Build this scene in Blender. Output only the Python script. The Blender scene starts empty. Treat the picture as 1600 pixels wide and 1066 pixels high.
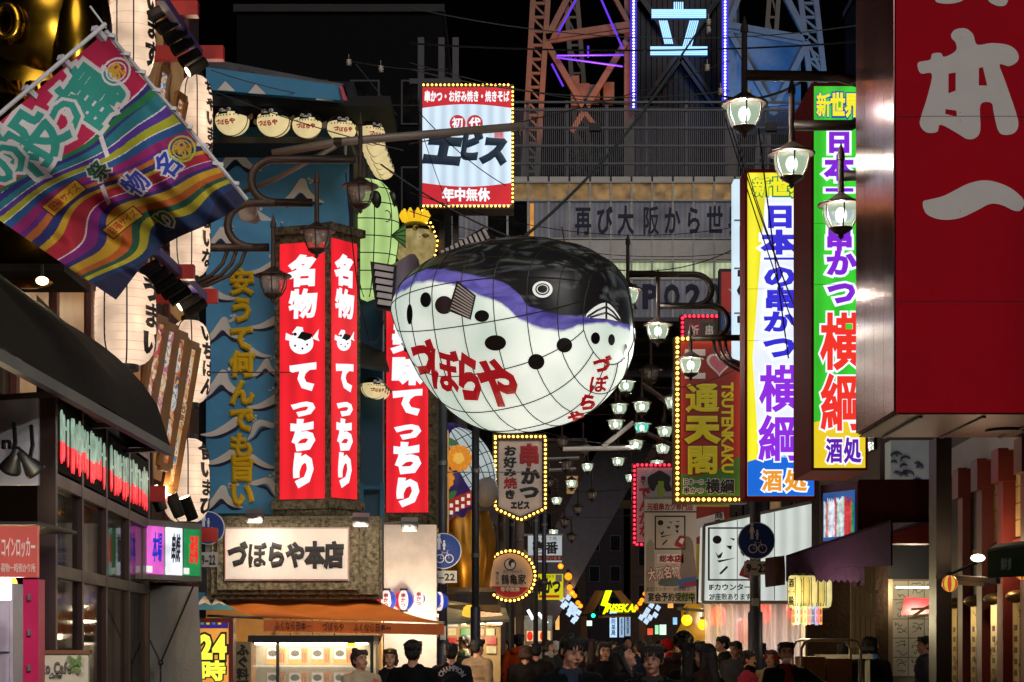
import bpy, bmesh, math, random
import numpy as np
from mathutils import Vector, Matrix, noise
from mathutils.bvhtree import BVHTree
from mathutils.geometry import tessellate_polygon
R = math.radians
rnd = random.Random(7)
sc = bpy.context.scene
C = sc.collection
# ------------------------------------------------------------------ camera
# level camera in the middle of the street, lens shifted upwards; the photograph is 1600 x 1066
F, HX, HY, CZ = 2800.0, 800.0, 1003.0, 1.6
cd = bpy.data.cameras.new('camera'); cam = bpy.data.objects.new('camera', cd); C.objects.link(cam)
cam.location = (0, 0, CZ); cam.rotation_euler = (R(90), 0, 0)
cd.sensor_width = 36.0; cd.lens = 36.0*F/1600.0
cd.shift_y = (HY-533.0)/1600.0
cd.clip_start = 0.1; cd.clip_end = 3000
sc.camera = cam
# ------------------------------------------------------------------ night sky and an added sun lamp for frontal fill
w = bpy.data.worlds.new('World'); sc.world = w; w.use_nodes = True
wn = w.node_tree; wn.nodes.clear()
sky = wn.nodes.new('ShaderNodeTexSky'); sky.sky_type = 'NISHITA'; sky.sun_disc = False
sky.sun_elevation = R(-4); sky.sun_rotation = R(160); sky.air_density = 1.5; sky.dust_density = 3
bg = wn.nodes.new('ShaderNodeBackground'); bg.inputs[1].default_value = 0.05
wo = wn.nodes.new('ShaderNodeOutputWorld')
wn.links.new(sky.outputs[0], bg.inputs[0]); wn.links.new(bg.outputs[0], wo.inputs[0])
sl = bpy.data.lights.new('fill_sun', 'SUN'); sl.energy = 0.85; sl.angle = R(25); sl.color = (1, .93, .88)
so = bpy.data.objects.new('fill_sun', sl); C.objects.link(so); so.rotation_euler = (R(58), 0, R(15)); so.location = (0, 0, 60)
sc.view_settings.view_transform = 'Standard'; sc.view_settings.look = 'None'
sc.view_settings.exposure = 0.0; sc.view_settings.gamma = 1.0; sc.view_settings.use_curve_mapping = False
sc.render.engine = 'CYCLES'
cy = sc.cycles
cy.use_denoising = True; cy.max_bounces = 4; cy.diffuse_bounces = 2; cy.glossy_bounces = 2; cy.transmission_bounces = 4
cy.use_adaptive_sampling = True; cy.adaptive_threshold = .02
cy.transparent_max_bounces = 8; cy.sample_clamp_indirect = 3.0; cy.caustics_reflective = False; cy.caustics_refractive = False
cy.use_light_tree = True

# ------------------------------------------------------------------ helpers
def P(px, py, d): return Vector(((px-HX)/F*d, d, CZ+(HY-py)/F*d))
def lin(h):
    if not isinstance(h, str): return tuple(h)
    h = h.lstrip('#'); o = []
    for i in (0, 2, 4):
        v = int(h[i:i+2], 16)/255.0
        o.append(v/12.92 if v <= .04045 else ((v+.055)/1.055)**2.4)
    return tuple(o)
MC = {}
def _mat(key):
    m = bpy.data.materials.new(key[0]); m.use_nodes = True
    return m, m.node_tree, m.node_tree.nodes['Principled BSDF']
def paint(col, rough=.55, metal=0., var=.18, scale=3., bump=0., bscale=40., coat=0., col2=None, trans=0., alpha=1.):
    """painted, metal, cloth or stone surface: noise breaks up colour and gloss, optional fine relief"""
    k = ('surface', col, rough, metal, var, scale, bump, bscale, coat, col2, trans, alpha)
    if k in MC: return MC[k]
    m, nt, b = _mat(k); c = lin(col); N = nt.nodes; L = nt.links
    tc = N.new('ShaderNodeTexCoord'); nz = N.new('ShaderNodeTexNoise')
    nz.inputs['Scale'].default_value = scale; nz.inputs['Detail'].default_value = 6; nz.inputs['Roughness'].default_value = .65
    L.new(tc.outputs['Object'], nz.inputs['Vector'])
    rp = N.new('ShaderNodeValToRGB'); e = rp.color_ramp.elements
    e[0].position = .3; e[1].position = .72
    c2 = lin(col2) if col2 else tuple(min(1, x*(1+var)) for x in c)
    e[0].color = tuple(x*(1-var) for x in c)+(1,); e[1].color = c2+(1,)
    L.new(nz.outputs[0], rp.inputs[0]); L.new(rp.outputs[0], b.inputs['Base Color'])
    mr = N.new('ShaderNodeMapRange'); mr.inputs[3].default_value = max(.03, rough-.12); mr.inputs[4].default_value = min(1, rough+.12)
    L.new(nz.outputs[0], mr.inputs[0]); L.new(mr.outputs[0], b.inputs['Roughness'])
    b.inputs['Metallic'].default_value = metal
    if rough >= .75: b.inputs['Specular IOR Level'].default_value = .12
    if coat: b.inputs['Coat Weight'].default_value = coat
    if trans: b.inputs['Transmission Weight'].default_value = trans
    if alpha < 1: b.inputs['Alpha'].default_value = alpha
    if bump:
        n2 = N.new('ShaderNodeTexNoise'); n2.inputs['Scale'].default_value = bscale; n2.inputs['Detail'].default_value = 4
        L.new(tc.outputs['Object'], n2.inputs['Vector'])
        bp = N.new('ShaderNodeBump'); bp.inputs['Strength'].default_value = min(1, bump); bp.inputs['Distance'].default_value = .02
        L.new(n2.outputs[0], bp.inputs['Height']); L.new(bp.outputs[0], b.inputs['Normal'])
    MC[k] = m; return m
def glow(col, s=1.0, var=.10, scale=2.5, rough=.35, base=.25, nee=None):
    """a lit thing: backlit acrylic, a bulb, a lamp glass; noise and bands in the strength imitate uneven backlight"""
    k = ('lit', col, s, var, scale, rough, base, nee)
    if k in MC: return MC[k]
    m, nt, b = _mat(k); m.cycles.emission_sampling = 'AUTO' if (nee or (nee is None and var and scale <= 3.3)) else 'NONE'; c = lin(col); N = nt.nodes; L = nt.links
    b.inputs['Base Color'].default_value = tuple(x*base for x in c)+(1,)
    b.inputs['Roughness'].default_value = rough
    b.inputs['Emission Color'].default_value = c+(1,)
    if var:
        tc = N.new('ShaderNodeTexCoord'); nz = N.new('ShaderNodeTexNoise'); nz.inputs['Scale'].default_value = scale
        L.new(tc.outputs['Object'], nz.inputs['Vector'])
        mr = N.new('ShaderNodeMapRange'); mr.inputs[1].default_value = .3; mr.inputs[2].default_value = .7
        mr.inputs[3].default_value = s*(1-var); mr.inputs[4].default_value = s*(1+var)
        L.new(nz.outputs[0], mr.inputs[0]); out = mr.outputs[0]
        if scale <= 1.6:   # bright bands put into the glow imitate tubes behind a big face
            wt_ = N.new('ShaderNodeTexWave'); wt_.bands_direction = 'X'; wt_.inputs['Scale'].default_value = 1.4; wt_.inputs['Distortion'].default_value = .3; L.new(tc.outputs['Object'], wt_.inputs['Vector'])
            m2 = N.new('ShaderNodeMapRange'); m2.inputs[3].default_value = .84; m2.inputs[4].default_value = 1.1; L.new(wt_.outputs[1], m2.inputs[0])
            mu = N.new('ShaderNodeMath'); mu.operation = 'MULTIPLY'; L.new(out, mu.inputs[0]); L.new(m2.outputs[0], mu.inputs[1]); out = mu.outputs[0]
        L.new(out, b.inputs['Emission Strength'])
    else: b.inputs['Emission Strength'].default_value = s
    MC[k] = m; return m
def printed(rough=.7, emit=0., name='print'):
    """flat print stored as face colours"""
    k = ('print', rough, emit, name)
    if k in MC: return MC[k]
    m, nt, b = _mat(k); a = nt.nodes.new('ShaderNodeAttribute'); a.attribute_name = 'print'
    nt.links.new(a.outputs['Color'], b.inputs['Base Color']); b.inputs['Roughness'].default_value = rough
    if emit:
        nt.links.new(a.outputs['Color'], b.inputs['Emission Color']); b.inputs['Emission Strength'].default_value = emit
    MC[k] = m; return m
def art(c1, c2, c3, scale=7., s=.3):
    """a painted picture in patches of three colours; a glow stands in for lamplight"""
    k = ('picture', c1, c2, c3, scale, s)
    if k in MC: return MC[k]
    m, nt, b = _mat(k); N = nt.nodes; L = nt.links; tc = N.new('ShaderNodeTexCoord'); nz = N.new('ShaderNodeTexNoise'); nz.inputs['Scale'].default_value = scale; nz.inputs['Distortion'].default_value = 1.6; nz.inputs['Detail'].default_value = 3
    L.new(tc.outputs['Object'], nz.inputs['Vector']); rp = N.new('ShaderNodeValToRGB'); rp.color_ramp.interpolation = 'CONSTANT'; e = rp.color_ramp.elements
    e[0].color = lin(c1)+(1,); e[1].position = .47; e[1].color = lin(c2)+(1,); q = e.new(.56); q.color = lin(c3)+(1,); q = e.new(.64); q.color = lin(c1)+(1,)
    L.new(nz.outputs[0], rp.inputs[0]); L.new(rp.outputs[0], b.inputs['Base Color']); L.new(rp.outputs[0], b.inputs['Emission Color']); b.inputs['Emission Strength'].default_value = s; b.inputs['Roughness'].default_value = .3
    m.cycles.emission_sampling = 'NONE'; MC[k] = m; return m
def glassy(col='#ffffff', rough=.05, alpha=.25):
    k = ('glass', col, rough, alpha)
    if k in MC: return MC[k]
    m, nt, b = _mat(k); b.inputs['Base Color'].default_value = lin(col)+(1,); b.inputs['Roughness'].default_value = rough
    b.inputs['Alpha'].default_value = alpha; b.inputs['Specular IOR Level'].default_value = .8
    MC[k] = m; return m

WL = {}
def wl(o): return WL.get(o.name, Vector((0, 0, 0))) if o else Vector((0, 0, 0))
def tag(o, label=None, cat=None, group=None, kind=None):
    if label: o['label'] = label
    if cat: o['category'] = cat
    if group: o['group'] = group
    if kind: o['kind'] = kind
    return o
def thing(name, label, cat, loc, group=None):
    o = bpy.data.objects.new(name, None); C.objects.link(o); o.location = loc; o.empty_display_size = .1
    WL[o.name] = Vector(loc); return tag(o, label, cat, group)
class MB:
    def __init__(s): s.v = []; s.f = []; s.mi = []; s.k = 0
    def add(s, vs, fs):
        n = len(s.v); s.v += [tuple(p) for p in vs]; s.f += [tuple(i+n for i in f) for f in fs]; s.mi += [s.k]*len(fs); return s
    def box(s, a, b, M=None):
        x0, y0, z0 = a; x1, y1, z1 = b
        vs = [Vector(p) for p in ((x0, y0, z0), (x1, y0, z0), (x1, y1, z0), (x0, y1, z0), (x0, y0, z1), (x1, y0, z1), (x1, y1, z1), (x0, y1, z1))]
        if M: vs = [M @ p for p in vs]
        return s.add(vs, [(0, 3, 2, 1), (4, 5, 6, 7), (0, 1, 5, 4), (1, 2, 6, 5), (2, 3, 7, 6), (3, 0, 4, 7)])
    def bar(s, p, q, wd, h=None, up=(0, 0, 1)):
        p, q = Vector(p), Vector(q); d = q-p; L = d.length; d.normalize(); h = h or wd
        x = d.cross(Vector(up))
        if x.length < 1e-3: x = d.cross(Vector((0, 1, 0)))
        x.normalize(); z = x.cross(d)
        M = Matrix((x, d, z)).transposed().to_4x4(); M.translation = p
        return s.box((-wd/2, 0, -h/2), (wd/2, L, h/2), M)
    def tube(s, pts, r, n=8, cap=True):
        pts = [Vector(p) for p in pts]; m = len(pts); rs = r if isinstance(r, (list, tuple)) else [r]*m
        x = None; rings = []; base = len(s.v); vs = []; fs = []
        for i, p in enumerate(pts):
            t = (pts[min(i+1, m-1)]-pts[max(i-1, 0)]).normalized()
            if x is None:
                x = t.cross(Vector((0, 0, 1)))
                if x.length < 1e-3: x = t.cross(Vector((1, 0, 0)))
            x = (x-t*x.dot(t)).normalized(); y = t.cross(x)
            for j in range(n):
                a = 2*math.pi*j/n; vs.append(p+(x*math.cos(a)+y*math.sin(a))*rs[i])
        for i in range(m-1):
            for j in range(n):
                k = (j+1) % n; fs.append((i*n+j, i*n+k, (i+1)*n+k, (i+1)*n+j))
        if cap: fs += [tuple(range(n))[::-1], tuple(range((m-1)*n, m*n))]
        return s.add(vs, fs)
    def lathe(s, prof, c=(0, 0, 0), n=16, M=None):
        c = Vector(c); vs = []; fs = []; m = len(prof)
        for r, z in prof:
            for j in range(n):
                a = 2*math.pi*j/n; p = Vector((r*math.cos(a), r*math.sin(a), z)); vs.append((M @ p if M else p)+c)
        for i in range(m-1):
            for j in range(n):
                k = (j+1) % n; fs.append((i*n+j, i*n+k, (i+1)*n+k, (i+1)*n+j))
        fs += [tuple(range(n))[::-1], tuple(range((m-1)*n, m*n))]
        return s.add(vs, fs)
    def ball(s, c, r, nu=16, nv=10, M=None):
        r = (r, r, r) if not isinstance(r, (tuple, list)) else r; c = Vector(c); vs = []; fs = []
        for i in range(nv+1):
            t = math.pi*i/nv
            for j in range(nu):
                a = 2*math.pi*j/nu; p = Vector((r[0]*math.sin(t)*math.cos(a), r[1]*math.sin(t)*math.sin(a), r[2]*math.cos(t)))
                vs.append((M @ p if M else p)+c)
        for i in range(nv):
            for j in range(nu):
                k = (j+1) % nu; fs.append((i*nu+j, (i+1)*nu+j, (i+1)*nu+k, i*nu+k))
        return s.add(vs, fs)
    def prism(s, pts, off):
        """outline (3D points, counter-clockwise seen from its front) pushed back by the vector off"""
        pts = [Vector(p) for p in pts]; off = Vector(off); n = len(pts)
        tri = tessellate_polygon([pts]); nrm = Vector((0, 0, 0))
        for i in range(n): nrm += pts[i].cross(pts[(i+1) % n])
        flip = nrm.dot(off) > 0
        fs = []
        for t in tri:
            a, b, c = t; k = (pts[b]-pts[a]).cross(pts[c]-pts[a]).dot(off)
            t = (a, b, c) if k < 0 else (a, c, b)
            fs.append(t); fs.append(tuple(i+n for i in t[::-1]))
        for i in range(n):
            j = (i+1) % n; fs.append((j, i, i+n, j+n) if not flip else (i, j, j+n, i+n))
        return s.add(pts+[p+off for p in pts], fs)
    def build(s, name, mat, parent=None, smooth=False, loc=None):
        V = np.array(s.v, dtype=np.float64).reshape(-1, 3)
        if parent is not None: L = wl(parent)
        elif loc is not None: L = Vector(loc)
        else: L = Vector((V[:, 0].min()/2+V[:, 0].max()/2, V[:, 1].min()/2+V[:, 1].max()/2, V[:, 2].min()))
        me = bpy.data.meshes.new(name); me.from_pydata((V-np.array(L)).tolist(), [], s.f)
        for m in (mat if isinstance(mat, list) else [mat]): me.materials.append(m)
        if any(s.mi): me.polygons.foreach_set('material_index', s.mi)
        if smooth: me.polygons.foreach_set('use_smooth', [True]*len(me.polygons))
        me.update()
        o = bpy.data.objects.new(name, me); C.objects.link(o)
        if parent is not None: o.parent = parent
        else: o.location = L
        WL[o.name] = Vector(L); return o
def share(src, parent, loc, scale=None, rz=0., name=None):
    """another piece with the same mesh data; loc is in world space"""
    o = bpy.data.objects.new(name or src.name.split('.')[0], src.data); C.objects.link(o)
    o.parent = parent; o.location = Vector(loc)-wl(parent)
    if scale: o.scale = scale if isinstance(scale, (tuple, list)) else (scale,)*3
    o.rotation_euler = (0, 0, rz); return o
def copy_tree(o, loc=None, parent=None, rz=None):
    c = o.copy(); C.objects.link(c)
    if parent is not None: c.parent = parent
    if loc is not None: c.location = loc
    if rz is not None: c.rotation_euler = (0, 0, rz)
    WL[c.name] = Vector(c.location)
    for ch in list(o.children): copy_tree(ch, None, c)
    return c
# ---- vertical planes addressed by photo coordinates: a sign on one is a real rectangle in the place
class Pl:
    def __init__(s, px, d, yaw=0.):
        s.o = Vector(((px-HX)/F*d, d)); a = R(yaw); s.U = Vector((math.cos(a), math.sin(a))); s.N = Vector((math.sin(a), -math.cos(a)))
    def d(s, px):
        k = (px-HX)/F; return s.o.dot(s.N)/(k*s.N.x+s.N.y)
    def pt(s, px, py, off=0.):
        p = P(px, py, s.d(px)); return p+Vector((s.N.x, s.N.y, 0))*off
    def u(s, px):
        d = s.d(px); return (Vector(((px-HX)/F*d, d))-s.o).dot(s.U)
    def rect(s, x0, y0, x1, y1):
        """plane rectangle (u0, z0, u1, z1) for a photo rectangle; height read at its middle"""
        dm = s.d((x0+x1)/2); return s.u(x0), CZ+(HY-y1)/F*dm, s.u(x1), CZ+(HY-y0)/F*dm
    def at(s, u, z, off=0.):
        q = s.o+s.U*u+s.N*off; return Vector((q.x, q.y, z))
    def n3(s, k=1.): return Vector((s.N.x, s.N.y, 0))*k
def slab(mb, pl, x0, y0, x1, y1, off=0., th=.02):
    """rectangular board on a plane, its front off in front of the plane, th thick"""
    u0, z0, u1, z1 = pl.rect(x0, y0, x1, y1)
    return mb.prism([pl.at(u0, z0, off), pl.at(u1, z0, off), pl.at(u1, z1, off), pl.at(u0, z1, off)], pl.n3(-th))
def shape(mb, pl, pts, off=0., th=.004, smooth=0):
    if smooth: pts = catmull(pts, smooth)
    q = [pl.pt(x, y, off) for x, y in pts]
    return mb.prism(q, pl.n3(-th))
def catmull(pts, n=4, closed=True):
    o = []; m = len(pts)
    for i in range(m if closed else m-1):
        g = (lambda k: pts[k % m]) if closed else (lambda k: pts[min(max(k, 0), m-1)])
        a, b, c, d = [np.array(g(i+k), dtype=float) for k in (-1, 0, 1, 2)]
        for j in range(n):
            t = j/n; o.append(tuple(.5*((2*b)+(c-a)*t+(2*a-5*b+4*c-d)*t*t+(3*b-a-3*c+d)*t**3)))
    if not closed: o.append(tuple(pts[-1]))
    return o
def ell(cx, cy, rx, ry, n=24, a0=0.): return [(cx+rx*math.cos(a0-2*math.pi*i/n), cy+ry*math.sin(a0-2*math.pi*i/n)) for i in range(n)]
# ---- lettering: glyph outlines of the built-in font, swollen into heavy strokes
GC = {}
def glyph(ch, b):
    k = (ch, b)
    if k not in GC:
        cu = bpy.data.curves.new('t', 'FONT'); cu.body = ch; cu.resolution_u = 2
        if b: cu.bevel_depth = b; cu.bevel_resolution = 0
        o = bpy.data.objects.new('t', cu); me = o.to_mesh()
        V = np.array([v.co[:] for v in me.vertices], dtype=float).reshape(-1, 3); fs = [tuple(p.vertices) for p in me.polygons]
        o.to_mesh_clear(); bpy.data.objects.remove(o); bpy.data.curves.remove(cu)
        GC[k] = (V, fs)
    return GC[k]
def cjk(ch): return ord(ch) > 0x2e7f or ch in '・－'
def lay(s, vert):
    """cells (char, x, y) in em units with y up, plus overall box"""
    out = []
    if vert:
        for i, ch in enumerate(s): out.append((ch, 0., -float(i)))
        return out, (0.0, -len(s)+.88, 1.0, .88)
    x = 0.
    for ch in s:
        if ch == ' ': x += .4; continue
        if cjk(ch): out.append((ch, x, 0.)); x += 1.
        else:
            V, _ = glyph(ch, 0.); w_ = V[:, 0].max() if len(V) else .3; l_ = V[:, 0].min() if len(V) else 0.
            out.append((ch, x-l_+.04, 0.)); x += w_-l_+.10
    lo = -.12 if any(cjk(c) for c in s) else 0.; hi = .88 if any(cjk(c) for c in s) else .73
    return out, (0., lo, max(x, .1), hi)
def text(name, s, pl, rect, mat, parent, bold=.03, vert=False, off=.006, th=.003, slant=0., px=True, rot=0., fn=None, arch=0., thin=True):
    """one line of lettering on a plane; rect in photo pixels; or fn(a, b, z) maps unit coords to a surface"""
    if fn is None:
        u0, z0, u1, z1 = pl.rect(*rect) if px else rect
    cells, (x0, y0, x1, y1) = lay(s, vert); mb = MB()
    ca, sa = math.cos(R(rot)), math.sin(R(rot))
    for ch, ox, oy in cells:
        bd = bold
        if thin and bold: bd = round(bold*min(1., max(.35, 42./max(1, len(glyph(ch, 0.)[0])))), 3)
        V, fs = glyph(ch, bd)
        if not len(V): continue
        z = V[:, 2]/bd if bold else np.zeros(len(V)); vs = []
        for (x, y, _), zz in zip(V, z):
            a = (x+ox-x0)/(x1-x0); b = (y+oy-y0)/(y1-y0); a += slant*(b-.5)
            if rot:
                cx_, cy_ = a-.5, b-.5; asp = 1. if fn else (z1-z0)/(u1-u0)
                a, b = .5+cx_*ca-cy_*sa*asp, .5+cx_*sa/asp+cy_*ca
            if arch: b += arch*(1-(2*a-1)**2)
            o_ = off+th*zz
            vs.append(fn(a, b, o_) if fn else pl.at(u0+(u1-u0)*a, z0+(z1-z0)*b, o_))
        mb.add(vs, fs)
    return mb.build(name, mat, parent)
def arc_pts(c, r, a0, a1, n, ax, ay):
    return [Vector(c)+Vector(ax)*(r*math.cos(R(a0+(a1-a0)*i/n)))+Vector(ay)*(r*math.sin(R(a0+(a1-a0)*i/n))) for i in range(n+1)]
def sag(p, q, s_, n=14):
    p, q = Vector(p), Vector(q)
    return [p.lerp(q, i/n)-Vector((0, 0, s_*4*(i/n)*(1-i/n))) for i in range(n+1)]
def lamp(name, kind, loc, energy, col, size=.1, parent=None, rot=None, spot=None):
    l = bpy.data.lights.new(name, kind); l.energy = energy; l.color = col
    if kind == 'AREA': l.size = size
    else: l.shadow_soft_size = size
    if spot: l.spot_size = R(spot); l.spot_blend = .6
    o = bpy.data.objects.new(name, l); C.objects.link(o)
    if parent is not None: o.parent = parent; o.location = Vector(loc)-wl(parent)
    else: o.location = loc
    if rot is not None: o.rotation_euler = rot
    return o
def aim(p, q): return (Vector(q)-Vector(p)).to_track_quat('-Z', 'Y').to_euler()
# common surfaces
BLACK = paint('#141414', .5); IRON = paint('#3a2c26', .45, .3, bump=.2); STEEL = paint('#8b8b8a', .4, .6)
POLE = paint('#40404a', .45, .3, .25); WHITE = paint('#e6e2da', .5, var=.06); DARK = paint('#0c0c0e', .6); CABLE = paint('#101012', .5)
BULB = glow('#ffb648', 6., 0., nee=True); REDLED = glow('#ff2038', 5., 0., nee=True)
ORD = 'first second third fourth fifth sixth seventh eighth ninth tenth eleventh twelfth'.split()
def bulbs(parent, pts, r, mat, socket=None):
    """light bulbs along a sign edge: each its own piece, one shared mesh"""
    first = None
    for p in pts:
        if first is None:
            first = MB().ball((0, 0, 0), 1., 7, 4).build('bulb', mat, None, True, (0, 0, 0)); first.parent = parent
            o = first; o.location = Vector(p)-wl(parent); o.scale = (r*.78,)*3
        else: share(first, parent, p, r*.78)
def along(pts, step):
    """points every step along a polyline"""
    out = []; carry = 0.
    for a, b in zip(pts[:-1], pts[1:]):
        a, b = Vector(a), Vector(b); L = (b-a).length; t = carry
        while t < L: out.append(a.lerp(b, t/L)); t += step
        carry = t-L
    return out
# ------------------------------------------------------------------ the ground
def sheet(name, pts, z, mat, th=0.):
    mb = MB()
    if th: mb.prism([(x, y, z) for x, y in pts], (0, 0, -th))
    else: mb.add([(x, y, z) for x, y in pts], [tuple(range(len(pts)))])
    return tag(mb.build(name, mat, None, False, (0, 0, 0)), kind='structure')
def LX(y): return -2.9+.055*y
def RX(y): return 2.85+.052*y
sheet('ground', [(-900, -400), (900, -400), (900, 1500), (-900, 1500)], -.02, paint('#4a4846', .8, var=.25, bump=.3, bscale=60))
sheet('road', [(LX(-20)-.2, -20), (RX(-20)+.2, -20), (RX(200)+.2, 200), (LX(200)-.2, 200)], -.01, paint('#5a5450', .55, var=.3, scale=1.5, bump=.4, bscale=25), .005)
for nm, fx, s in (('pavement_left', LX, -1), ('pavement_right', RX, 1)):
    sheet(nm, [(fx(-20)-s*.5, -20), (fx(-20)+s*2.2, -20), (fx(140)+s*2.2, 140), (fx(140)-s*.5, 140)][::s], .1, paint('#8a8078', .7, var=.2, bump=.3), .11)

# ------------------------------------------------------------------ tower behind the street
TD = 88.
tw = thing('lattice_tower', 'steel lattice tower with coloured legs rising above the street', 'tower', P(1063, 1003, TD)-Vector((0, 0, CZ)))
TS = paint('#6a635c', .55, .1, .25)
def beam(a, b, wd=.22, d1=TD, d2=None, mat=None, nm='beam'):
    return MB().bar(P(*a, d1), P(*b, d2 or d1), wd).build(nm, mat or TS, tw)
def trussleg(tx0, tx1, bx0, bx1, yt, yb, n, d):
    for (a, b) in ((tx0, bx0), (tx1, bx1)):
        beam((a, yt), (b, yb), .26, d)
    lp = lambda x0, x1, t: x0+(x1-x0)*t
    for i in range(n):
        t0, t1 = i/n, (i+1)/n; ya, yb_ = lp(yt, yb, t0), lp(yt, yb, t1)
        beam((lp(tx0, bx0, t0), ya), (lp(tx1, bx1, t0), ya), .13, d, None, None, 'lacing')
        beam((lp(tx0, bx0, t0), ya), (lp(tx1, bx1, t1), yb_), .1, d, None, None, 'lacing')
trussleg(836, 860, 817, 838, -60, 290, 16, TD)
trussleg(1244, 1268, 1284, 1306, -60, 290, 16, TD)
trussleg(880, 897, 905, 925, -60, 290, 8, TD+16)
trussleg(1206, 1220, 1180, 1196, -60, 290, 8, TD+16)
for a, b, wd in (((853, 59), (986, 39), .3), ((853, 66), (986, 48), .16), ((853, 64), (890, -8), .3), ((853, 66), (916, 175), .3),
                 ((978, 66), (910, 178), .3), ((912, 176), (893, 207), .26), ((915, 178), (932, 200), .22), ((958, -8), (988, 48), .2),
                 ((905, -8), (860, 64), .14), ((1138, 40), (1262, 62), .3), ((1138, 48), (1262, 70), .16), ((1226, -8), (1262, 62), .3),
                 ((1156, -8), (1138, 40), .26), ((1140, 52), (1212, 180), .26), ((1262, 66), (1205, 180), .3), ((1262, 66), (1300, 150), .14)):
    beam(a, b, wd)
for i in range(11):
    t = i/10; beam((856+t*128, 65-t*18), (856+t*128+6*(1 if i % 2 else -1), 59-t*20), .1, TD, None, None, 'lacing')
    beam((1140+t*120, 48+t*20), (1140+t*120+6*(1 if i % 2 else -1), 41+t*20), .1, TD, None, None, 'lacing')
NV = glow('#6a3cff', .9, 0.)
for a, b in (((938, -4), (973, 76)), ((870, 87), (975, 86)), ((870, 90), (973, 104)), ((919, 72), (919, 90)), ((862, 100), (880, 135)), ((902, -4), (872, 52))):
    MB().tube([P(*a, TD-.4), P(*b, TD-.4)], .05, 6).build('neon_tube', NV, tw)
mb = MB(); mb.box(P(990, 330, TD+3), P(1133, -80, TD+9)); mb.build('lift_shaft', paint('#181a1f', .6, .3), tw)
for i in range(17):   # cladding boards of the shaft
    x = 993+i*8.5; mb = MB(); mb.box(P(x, 330, TD+2.9), P(x+6.5, -80, TD+3.02)); mb.build('cladding_panel', paint('#1a1c22', .5, .4), tw)
for a, b in (((1000, -5), (1125, 170)), ((1125, -5), (1000, 170)), ((1000, 180), (1063, 92)), ((1125, 180), (1063, 92))):
    beam(a, b, .25, TD+2.6, None, paint('#30343c', .5, .4))
for x in (983, 1142):
    beam((x, -60), (x, 300), .5, TD+.4)
LED = glow('#5a4cff', 6., 0.); LED_HALO = glow('#1c12c8', .9, .1)
for x, yb in ((990, 167), (1133, 158)):
    slab(MB(), Pl(x, TD-.3), x-5, -20, x+5, yb+3, 0, .1).build('halo_strip', LED_HALO, tw)  # glowing strip added to imitate the halo round the LEDs
    bulbs(tw, [P(x, yb-5.*i, TD-.36) for i in range(36)], .075, glow('#b9b0ff', 5., 0.))
NE = glow('#a9dcff', 1.5, .0)
for pts in ([(1018, 15), (1103, 15), (1103, 29), (1018, 29)], [(1052, 4), (1068, 4), (1068, 15), (1052, 15)], [(1029, 33), (1043, 33), (1052, 69), (1038, 69)],
            [(1077, 33), (1092, 33), (1081, 73), (1066, 73)], [(1016, 73), (1105, 73), (1105, 87), (1016, 87)]):
    pl = Pl(1060, TD-1); n = 5; (x0, y0), (x1, y1), (x2, y2), (x3, y3) = pts
    st = shape(MB(), pl, pts[::-1], 0, .2).build('stroke_panel', glow('#2c5da0', .22, 0.), tw)
    horiz = abs(x1-x0) > 40
    for i in range(n):
        t = (i+.5)/n
        if horiz: a, b = (x0, y0+(y3-y0)*t), (x1, y1+(y2-y1)*t)
        else: a, b = (x0+(x1-x0)*t, y0), (x3+(x2-x3)*t, y3)
        MB().tube([pl.pt(*a, .05), pl.pt(*b, .05)], .036, 6).build('neon_tube', glow('#9fd4ff', 1.5, 0.), st)
mb = MB(); mb.box(P(1142, 175, TD+2), P(1232, 92, TD+6)); mb.build('machine_room', paint('#6d7880', .6, .3), tw)
for i, (x0, y0, x1, y1) in enumerate(((892, 128, 904, 165), (905, 140, 920, 155), (922, 142, 936, 155), (943, 138, 958, 156))):
    mb = MB(); mb.box(P(x0, y1, TD+1), P(x1, y0, TD+2)); mb.build('cabinet', TS, tw)
for nm, px, col, tgt, e in (('warm', 930, (1, .22, .07), (860, 40), 3600), ('blue', 1205, (.06, .34, 1), (1250, 40), 4600)):
    q = P(px, 205, TD-7); t = thing('floodlight', f'{"orange" if nm=="warm" else "blue"} floodlight on the terrace below the tower leg', 'floodlight', q)
    MB().box(q+Vector((-.25, -.1, 0)), q+Vector((.25, .25, .35))).build('housing', BLACK, t)
    lamp('flood_beam', 'SPOT', q+Vector((0, .4, .5)), e, col, .3, t, aim(q, P(*tgt, TD)), 84)
# ------------------------------------------------------------------ the hall that bridges the street under the tower
HD = 80.
hl = thing('hall_building', 'grey office hall with window bands spanning the street under the tower', 'building', P(1000, 1003, HD)-Vector((0, 0, CZ)))
hp = Pl(1000, HD)
mb = MB(); mb.box(P(640, 500, HD+.3), P(1335, 276, HD+.3)+Vector((0, 14, 0))); mb.build('wall', paint('#3a3a40', .6), hl)
mb = MB(); mb.box(P(630, 502, HD-.2), P(1345, 496, HD-.2)+Vector((0, 15, 0))); mb.build('floor_slab', paint('#55545a', .7), hl)
MUL = paint('#c4c2bc', .5, .05); PAN = paint('#dedad4', .6, 0., .12); GLW = glow('#a98350', .45, .55, 2.2); GLC = glow('#b8c49c', .75, .45, 1.); FILM = glow('#66646a', .6, .35, .7, .2)  # FILM carries a low glow standing in for light falling on the panes
DKG = paint('#16161a', .12, 0, .3); cols = [696+32.3*i for i in range(20)]
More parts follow.
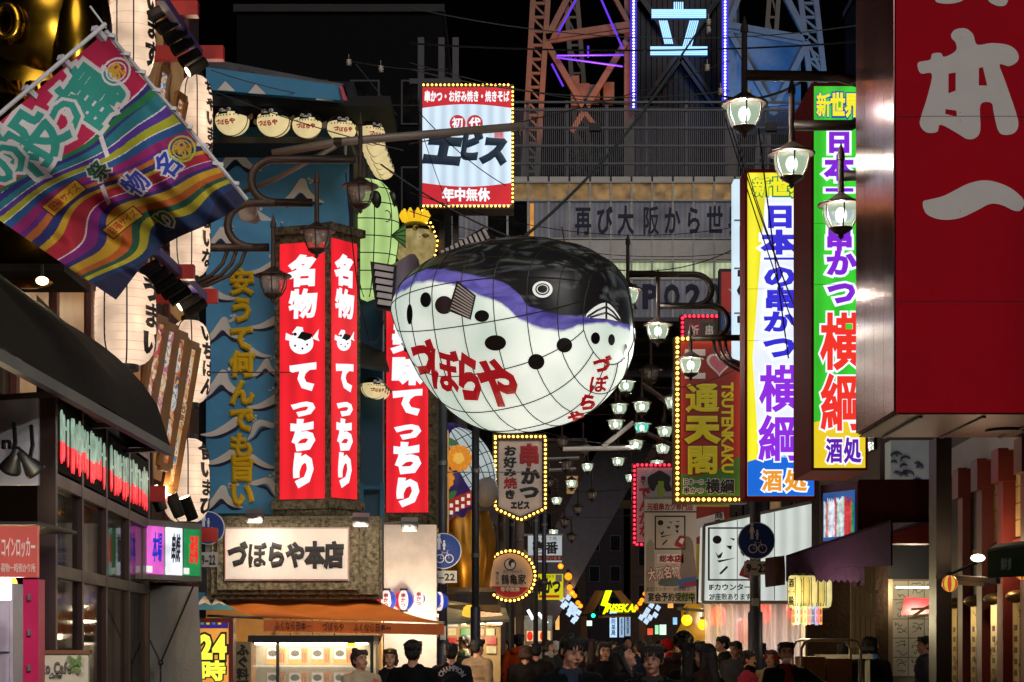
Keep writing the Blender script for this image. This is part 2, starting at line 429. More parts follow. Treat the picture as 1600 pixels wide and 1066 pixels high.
for i, x in enumerate(cols):
    slab(MB(), hp, x-1.6, 284, x+1.6, 496, .02, .2).build('mullion', MUL, hl)
    if i == 19: break
    a, b = x+1.6, x+30.7
    slab(MB(), hp, a, 276, b, 283.4, .0, .2).build('parapet_panel', PAN, hl)
    for nm, y0, y1, m, o in (('window_pane', 287, 312, GLW if i > 1 else DKG, -.1), ('window_pane', 316, 371, FILM if i not in (2, 3) else DKG, -.1), ('spandrel_panel', 375, 405, PAN, 0.),
                             ('window_pane', 410, 434, GLC, -.1), ('window_pane', 438, 495, FILM, -.1)):
        slab(MB(), hp, a, y0, b, y1, o, .15).build(nm, m, hl)
for y in (285, 313.5, 373, 407.5, 436): slab(MB(), hp, 690, y-1.2, 1318, y+1.2, .05, .25).build('transom', MUL, hl)
slab(MB(), hp, 828, 318, 834, 370, .0, .08).build('lit_doorway', glow('#d08a3a', .9, .3), hl)
NAVY = paint('#10163c', .6)
for i, ch in enumerate('再び大阪から世界へ'):
    x = 904+33.3*i-(6 if i < 3 else 0); text('lettering', ch, hp, (x, 321, x+26, 368), NAVY, hl, .03, off=.02)
for i, ch in enumerate('EXPO2025'):
    x = 937+33.5*i; text('lettering', ch, hp, (x, 444, x+25, 481), NAVY, hl, .05, off=.02)
# fence along the terrace
fe = thing('terrace_fence', 'tall black barred fence along the terrace above the office hall', 'fence', P(1000, 276, HD+1))
fm = paint('#64646c', .5, .2)
mb = MB()
for i in range(205):
    x = 690+3.1*i; mb.bar(P(x, 275, HD+1), P(x, 168, HD+1), .035)
tag(mb.build('bars', fm, fe), kind='stuff')
for y in (160, 172, 200, 228, 256): MB().bar(P(690, y, HD+1), P(1325, y, HD+1), .09).build('rail', fm, fe)
for i in range(11): MB().bar(P(700+62*i, 276, HD+1.1), P(700+62*i, 158, HD+1.1), .14).build('post', fm, fe)
tr = thing('terrace_shrub', 'small shrub behind the terrace fence left of the tower shaft', 'shrub', P(912, 270, HD+3))
mb = MB()
for i in range(420):
    a = rnd.uniform(0, 6.28); r = rnd.random()**.5; c = P(912, 248, HD+3)+Vector((r*.9*math.cos(a), rnd.uniform(-.6, .6), r*.8*math.sin(a)))
    u = Vector((rnd.gauss(0, 1), rnd.gauss(0, 1), rnd.gauss(0, 1))).normalized()*.09; v = u.orthogonal().normalized()*.05
    mb.add([c-u, c+v, c+u, c-v], [(0, 1, 2, 3)])
mb.build('foliage', paint('#55702a', .6), tr); MB().tube([P(912, 275, HD+3), P(912, 250, HD+3)], .05).build('stem', IRON, tr)
# concrete legs and soffit beams under the hall
CON = paint('#5e5a62', .7, var=.2, bump=.2, bscale=8)
for nm, a, b in (('left', (1076, 505), (773, 1053)), ('right', (1150, 505), (1453, 1053))):
    t = thing('concrete_buttress', f'slanting grey concrete tower buttress on the {nm} side of the street', 'buttress', P(b[0], b[1], 90))
    wd = 2.1; mb = MB(); pa, pb = P(*a, 90), P(*b, 90); mb.prism([pb+Vector((-wd/2, 0, 0)), pb+Vector((wd/2, 0, 0)), pa+Vector((wd/2, 0, 0)), pa+Vector((-wd/2, 0, 0))], (0, 2.2, 0)); mb.build('shaft', CON, t)
    mb = MB(); s = .55; mb.prism([pb+Vector((wd/2, -.02, 0)), pb+Vector((wd/2+s, -.02, 0)), pa+Vector((wd/2+s, -.02, 0)), pa+Vector((wd/2, -.02, 0))], (0, 1.2, 0)); mb.build('flange', CON, t)
for i, (y, d) in enumerate(((520, 82), (545, 86), (580, 84), (612, 90), (640, 96))):
    o = MB().bar(P(760, y, d), P(1330, y, d), .5, .55).build('girder', paint('#6a6670', .6, .2), None)
    tag(o, f'{["highest","second highest","third","fourth","lowest"][i]} dark cross girder beneath the office hall', 'girder', 'girders under the hall')
o = MB().box(P(925, 782, 96), P(1100, 752, 96)+Vector((0, 6, 0))).build('footbridge', paint('#7e7a80', .7), None); tag(o, 'pale concrete footbridge slab low under the tower legs', 'footbridge')
# ------------------------------------------------------------------ far end of the street
def facade(name, label, x0, x1, ytop, d, col, lit, depth=8., cat='building'):
    t = thing(name, label, cat, P((x0+x1)/2, 1003, d)-Vector((0, 0, CZ)))
    a = P(x0, 0, d).x; b = P(x1, 0, d).x; zt = P(0, ytop, d).z
    MB().box((a, d, 0), (b, d+depth, zt)).build('wall', paint(col, .75, var=.25, bump=.2, bscale=6), t)
    MB().box((a-.1, d-.12, zt), (b+.1, d+depth+.1, zt+.25)).build('cornice', paint(col, .6), t)
    nx = max(1, int((b-a)/1.7)); nz = max(1, int((zt-4.2)/2.9)); cw = (b-a)/nx
    for i in range(nx):
        for j in range(nz):
            u = a+cw*(i+.5); z = 4.4+2.9*j; on = rnd.random() < lit
            MB().box((u-.5, d-.06, z), (u+.5, d-.0, z+1.5)).build('window', paint('#3a3634', .5), t)
            MB().box((u-.44, d-.075, z+.06), (u+.44, d-.03, z+1.44)).build('pane', glow(rnd.choice(['#d8a868', '#c8c8b0', '#b08850']), .35, .4) if on else DKG, t)
    return t
facade('distant_building', 'dark brown distant block right of the lit archway at the street end', 985, 1120, 700, 135, '#4a3830', .12)
facade('distant_building', 'dark brown distant block left of the lit archway at the street end', 790, 915, 690, 140, '#44362e', .1)
facade('distant_building', 'black distant tower block centred behind the lit archway', 880, 1010, 780, 170, '#2c262a', .08)
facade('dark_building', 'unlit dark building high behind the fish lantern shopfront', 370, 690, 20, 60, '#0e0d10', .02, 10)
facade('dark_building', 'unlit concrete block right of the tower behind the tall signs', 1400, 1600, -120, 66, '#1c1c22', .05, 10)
# archway
ga = thing('street_archway', 'brown roofed archway with yellow neon lettering at the street end', 'archway', P(965, 1003, 125)-Vector((0, 0, CZ)))
gp = Pl(965, 125); BR = paint('#6a4424', .6)
for pts in ([(909, 960), (930, 923), (946, 923), (925, 960)], [(958, 923), (970, 923), (1000, 956), (982, 956)], [(925, 961), (985, 957), (985, 964), (925, 966)]):
    shape(MB(), gp, pts[::-1], 0, .8).build('roof_panel', BR, ga)
for x in (912, 1004): MB().bar(P(x, 1038, 125.4), P(x, 955, 125.4), .45).build('pillar', BR, ga)
YN = glow('#d8f000', 1.7, 0.)
shape(MB(), gp, [(946, 923), (956, 923), (949, 942), (956, 945), (944, 960), (941, 960), (946, 948), (938, 946)][::-1], .3, .1).build('neon_bolt', YN, ga)
text('neon_lettering', 'INSEKAI', gp, (946, 944, 994, 956), YN, ga, .05, off=.3, slant=.25 / 4)
lamp('arch_glow', 'POINT', P(965, 935, 123), 60, (1, .6, .2), .3, ga)
for i, (x0, x1, y0, y1) in enumerate(((953, 964, 955, 996), (968, 975, 963, 996), (977, 985, 958, 994))):
    t = thing('lit_vertical_sign', f'{["wide","narrow","pale"][i]} bluish vertical lightbox under the archway at the street end', 'sign', P((x0+x1)/2, y1, 131), 'lightboxes under the archway')
    slab(MB(), Pl(960, 131), x0, y0, x1, y1, 0, .3).build('lightbox', glow('#b8dcff', [1.2, .7, .5][i], .2), t)
    text('lettering', '医院薬局'[:3+(i == 0)], Pl(960, 131), (x0+2, y0+3, x1-2, y1-3), paint('#2a50b0'), t, .03, True, .02)
t = thing('traffic_light', 'green traffic light hanging before the archway', 'traffic light', P(927, 968, 118))
MB().box(P(919, 967, 118.2), P(935, 958, 118.2)+Vector((0, .3, 0))).build('housing', BLACK, t); MB().ball(P(927, 962, 118.1), (.13, .08, .13), 10, 8).build('lens', glow('#20ffb0', 4., 0.), t, True)
MB().bar(P(935, 961, 118.4), P(1010, 961, 118.4), .1).build('mast_arm', POLE, t)
t = thing('small_lightbox', 'small square greenish lightbox sign below the traffic light', 'sign', P(921, 979, 112)); MB().box(P(917, 978, 112), P(925, 970, 112)+Vector((0, .2, 0))).build('panel', glow('#d8ffe0', 1.5, .1), t)
MB().bar(P(921, 978, 112.1), P(921, 1000, 112.1), .06).build('bracket', POLE, t)
# orange globe lamps on strings
for i, (x, y, r, d) in enumerate(((876, 885, 6, 80), (888, 901, 8, 82), (890, 918, 6, 86), (894, 927, 6, 90), (898, 931, 5, 93), (903, 942, 5, 96), (907, 947, 5, 99), (1000, 943, 5, 92), (1003, 938, 5, 90), (994, 950, 5, 96), (1008, 928, 5, 86), (1016, 921, 5, 82))):
    ords = ['highest', 'second', 'third', 'fourth', 'fifth', 'sixth', 'seventh'][i] if i < 7 else ['first', 'second', 'third', 'fourth', 'fifth'][i-7]
    t = thing('globe_lamp', f'{ords} amber globe lamp in the far string on the {"left" if i<7 else "right"} of the street', 'globe lamp', P(x, y+r, d), 'amber globe lamps')
    rr = .72*r*d/F; MB().ball(P(x, y, d), rr, 12, 8).build('globe', glow('#ff7a10', 2.8, 0.), t, True)
    MB().lathe([(rr*.5, 0), (rr*.5, rr*.5), (rr*.15, rr*.7)], P(x, y-r*.9, d), 8).build('cap', IRON, t)
    if i % 3 == 0: lamp('globe_glow', 'POINT', P(x, y, d-.3), 30, (1, .55, .2), .2, t)
for side, pts in (('left', [(878, 936), (888, 934), (884, 944), (893, 945), (880, 947), (891, 953), (899, 950), (897, 958), (889, 959), (904, 957), (900, 966), (896, 970)]),
                  ('right', [(1018, 946), (1028, 950), (1012, 954), (1024, 961), (1016, 965), (1008, 961), (1002, 965), (1010, 971)])):
    t = thing('light_lattice', f'slanting lattice of white square lamps on the {side} of the far street', 'light display', P(pts[-1][0], pts[-1][1]+6, 72), 'white lamp lattices')
    for x, y in pts:
        q = [(x-5, y+1), (x+1, y+5.5), (x+5, y-1), (x-1, y-5.5)]; shape(MB(), Pl(x, 72), q, 0, .06).build('lamp_panel', glow('#c4dcf4', 1.1, .1), t)
    a, b = pts[0], pts[-1]; MB().bar(P(a[0]-4, a[1]-8, 72.1), P(b[0]+4, b[1]+6, 72.1), .05).build('frame_bar', BLACK, t)
for i, (x0, y0, x1, y1, c) in enumerate(((1024, 977, 1029, 991, '#a0f0b0'), (1031, 976, 1041, 992, '#d8f0e0'), (1052, 965, 1058, 976, '#90c8e8'), (868, 962, 874, 984, '#f0b060'), (1044, 930, 1052, 950, '#f0a850'), (872, 905, 879, 925, '#e8e4d8'), (1012, 982, 1020, 992, '#e85838'))):  # amber, cream and red boxes are extra lights added to the far street
    o = slab(MB(), Pl(1030, 90), x0, y0, x1, y1, 0, .2).build('shop_lightbox', glow(c, 1.2, .2), None); tag(o, ['tiny green lightbox sign down the right side of the far street', 'tiny white and green lightbox sign beside the tiny green one', 'tiny pale blue lightbox by the dark doorway of the far street', 'added tiny amber lightbox low on the left of the far street', 'added tiny amber lightbox behind the white banner foot', 'added tiny cream lightbox beside the yellow lightbox', 'added tiny red lightbox just left of the tiny green one'][i], 'sign')
# ------------------------------------------------------------------ street lamps
GL_ON = glassy('#000000', .2, .5); GL_OFF = glassy('#b8a8a0', .15, .35)
def _em(m, col, s):
    b = m.node_tree.nodes['Principled BSDF']; b.inputs['Emission Color'].default_value = lin(col)+(1,); b.inputs['Emission Strength'].default_value = s
_em(GL_ON, '#cfe8c8', .75)
GL_TEAL = glassy('#000100', .2, .5); _em(GL_TEAL, '#60e8c8', .9)
def street_lamp(px, py, d, br, lit, label, energy=16., rod=2.5, teal=False, cat='street lamp', light=True, group=None):
    """hanging lantern lamp under a hat; br is the brim radius in photo pixels"""
    s = br*d/F; c = P(px, py, d); t = thing('street_lamp', label, cat, c-Vector((0, 0, 1.4*s)), group); n = 14 if br > 20 else 10
    MB().lathe([(.16*s, .5*s), (.3*s, .4*s), (.6*s, .2*s), (.98*s, .05*s), (1.*s, 0), (.9*s, -.02*s), (.5*s, 0)], c, n+6).build('hat', IRON, t, True)
    MB().lathe([(.72*s, -.03*s), (.74*s, -.25*s), (.68*s, -.55*s), (.46*s, -.97*s)], c, n).build('glass', (GL_TEAL if teal else GL_ON) if lit else GL_OFF, t, True)
    mb = MB(); mb.lathe([(.5*s, -.95*s), (.48*s, -1.02*s), (.3*s, -1.15*s), (.1*s, -1.25*s), (.13*s, -1.33*s), (.02*s, -1.45*s)], c, n); mb.build('finial', IRON, t, True)
    mb = MB()
    for i in range(6):
        a = 2*math.pi*(i+.5)/6; u = Vector((math.cos(a), math.sin(a), 0))
        mb.tube([c+u*.75*s-Vector((0, 0, .03*s)), c+u*.77*s-Vector((0, 0, .27*s)), c+u*.71*s-Vector((0, 0, .57*s)), c+u*.49*s-Vector((0, 0, .98*s))], .035*s, 5)
    mb.build('glazing_bars', IRON, t)
    MB().tube([c+Vector((0, 0, .4*s)), c+Vector((0, 0, rod*s)), c+Vector((0, 0, (rod+.02)*s)), c+Vector((0, 0, (rod+.25)*s)), c+Vector((0, 0, (rod+.75)*s))], [.14*s, .12*s, .17*s, .16*s, .015*s], 10).build('rod', IRON, t)
    MB().ball(c-Vector((0, 0, .42*s)), (.26*s, .26*s, .34*s), 10, 8).build('bulb', glow('#a0ffe0' if teal else '#eefce4', 2.6, 0.) if lit else paint('#d8d0c8', .3), t, True)
    if lit and light: lamp('lamp_light', 'POINT', c+Vector((-.1*s, -.45*s, -.45*s)), energy, (1, .97, .86), .08*s, t)
    return t
def bracket(name, label, tubes, r, cat='lamp bracket', straight=()):
    t = thing(name, label, cat, tubes[0][0])
    for tb in tubes: MB().tube(tb, r, 10).build('arm', IRON, t, True)
    for tb, rr in straight: MB().tube(tb, rr, 8).build('brace', IRON, t, True)
    return t
def hook(x0, x1, y0, y1, d, side, n=10):
    """arm that runs level, turns back on itself in a half circle and runs level again"""
    r = (y1-y0)/2; c = (x1, (y0+y1)/2); s = 1 if side == 'r' else -1
    return [P(x0, y0, d)]+[P(c[0]+s*r*1.1*math.cos(R(-90+180*i/n)), c[1]+r*math.sin(R(-90+180*i/n)), d) for i in range(n+1)]
for i, (x, y) in enumerate(((563, 292), (495, 362), (427, 432))):
    street_lamp(x, y, 19.5, 29, False, f'unlit dark iron street lamp, {["highest","middle","lowest"][i]} of the three before the wave wall', rod=[3.3, 2.6, 2.6][i], group='three unlit lamps')
b = bracket('lamp_bracket', 'curled brown iron bracket carrying the three unlit lamps before the wave wall',
        [hook(556, 430, 249, 317, 19.5, 'l')+[P(488, 317, 19.5)], hook(488, 394, 317, 387, 19.5, 'l')+[P(420, 387, 19.5)], [P(420, 387, 19.5), P(230, 387, 19.5)]], .045,
        straight=[([P(x0, 390, 19.5), P(x0-8, 412, 19.5), P(x0-25, 430, 19.5), P(x0-60, 446, 19.5), P(x0-150, 452+i*3, 19.5)], .022) for i, x0 in enumerate((356, 370, 384))])
pp = thing('lamp_post', 'brown iron lamp post behind the paper lanterns on the left', 'lamp post', P(228, 1003, 19.5)-Vector((0, 0, CZ)))
MB().tube([P(228, 1003, 19.5)-Vector((0, 0, CZ)), P(228, 380, 19.5)], [.1, .07], 12).build('shaft', IRON, pp, True); MB().ball(P(228, 376, 19.5), .09, 10, 8).build('ball', IRON, pp, True)

# ------------------------------------------------------------------ cafe with black awning, left
cf = Pl(80, 10., 93.8); CW = paint('#241c18', .45, .2, .3); FRM = paint('#2c1513', .4, .2)
ca = thing('cafe_building', 'black framed glass cafe front under the dark awning on the left', 'building', Vector((-3.2, 11.2, 0)))
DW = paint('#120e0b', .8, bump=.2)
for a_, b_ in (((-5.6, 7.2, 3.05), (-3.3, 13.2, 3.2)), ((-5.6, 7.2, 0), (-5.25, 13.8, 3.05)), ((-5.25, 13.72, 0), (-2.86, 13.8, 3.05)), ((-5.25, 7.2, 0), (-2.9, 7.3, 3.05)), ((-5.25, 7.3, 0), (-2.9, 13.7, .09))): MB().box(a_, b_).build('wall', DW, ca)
def zc(py): return CZ+(HY-py)/F*10.
us = [cf.u(x) for x in (80, 122, 160, 196, 227)]; zs = [zc(612), zc(739), zc(755), zc(767), zc(882), zc(903), .15]
GLZ = paint('#0c0a0a', .06, 0, .2)
for i in range(5): MB().prism([cf.at(us[i]-.03, .1, .03), cf.at(us[i]+.03, .1, .03), cf.at(us[i]+.03, zs[0]+.04, .03), cf.at(us[i]-.03, zs[0]+.04, .03)], cf.n3(-.1)).build('mullion', FRM, ca)
for z0, z1 in ((zs[1]-.07, zs[1]), (zs[4]-.07, zs[4]), (zs[0], zs[0]+.08), (.1, .2)):
    MB().prism([cf.at(us[0], z0, .028), cf.at(us[4], z0, .028), cf.at(us[4], z1, .028), cf.at(us[0], z1, .028)], cf.n3(-.09)).build('transom', FRM, ca)
for i in range(4):
    for z0, z1 in ((zs[4], zs[1]-.07), (.2, zs[4]-.07)):
        MB().prism([cf.at(us[i]+.03, z0, 0), cf.at(us[i+1]-.03, z0, 0), cf.at(us[i+1]-.03, z1, 0), cf.at(us[i]+.03, z1, 0)], cf.n3(-.03)).build('window_pane', glassy('#1a1512', .04, .35), ca)
MB().box((-5.2, 8., .1), (-4.9, 13.5, 3.)).build('back_wall', paint('#7a5a3a', .7, var=.3), ca)
MB().box((-4.6, 9.5, .1), (-3.9, 13.2, 1.05)).build('counter', paint('#4a3020', .4), ca)
for i, (y, z) in enumerate(((10.6, 1.95), (11.7, 1.9), (12.7, 1.98))): # pendant lamps seen through the glass
    MB().ball((-3.6, y, z), (.1, .1, .13), 12, 8).build('pendant_lamp', glow('#ffb84a', 3., 0.), ca, True)
    lamp('pendant_glow', 'POINT', (-3.45, y, z-.2), 16, (1, .7, .35), .08, ca)
sg = thing('streak_sign', 'black sign band with tall green and red glowing streaked letters above the cafe windows', 'sign', cf.at(us[0], zs[1], .04))
for a, b in ((us[0]+.04, us[2]-.03), (us[2]+.03, us[4]-.04)):
    MB().prism([cf.at(a, zs[1]+.02, .02), cf.at(b, zs[1]+.02, .02), cf.at(b, zs[0]-.02, .02), cf.at(a, zs[0]-.02, .02)], cf.n3(-.04)).build('panel', paint('#050505', .78), sg)
r2 = random.Random(3); u = us[0]+.12
while u < us[4]-.12:
    if abs(u-us[2]) > .1:
        zt = zs[0]-.07-r2.random()*.05; zb = zs[1]+.04+r2.random()*.05; zm = zb+(zt-zb)*r2.uniform(.36, .48); wd = r2.uniform(.028, .07)
        for (za, zb_, c, s_) in ((zm, zt, '#a8c8b0', .6), (zb, zm, '#f03038', 1.25)):
            q = [(u, za), (u+wd, za), (u+wd, zb_-wd*.4), (u+wd*.5, zb_), (u, zb_-wd*.4)] if c == '#a8c8b0' else [(u, zb_), (u, za+wd*.6), (u+wd*.5, za), (u+wd, za+wd*.6), (u+wd, zb_)]
            MB().prism([cf.at(a_, b_, .035) for a_, b_ in q], cf.n3(-.008)).build('letter_streak', glow(c, s_, .45, 9.), sg)
        if r2.random() < .5:
            zz = r2.uniform(zb+.1, zt-.05); MB().prism([cf.at(u, zz, .034), cf.at(u+wd+.05, zz, .034), cf.at(u+wd+.05, zz+.02, .034), cf.at(u, zz+.02, .034)], cf.n3(-.006)).build('letter_streak', glow('#b0c8b0' if zz > zm else '#f03038', .6, .3, 14.), sg)
        u += wd
    u += r2.choice((.015, .025, .035, .05, .09))
aw = thing('dark_awning', 'large dark olive fabric awning sloping over the cafe front', 'awning', Vector((-2.9, 9.5, 2.9)))
mb = MB(); ny, nx = 24, 10
for j in range(ny+1):
    y = 5.5+7.2*j/ny
    for i in range(nx+1):
        t = i/nx; x = -2.42-.95*t; z = 2.98+1.02*(t**.55)+.018*math.sin(j*2.1)*math.sin(math.pi*t)+.02*math.sin(j*.8+t*4)-.05*math.sin(math.pi*t)*abs(math.sin(j*math.pi/6))
        mb.v.append((x, y, z))
for j in range(ny):
    for i in range(nx):
        a = j*(nx+1)+i; mb.f.append((a, a+1, a+nx+2, a+nx+1)); mb.mi.append(0)
AWM = paint('#100c06', .8, var=.35, scale=1.2, bump=.3, bscale=90)
mb.build('canopy', AWM, aw, True)
MB().prism([(-2.42, 12.7, 2.98), (-3.37, 12.7, 2.98), (-3.37, 12.7, 4.06), (-2.9, 12.7, 3.6)], (0, .02, 0)).build('end_panel', AWM, aw)
for i in range(6): MB().bar((-2.43, 5.6+1.4*i, 2.96), (-3.35, 5.6+1.4*i, 2.9), .03).build('strut', IRON, aw)
MB().bar((-2.43, 5.5, 2.95), (-2.43, 12.7, 2.95), .05, .06).build('front_rail', BLACK, aw)
# coin locker kiosk and the small board at the edge of the frame
lk = Pl(30, 8.6)
t = thing('locker_kiosk', 'pink lit coin locker kiosk at the lower left edge of the frame', 'kiosk', P(20, 1003, 8.9)-Vector((0, 0, CZ)))
MB().box(P(-90, 820, 9.)*1, (P(60, 0, 9.).x, 9.8, P(0, 815, 9).z)).build('header_roof', BLACK, t)
o = slab(MB(), lk, -60, 822, 58, 902, 0, .04).build('header_sign', glow('#c8584e', .55, .2), t)
text('lettering', 'コインロッカー', lk, (2, 838, 56, 872), paint('#f0d8d0'), t, .03); text('lettering', '荷物一時預かり所', lk, (2, 880, 56, 895), paint('#e8d0c8'), t, .01)
MB().box((P(36, 0, 8.62).x, 8.62, .0), (P(60, 0, 8.62).x, 8.74, P(0, 905, 8.62).z)).build('side_frame', paint('#c02058', .4), t)
for i in range(11): MB().box((P(43, 0, 8.6).x, 8.6, .1+i*.17), (P(47, 0, 8.6).x, 8.63, .13+i*.17)).build('eyelet', STEEL, t)
MB().box((P(-90, 0, 9.2).x, 9.2, 0), (P(20, 0, 9.2).x, 9.7, 1.9)).build('locker_bank', paint('#b8b4c0', .4, .2), t)
for i in range(6):
    MB().box((P(-40, 0, 9.18).x, 9.18, .1+i*.29), (P(14, 0, 9.18).x, 9.2, .36+i*.29)).build('locker_door', paint('#c4c0cc', .35, .2), t)
MB().tube([P(8, 905, 8.9), P(8, 938, 8.9)], .03, 8).build('light_tube', glow('#eef4ff', 4., 0.), t)
lamp('kiosk_light', 'POINT', P(8, 915, 8.75), 6, (1, .8, .85), .1, t)
t = thing('white_wall_board', 'white wall board with a lowercase letter above the kiosk', 'sign', P(28, 745, 9.9))
slab(MB(), Pl(28, 9.9), -60, 622, 60, 758, 0, .03).build('panel', paint('#c8c4d0', .5), t); text('lettering', 'n', Pl(28, 9.9), (4, 682, 20, 700), BLACK, t, .06, off=.008)
for i, (x, y, q) in enumerate(((20, 722, (-.5, .2)), (47, 726, (.5, .3)))):
    t = thing('clamp_spotlight', f'{"unlit" if i==0 else "lit"} black clamp spotlight under the dark awning', 'spotlight', P(x, y+14, 9.4))
    M = Matrix.Rotation(R(30 if i == 0 else -35), 4, 'Y') @ Matrix.Rotation(R(30), 4, 'X')
    MB().lathe([(.02, .09), (.03, .03), (.055, -.03), (.06, -.05)], P(x, y, 9.4), 14, M).build('shade', BLACK, t, True)
    MB().lathe([(.001, -.04), (.05, -.045), (.05, -.052), (.001, -.056)], P(x, y, 9.4), 14, M).build('lens', glow('#ffe8b0', 6. if i else 1.2, 0.), t)
    MB().tube([P(x, y-8, 9.4), P(x+4, y-30, 9.5), P(x+2, y-60, 9.6)], .012).build('stalk', BLACK, t)
    if i: lamp('spot_glow', 'POINT', P(x+3, y+16, 9.2), 3, (1, .85, .6), .05, t)
t = thing('cafe_menu_board', 'cream cafe menu board with dark lettering at the bottom edge', 'menu board', P(98, 1150, 9.2)); pl = Pl(98, 9.2)
slab(MB(), pl, 55, 1020, 138, 1180, 0, .03).build('board', paint('#b8b09a', .6), t); slab(MB(), pl, 52, 1016, 141, 1022, .01, .05).build('frame', paint('#6a4020'), t)
text('lettering', 'oko Cafe', pl, (57, 1034, 112, 1052), paint('#5a544c'), t, .05); text('lettering', 'Coffee', pl, (78, 1051, 98, 1060), BLACK, t, .02, slant=.2)
mb = MB()
for i in range(14):
    c = (118+r2.uniform(-8, 10), 1036+r2.uniform(-10, 16)); shape(mb, pl, [(c[0]-4, c[1]), (c[0], c[1]+4), (c[0]+4, c[1]-1), (c[0], c[1]-4)], .015+i*.001, .003)
mb.build('painted_leaves', paint('#5a7a3a', .6), t)
# grey tarpaulin stretched beyond the cafe
tp = thing('grey_tarpaulin', 'grey tarpaulin sheet stretched with black cords beside the cafe', 'tarpaulin', P(270, 1003, 14.2)-Vector((0, 0, CZ)))
mb = MB(); n = 16
for j in range(n+1):
    for i in range(n+1):
        a, b = i/n, j/n; p = P(226+84*a+8*b*a, 914+3*a+190*b, 14.2-.25*a); p.y += .03*math.sin(5*a+3*b)*math.sin(4*b); mb.v.append(tuple(p))
for j in range(n):
    for i in range(n):
        k = j*(n+1)+i; mb.f.append((k, k+n+1, k+n+2, k+1)); mb.mi.append(0)
mb.build('sheet', paint('#8a857e', .6, var=.2, scale=1.5, bump=.2), tp, True)
for a, b in (((302, 916), (251, 1036)), ((234, 1000), (251, 1036)), ((251, 1036), (251, 1080)), ((212, 1036), (212, 1080))): MB().tube([P(*a, 13.85), P(*b, 13.85)], .008, 6).build('cord', CABLE, tp)
for x in (212, 251): MB().ball(P(x, 1036, 13.83), .022, 8, 6).build('knob', BLACK, tp, True)
MB().bar(P(224, 912, 14.3), P(312, 915, 14.0), .03).build('top_rail', IRON, tp)
# three small lightboxes along the lantern house
lb = Pl(229, 13.7, 60)
t = thing('menu_lightboxes', 'row of three joined pink, white and green lightboxes with slanting lettering', 'lightbox', lb.pt(268, 905))
u0, u1 = lb.u(228), lb.u(314); z0, z1 = CZ+(HY-905)/F*14.6, CZ+(HY-822)/F*13.9
MB().prism([lb.at(u0-.02, z0-.03, -.01), lb.at(u1+.02, z0-.03, -.01), lb.at(u1+.02, z1+.04, -.01), lb.at(u0-.02, z1+.04, -.01)], lb.n3(-.25)).build('case', STEEL, t)
for i, (c, s_, tx, tc) in enumerate((('#e060c8', 1., '本場', '#1c30c8'), ('#eef4ff', 1.1, '串焼', '#20202a'), ('#18884a', .9, '酒場', '#f02828'))):
    a = u0+(u1-u0)*i/3+.02; b = u0+(u1-u0)*(i+1)/3-.02
    q = MB().prism([lb.at(a, z0+.01, .01), lb.at(b, z0+.01, .01), lb.at(b, z1-.01, .01), lb.at(a, z1-.01, .01)], lb.n3(-.02)).build('panel', glow(c, s_, .3, 6), t)
    text('lettering', tx, lb, (a+.04, z0+.1, b-.03, z1-.05), glow(tc, .9, .1), q, .03, off=.015, px=False, slant=.12)
    MB().prism([lb.at(a+.04, z0+.02, .012), lb.at(b-.2, z0+.02, .012), lb.at(b-.2, z0+.07, .012), lb.at(a+.04, z0+.07, .012)], lb.n3(-.004)).build('lettering', glow('#f8f8f0', .9, .1), q)

# ------------------------------------------------------------------ golden figure, upper left
GOLD = paint('#9a7420', .22, 1., .3, 2.)
t = thing('golden_statue', 'huge glossy golden figure looming at the upper left corner', 'statue', P(60, 440, 13.))
MB().ball(P(45, 235, 13.6), (.62, .5, 1.05), 32, 24).build('torso', GOLD, t, True)
MB().ball(P(70, 40, 13.5), (.5, .45, .62), 32, 24).build('head', GOLD, t, True)
MB().ball(P(118, 60, 13.3), (.22, .22, .5), 20, 14).build('cheek', GOLD, t, True)
MB().tube([P(10+18*math.cos(R(a)), 35+26*math.sin(R(a)), 13.0) for a in range(0, 361, 20)], .05, 10, False).build('ear', GOLD, t, True)
MB().tube([P(-10, 150, 12.9), P(30, 190, 12.8), P(60, 260, 12.8), P(40, 330, 12.8)], [.16, .17, .15, .12], 14).build('arm', GOLD, t, True)
for k in range(4): MB().tube([P(0+k*24, 130, 13.05), P(15+k*26, 230, 12.98), P(5+k*28, 360, 13.05)], .045, 8).build('robe_fold', GOLD, t, True)
MB().box(P(-120, 424, 13.2), P(100, 412, 13.2)+Vector((0, .8, 0))).build('ledge', paint('#0c0907', .8), t)
t = thing('bulb_under_statue', 'small bright round ceiling bulb under the golden figure', 'lamp', P(66, 442, 12.7)); MB().ball(P(66, 439, 12.7), (.045, .045, .03), 12, 8).build('lens', glow('#ffd080', 9., 0.), t, True)
lamp('bulb_glow', 'POINT', P(66, 446, 12.5), 8, (1, .8, .5), .05, t); MB().tube([P(66, 437, 12.7), P(66, 415, 12.8)], .012).build('stem', BLACK, t)

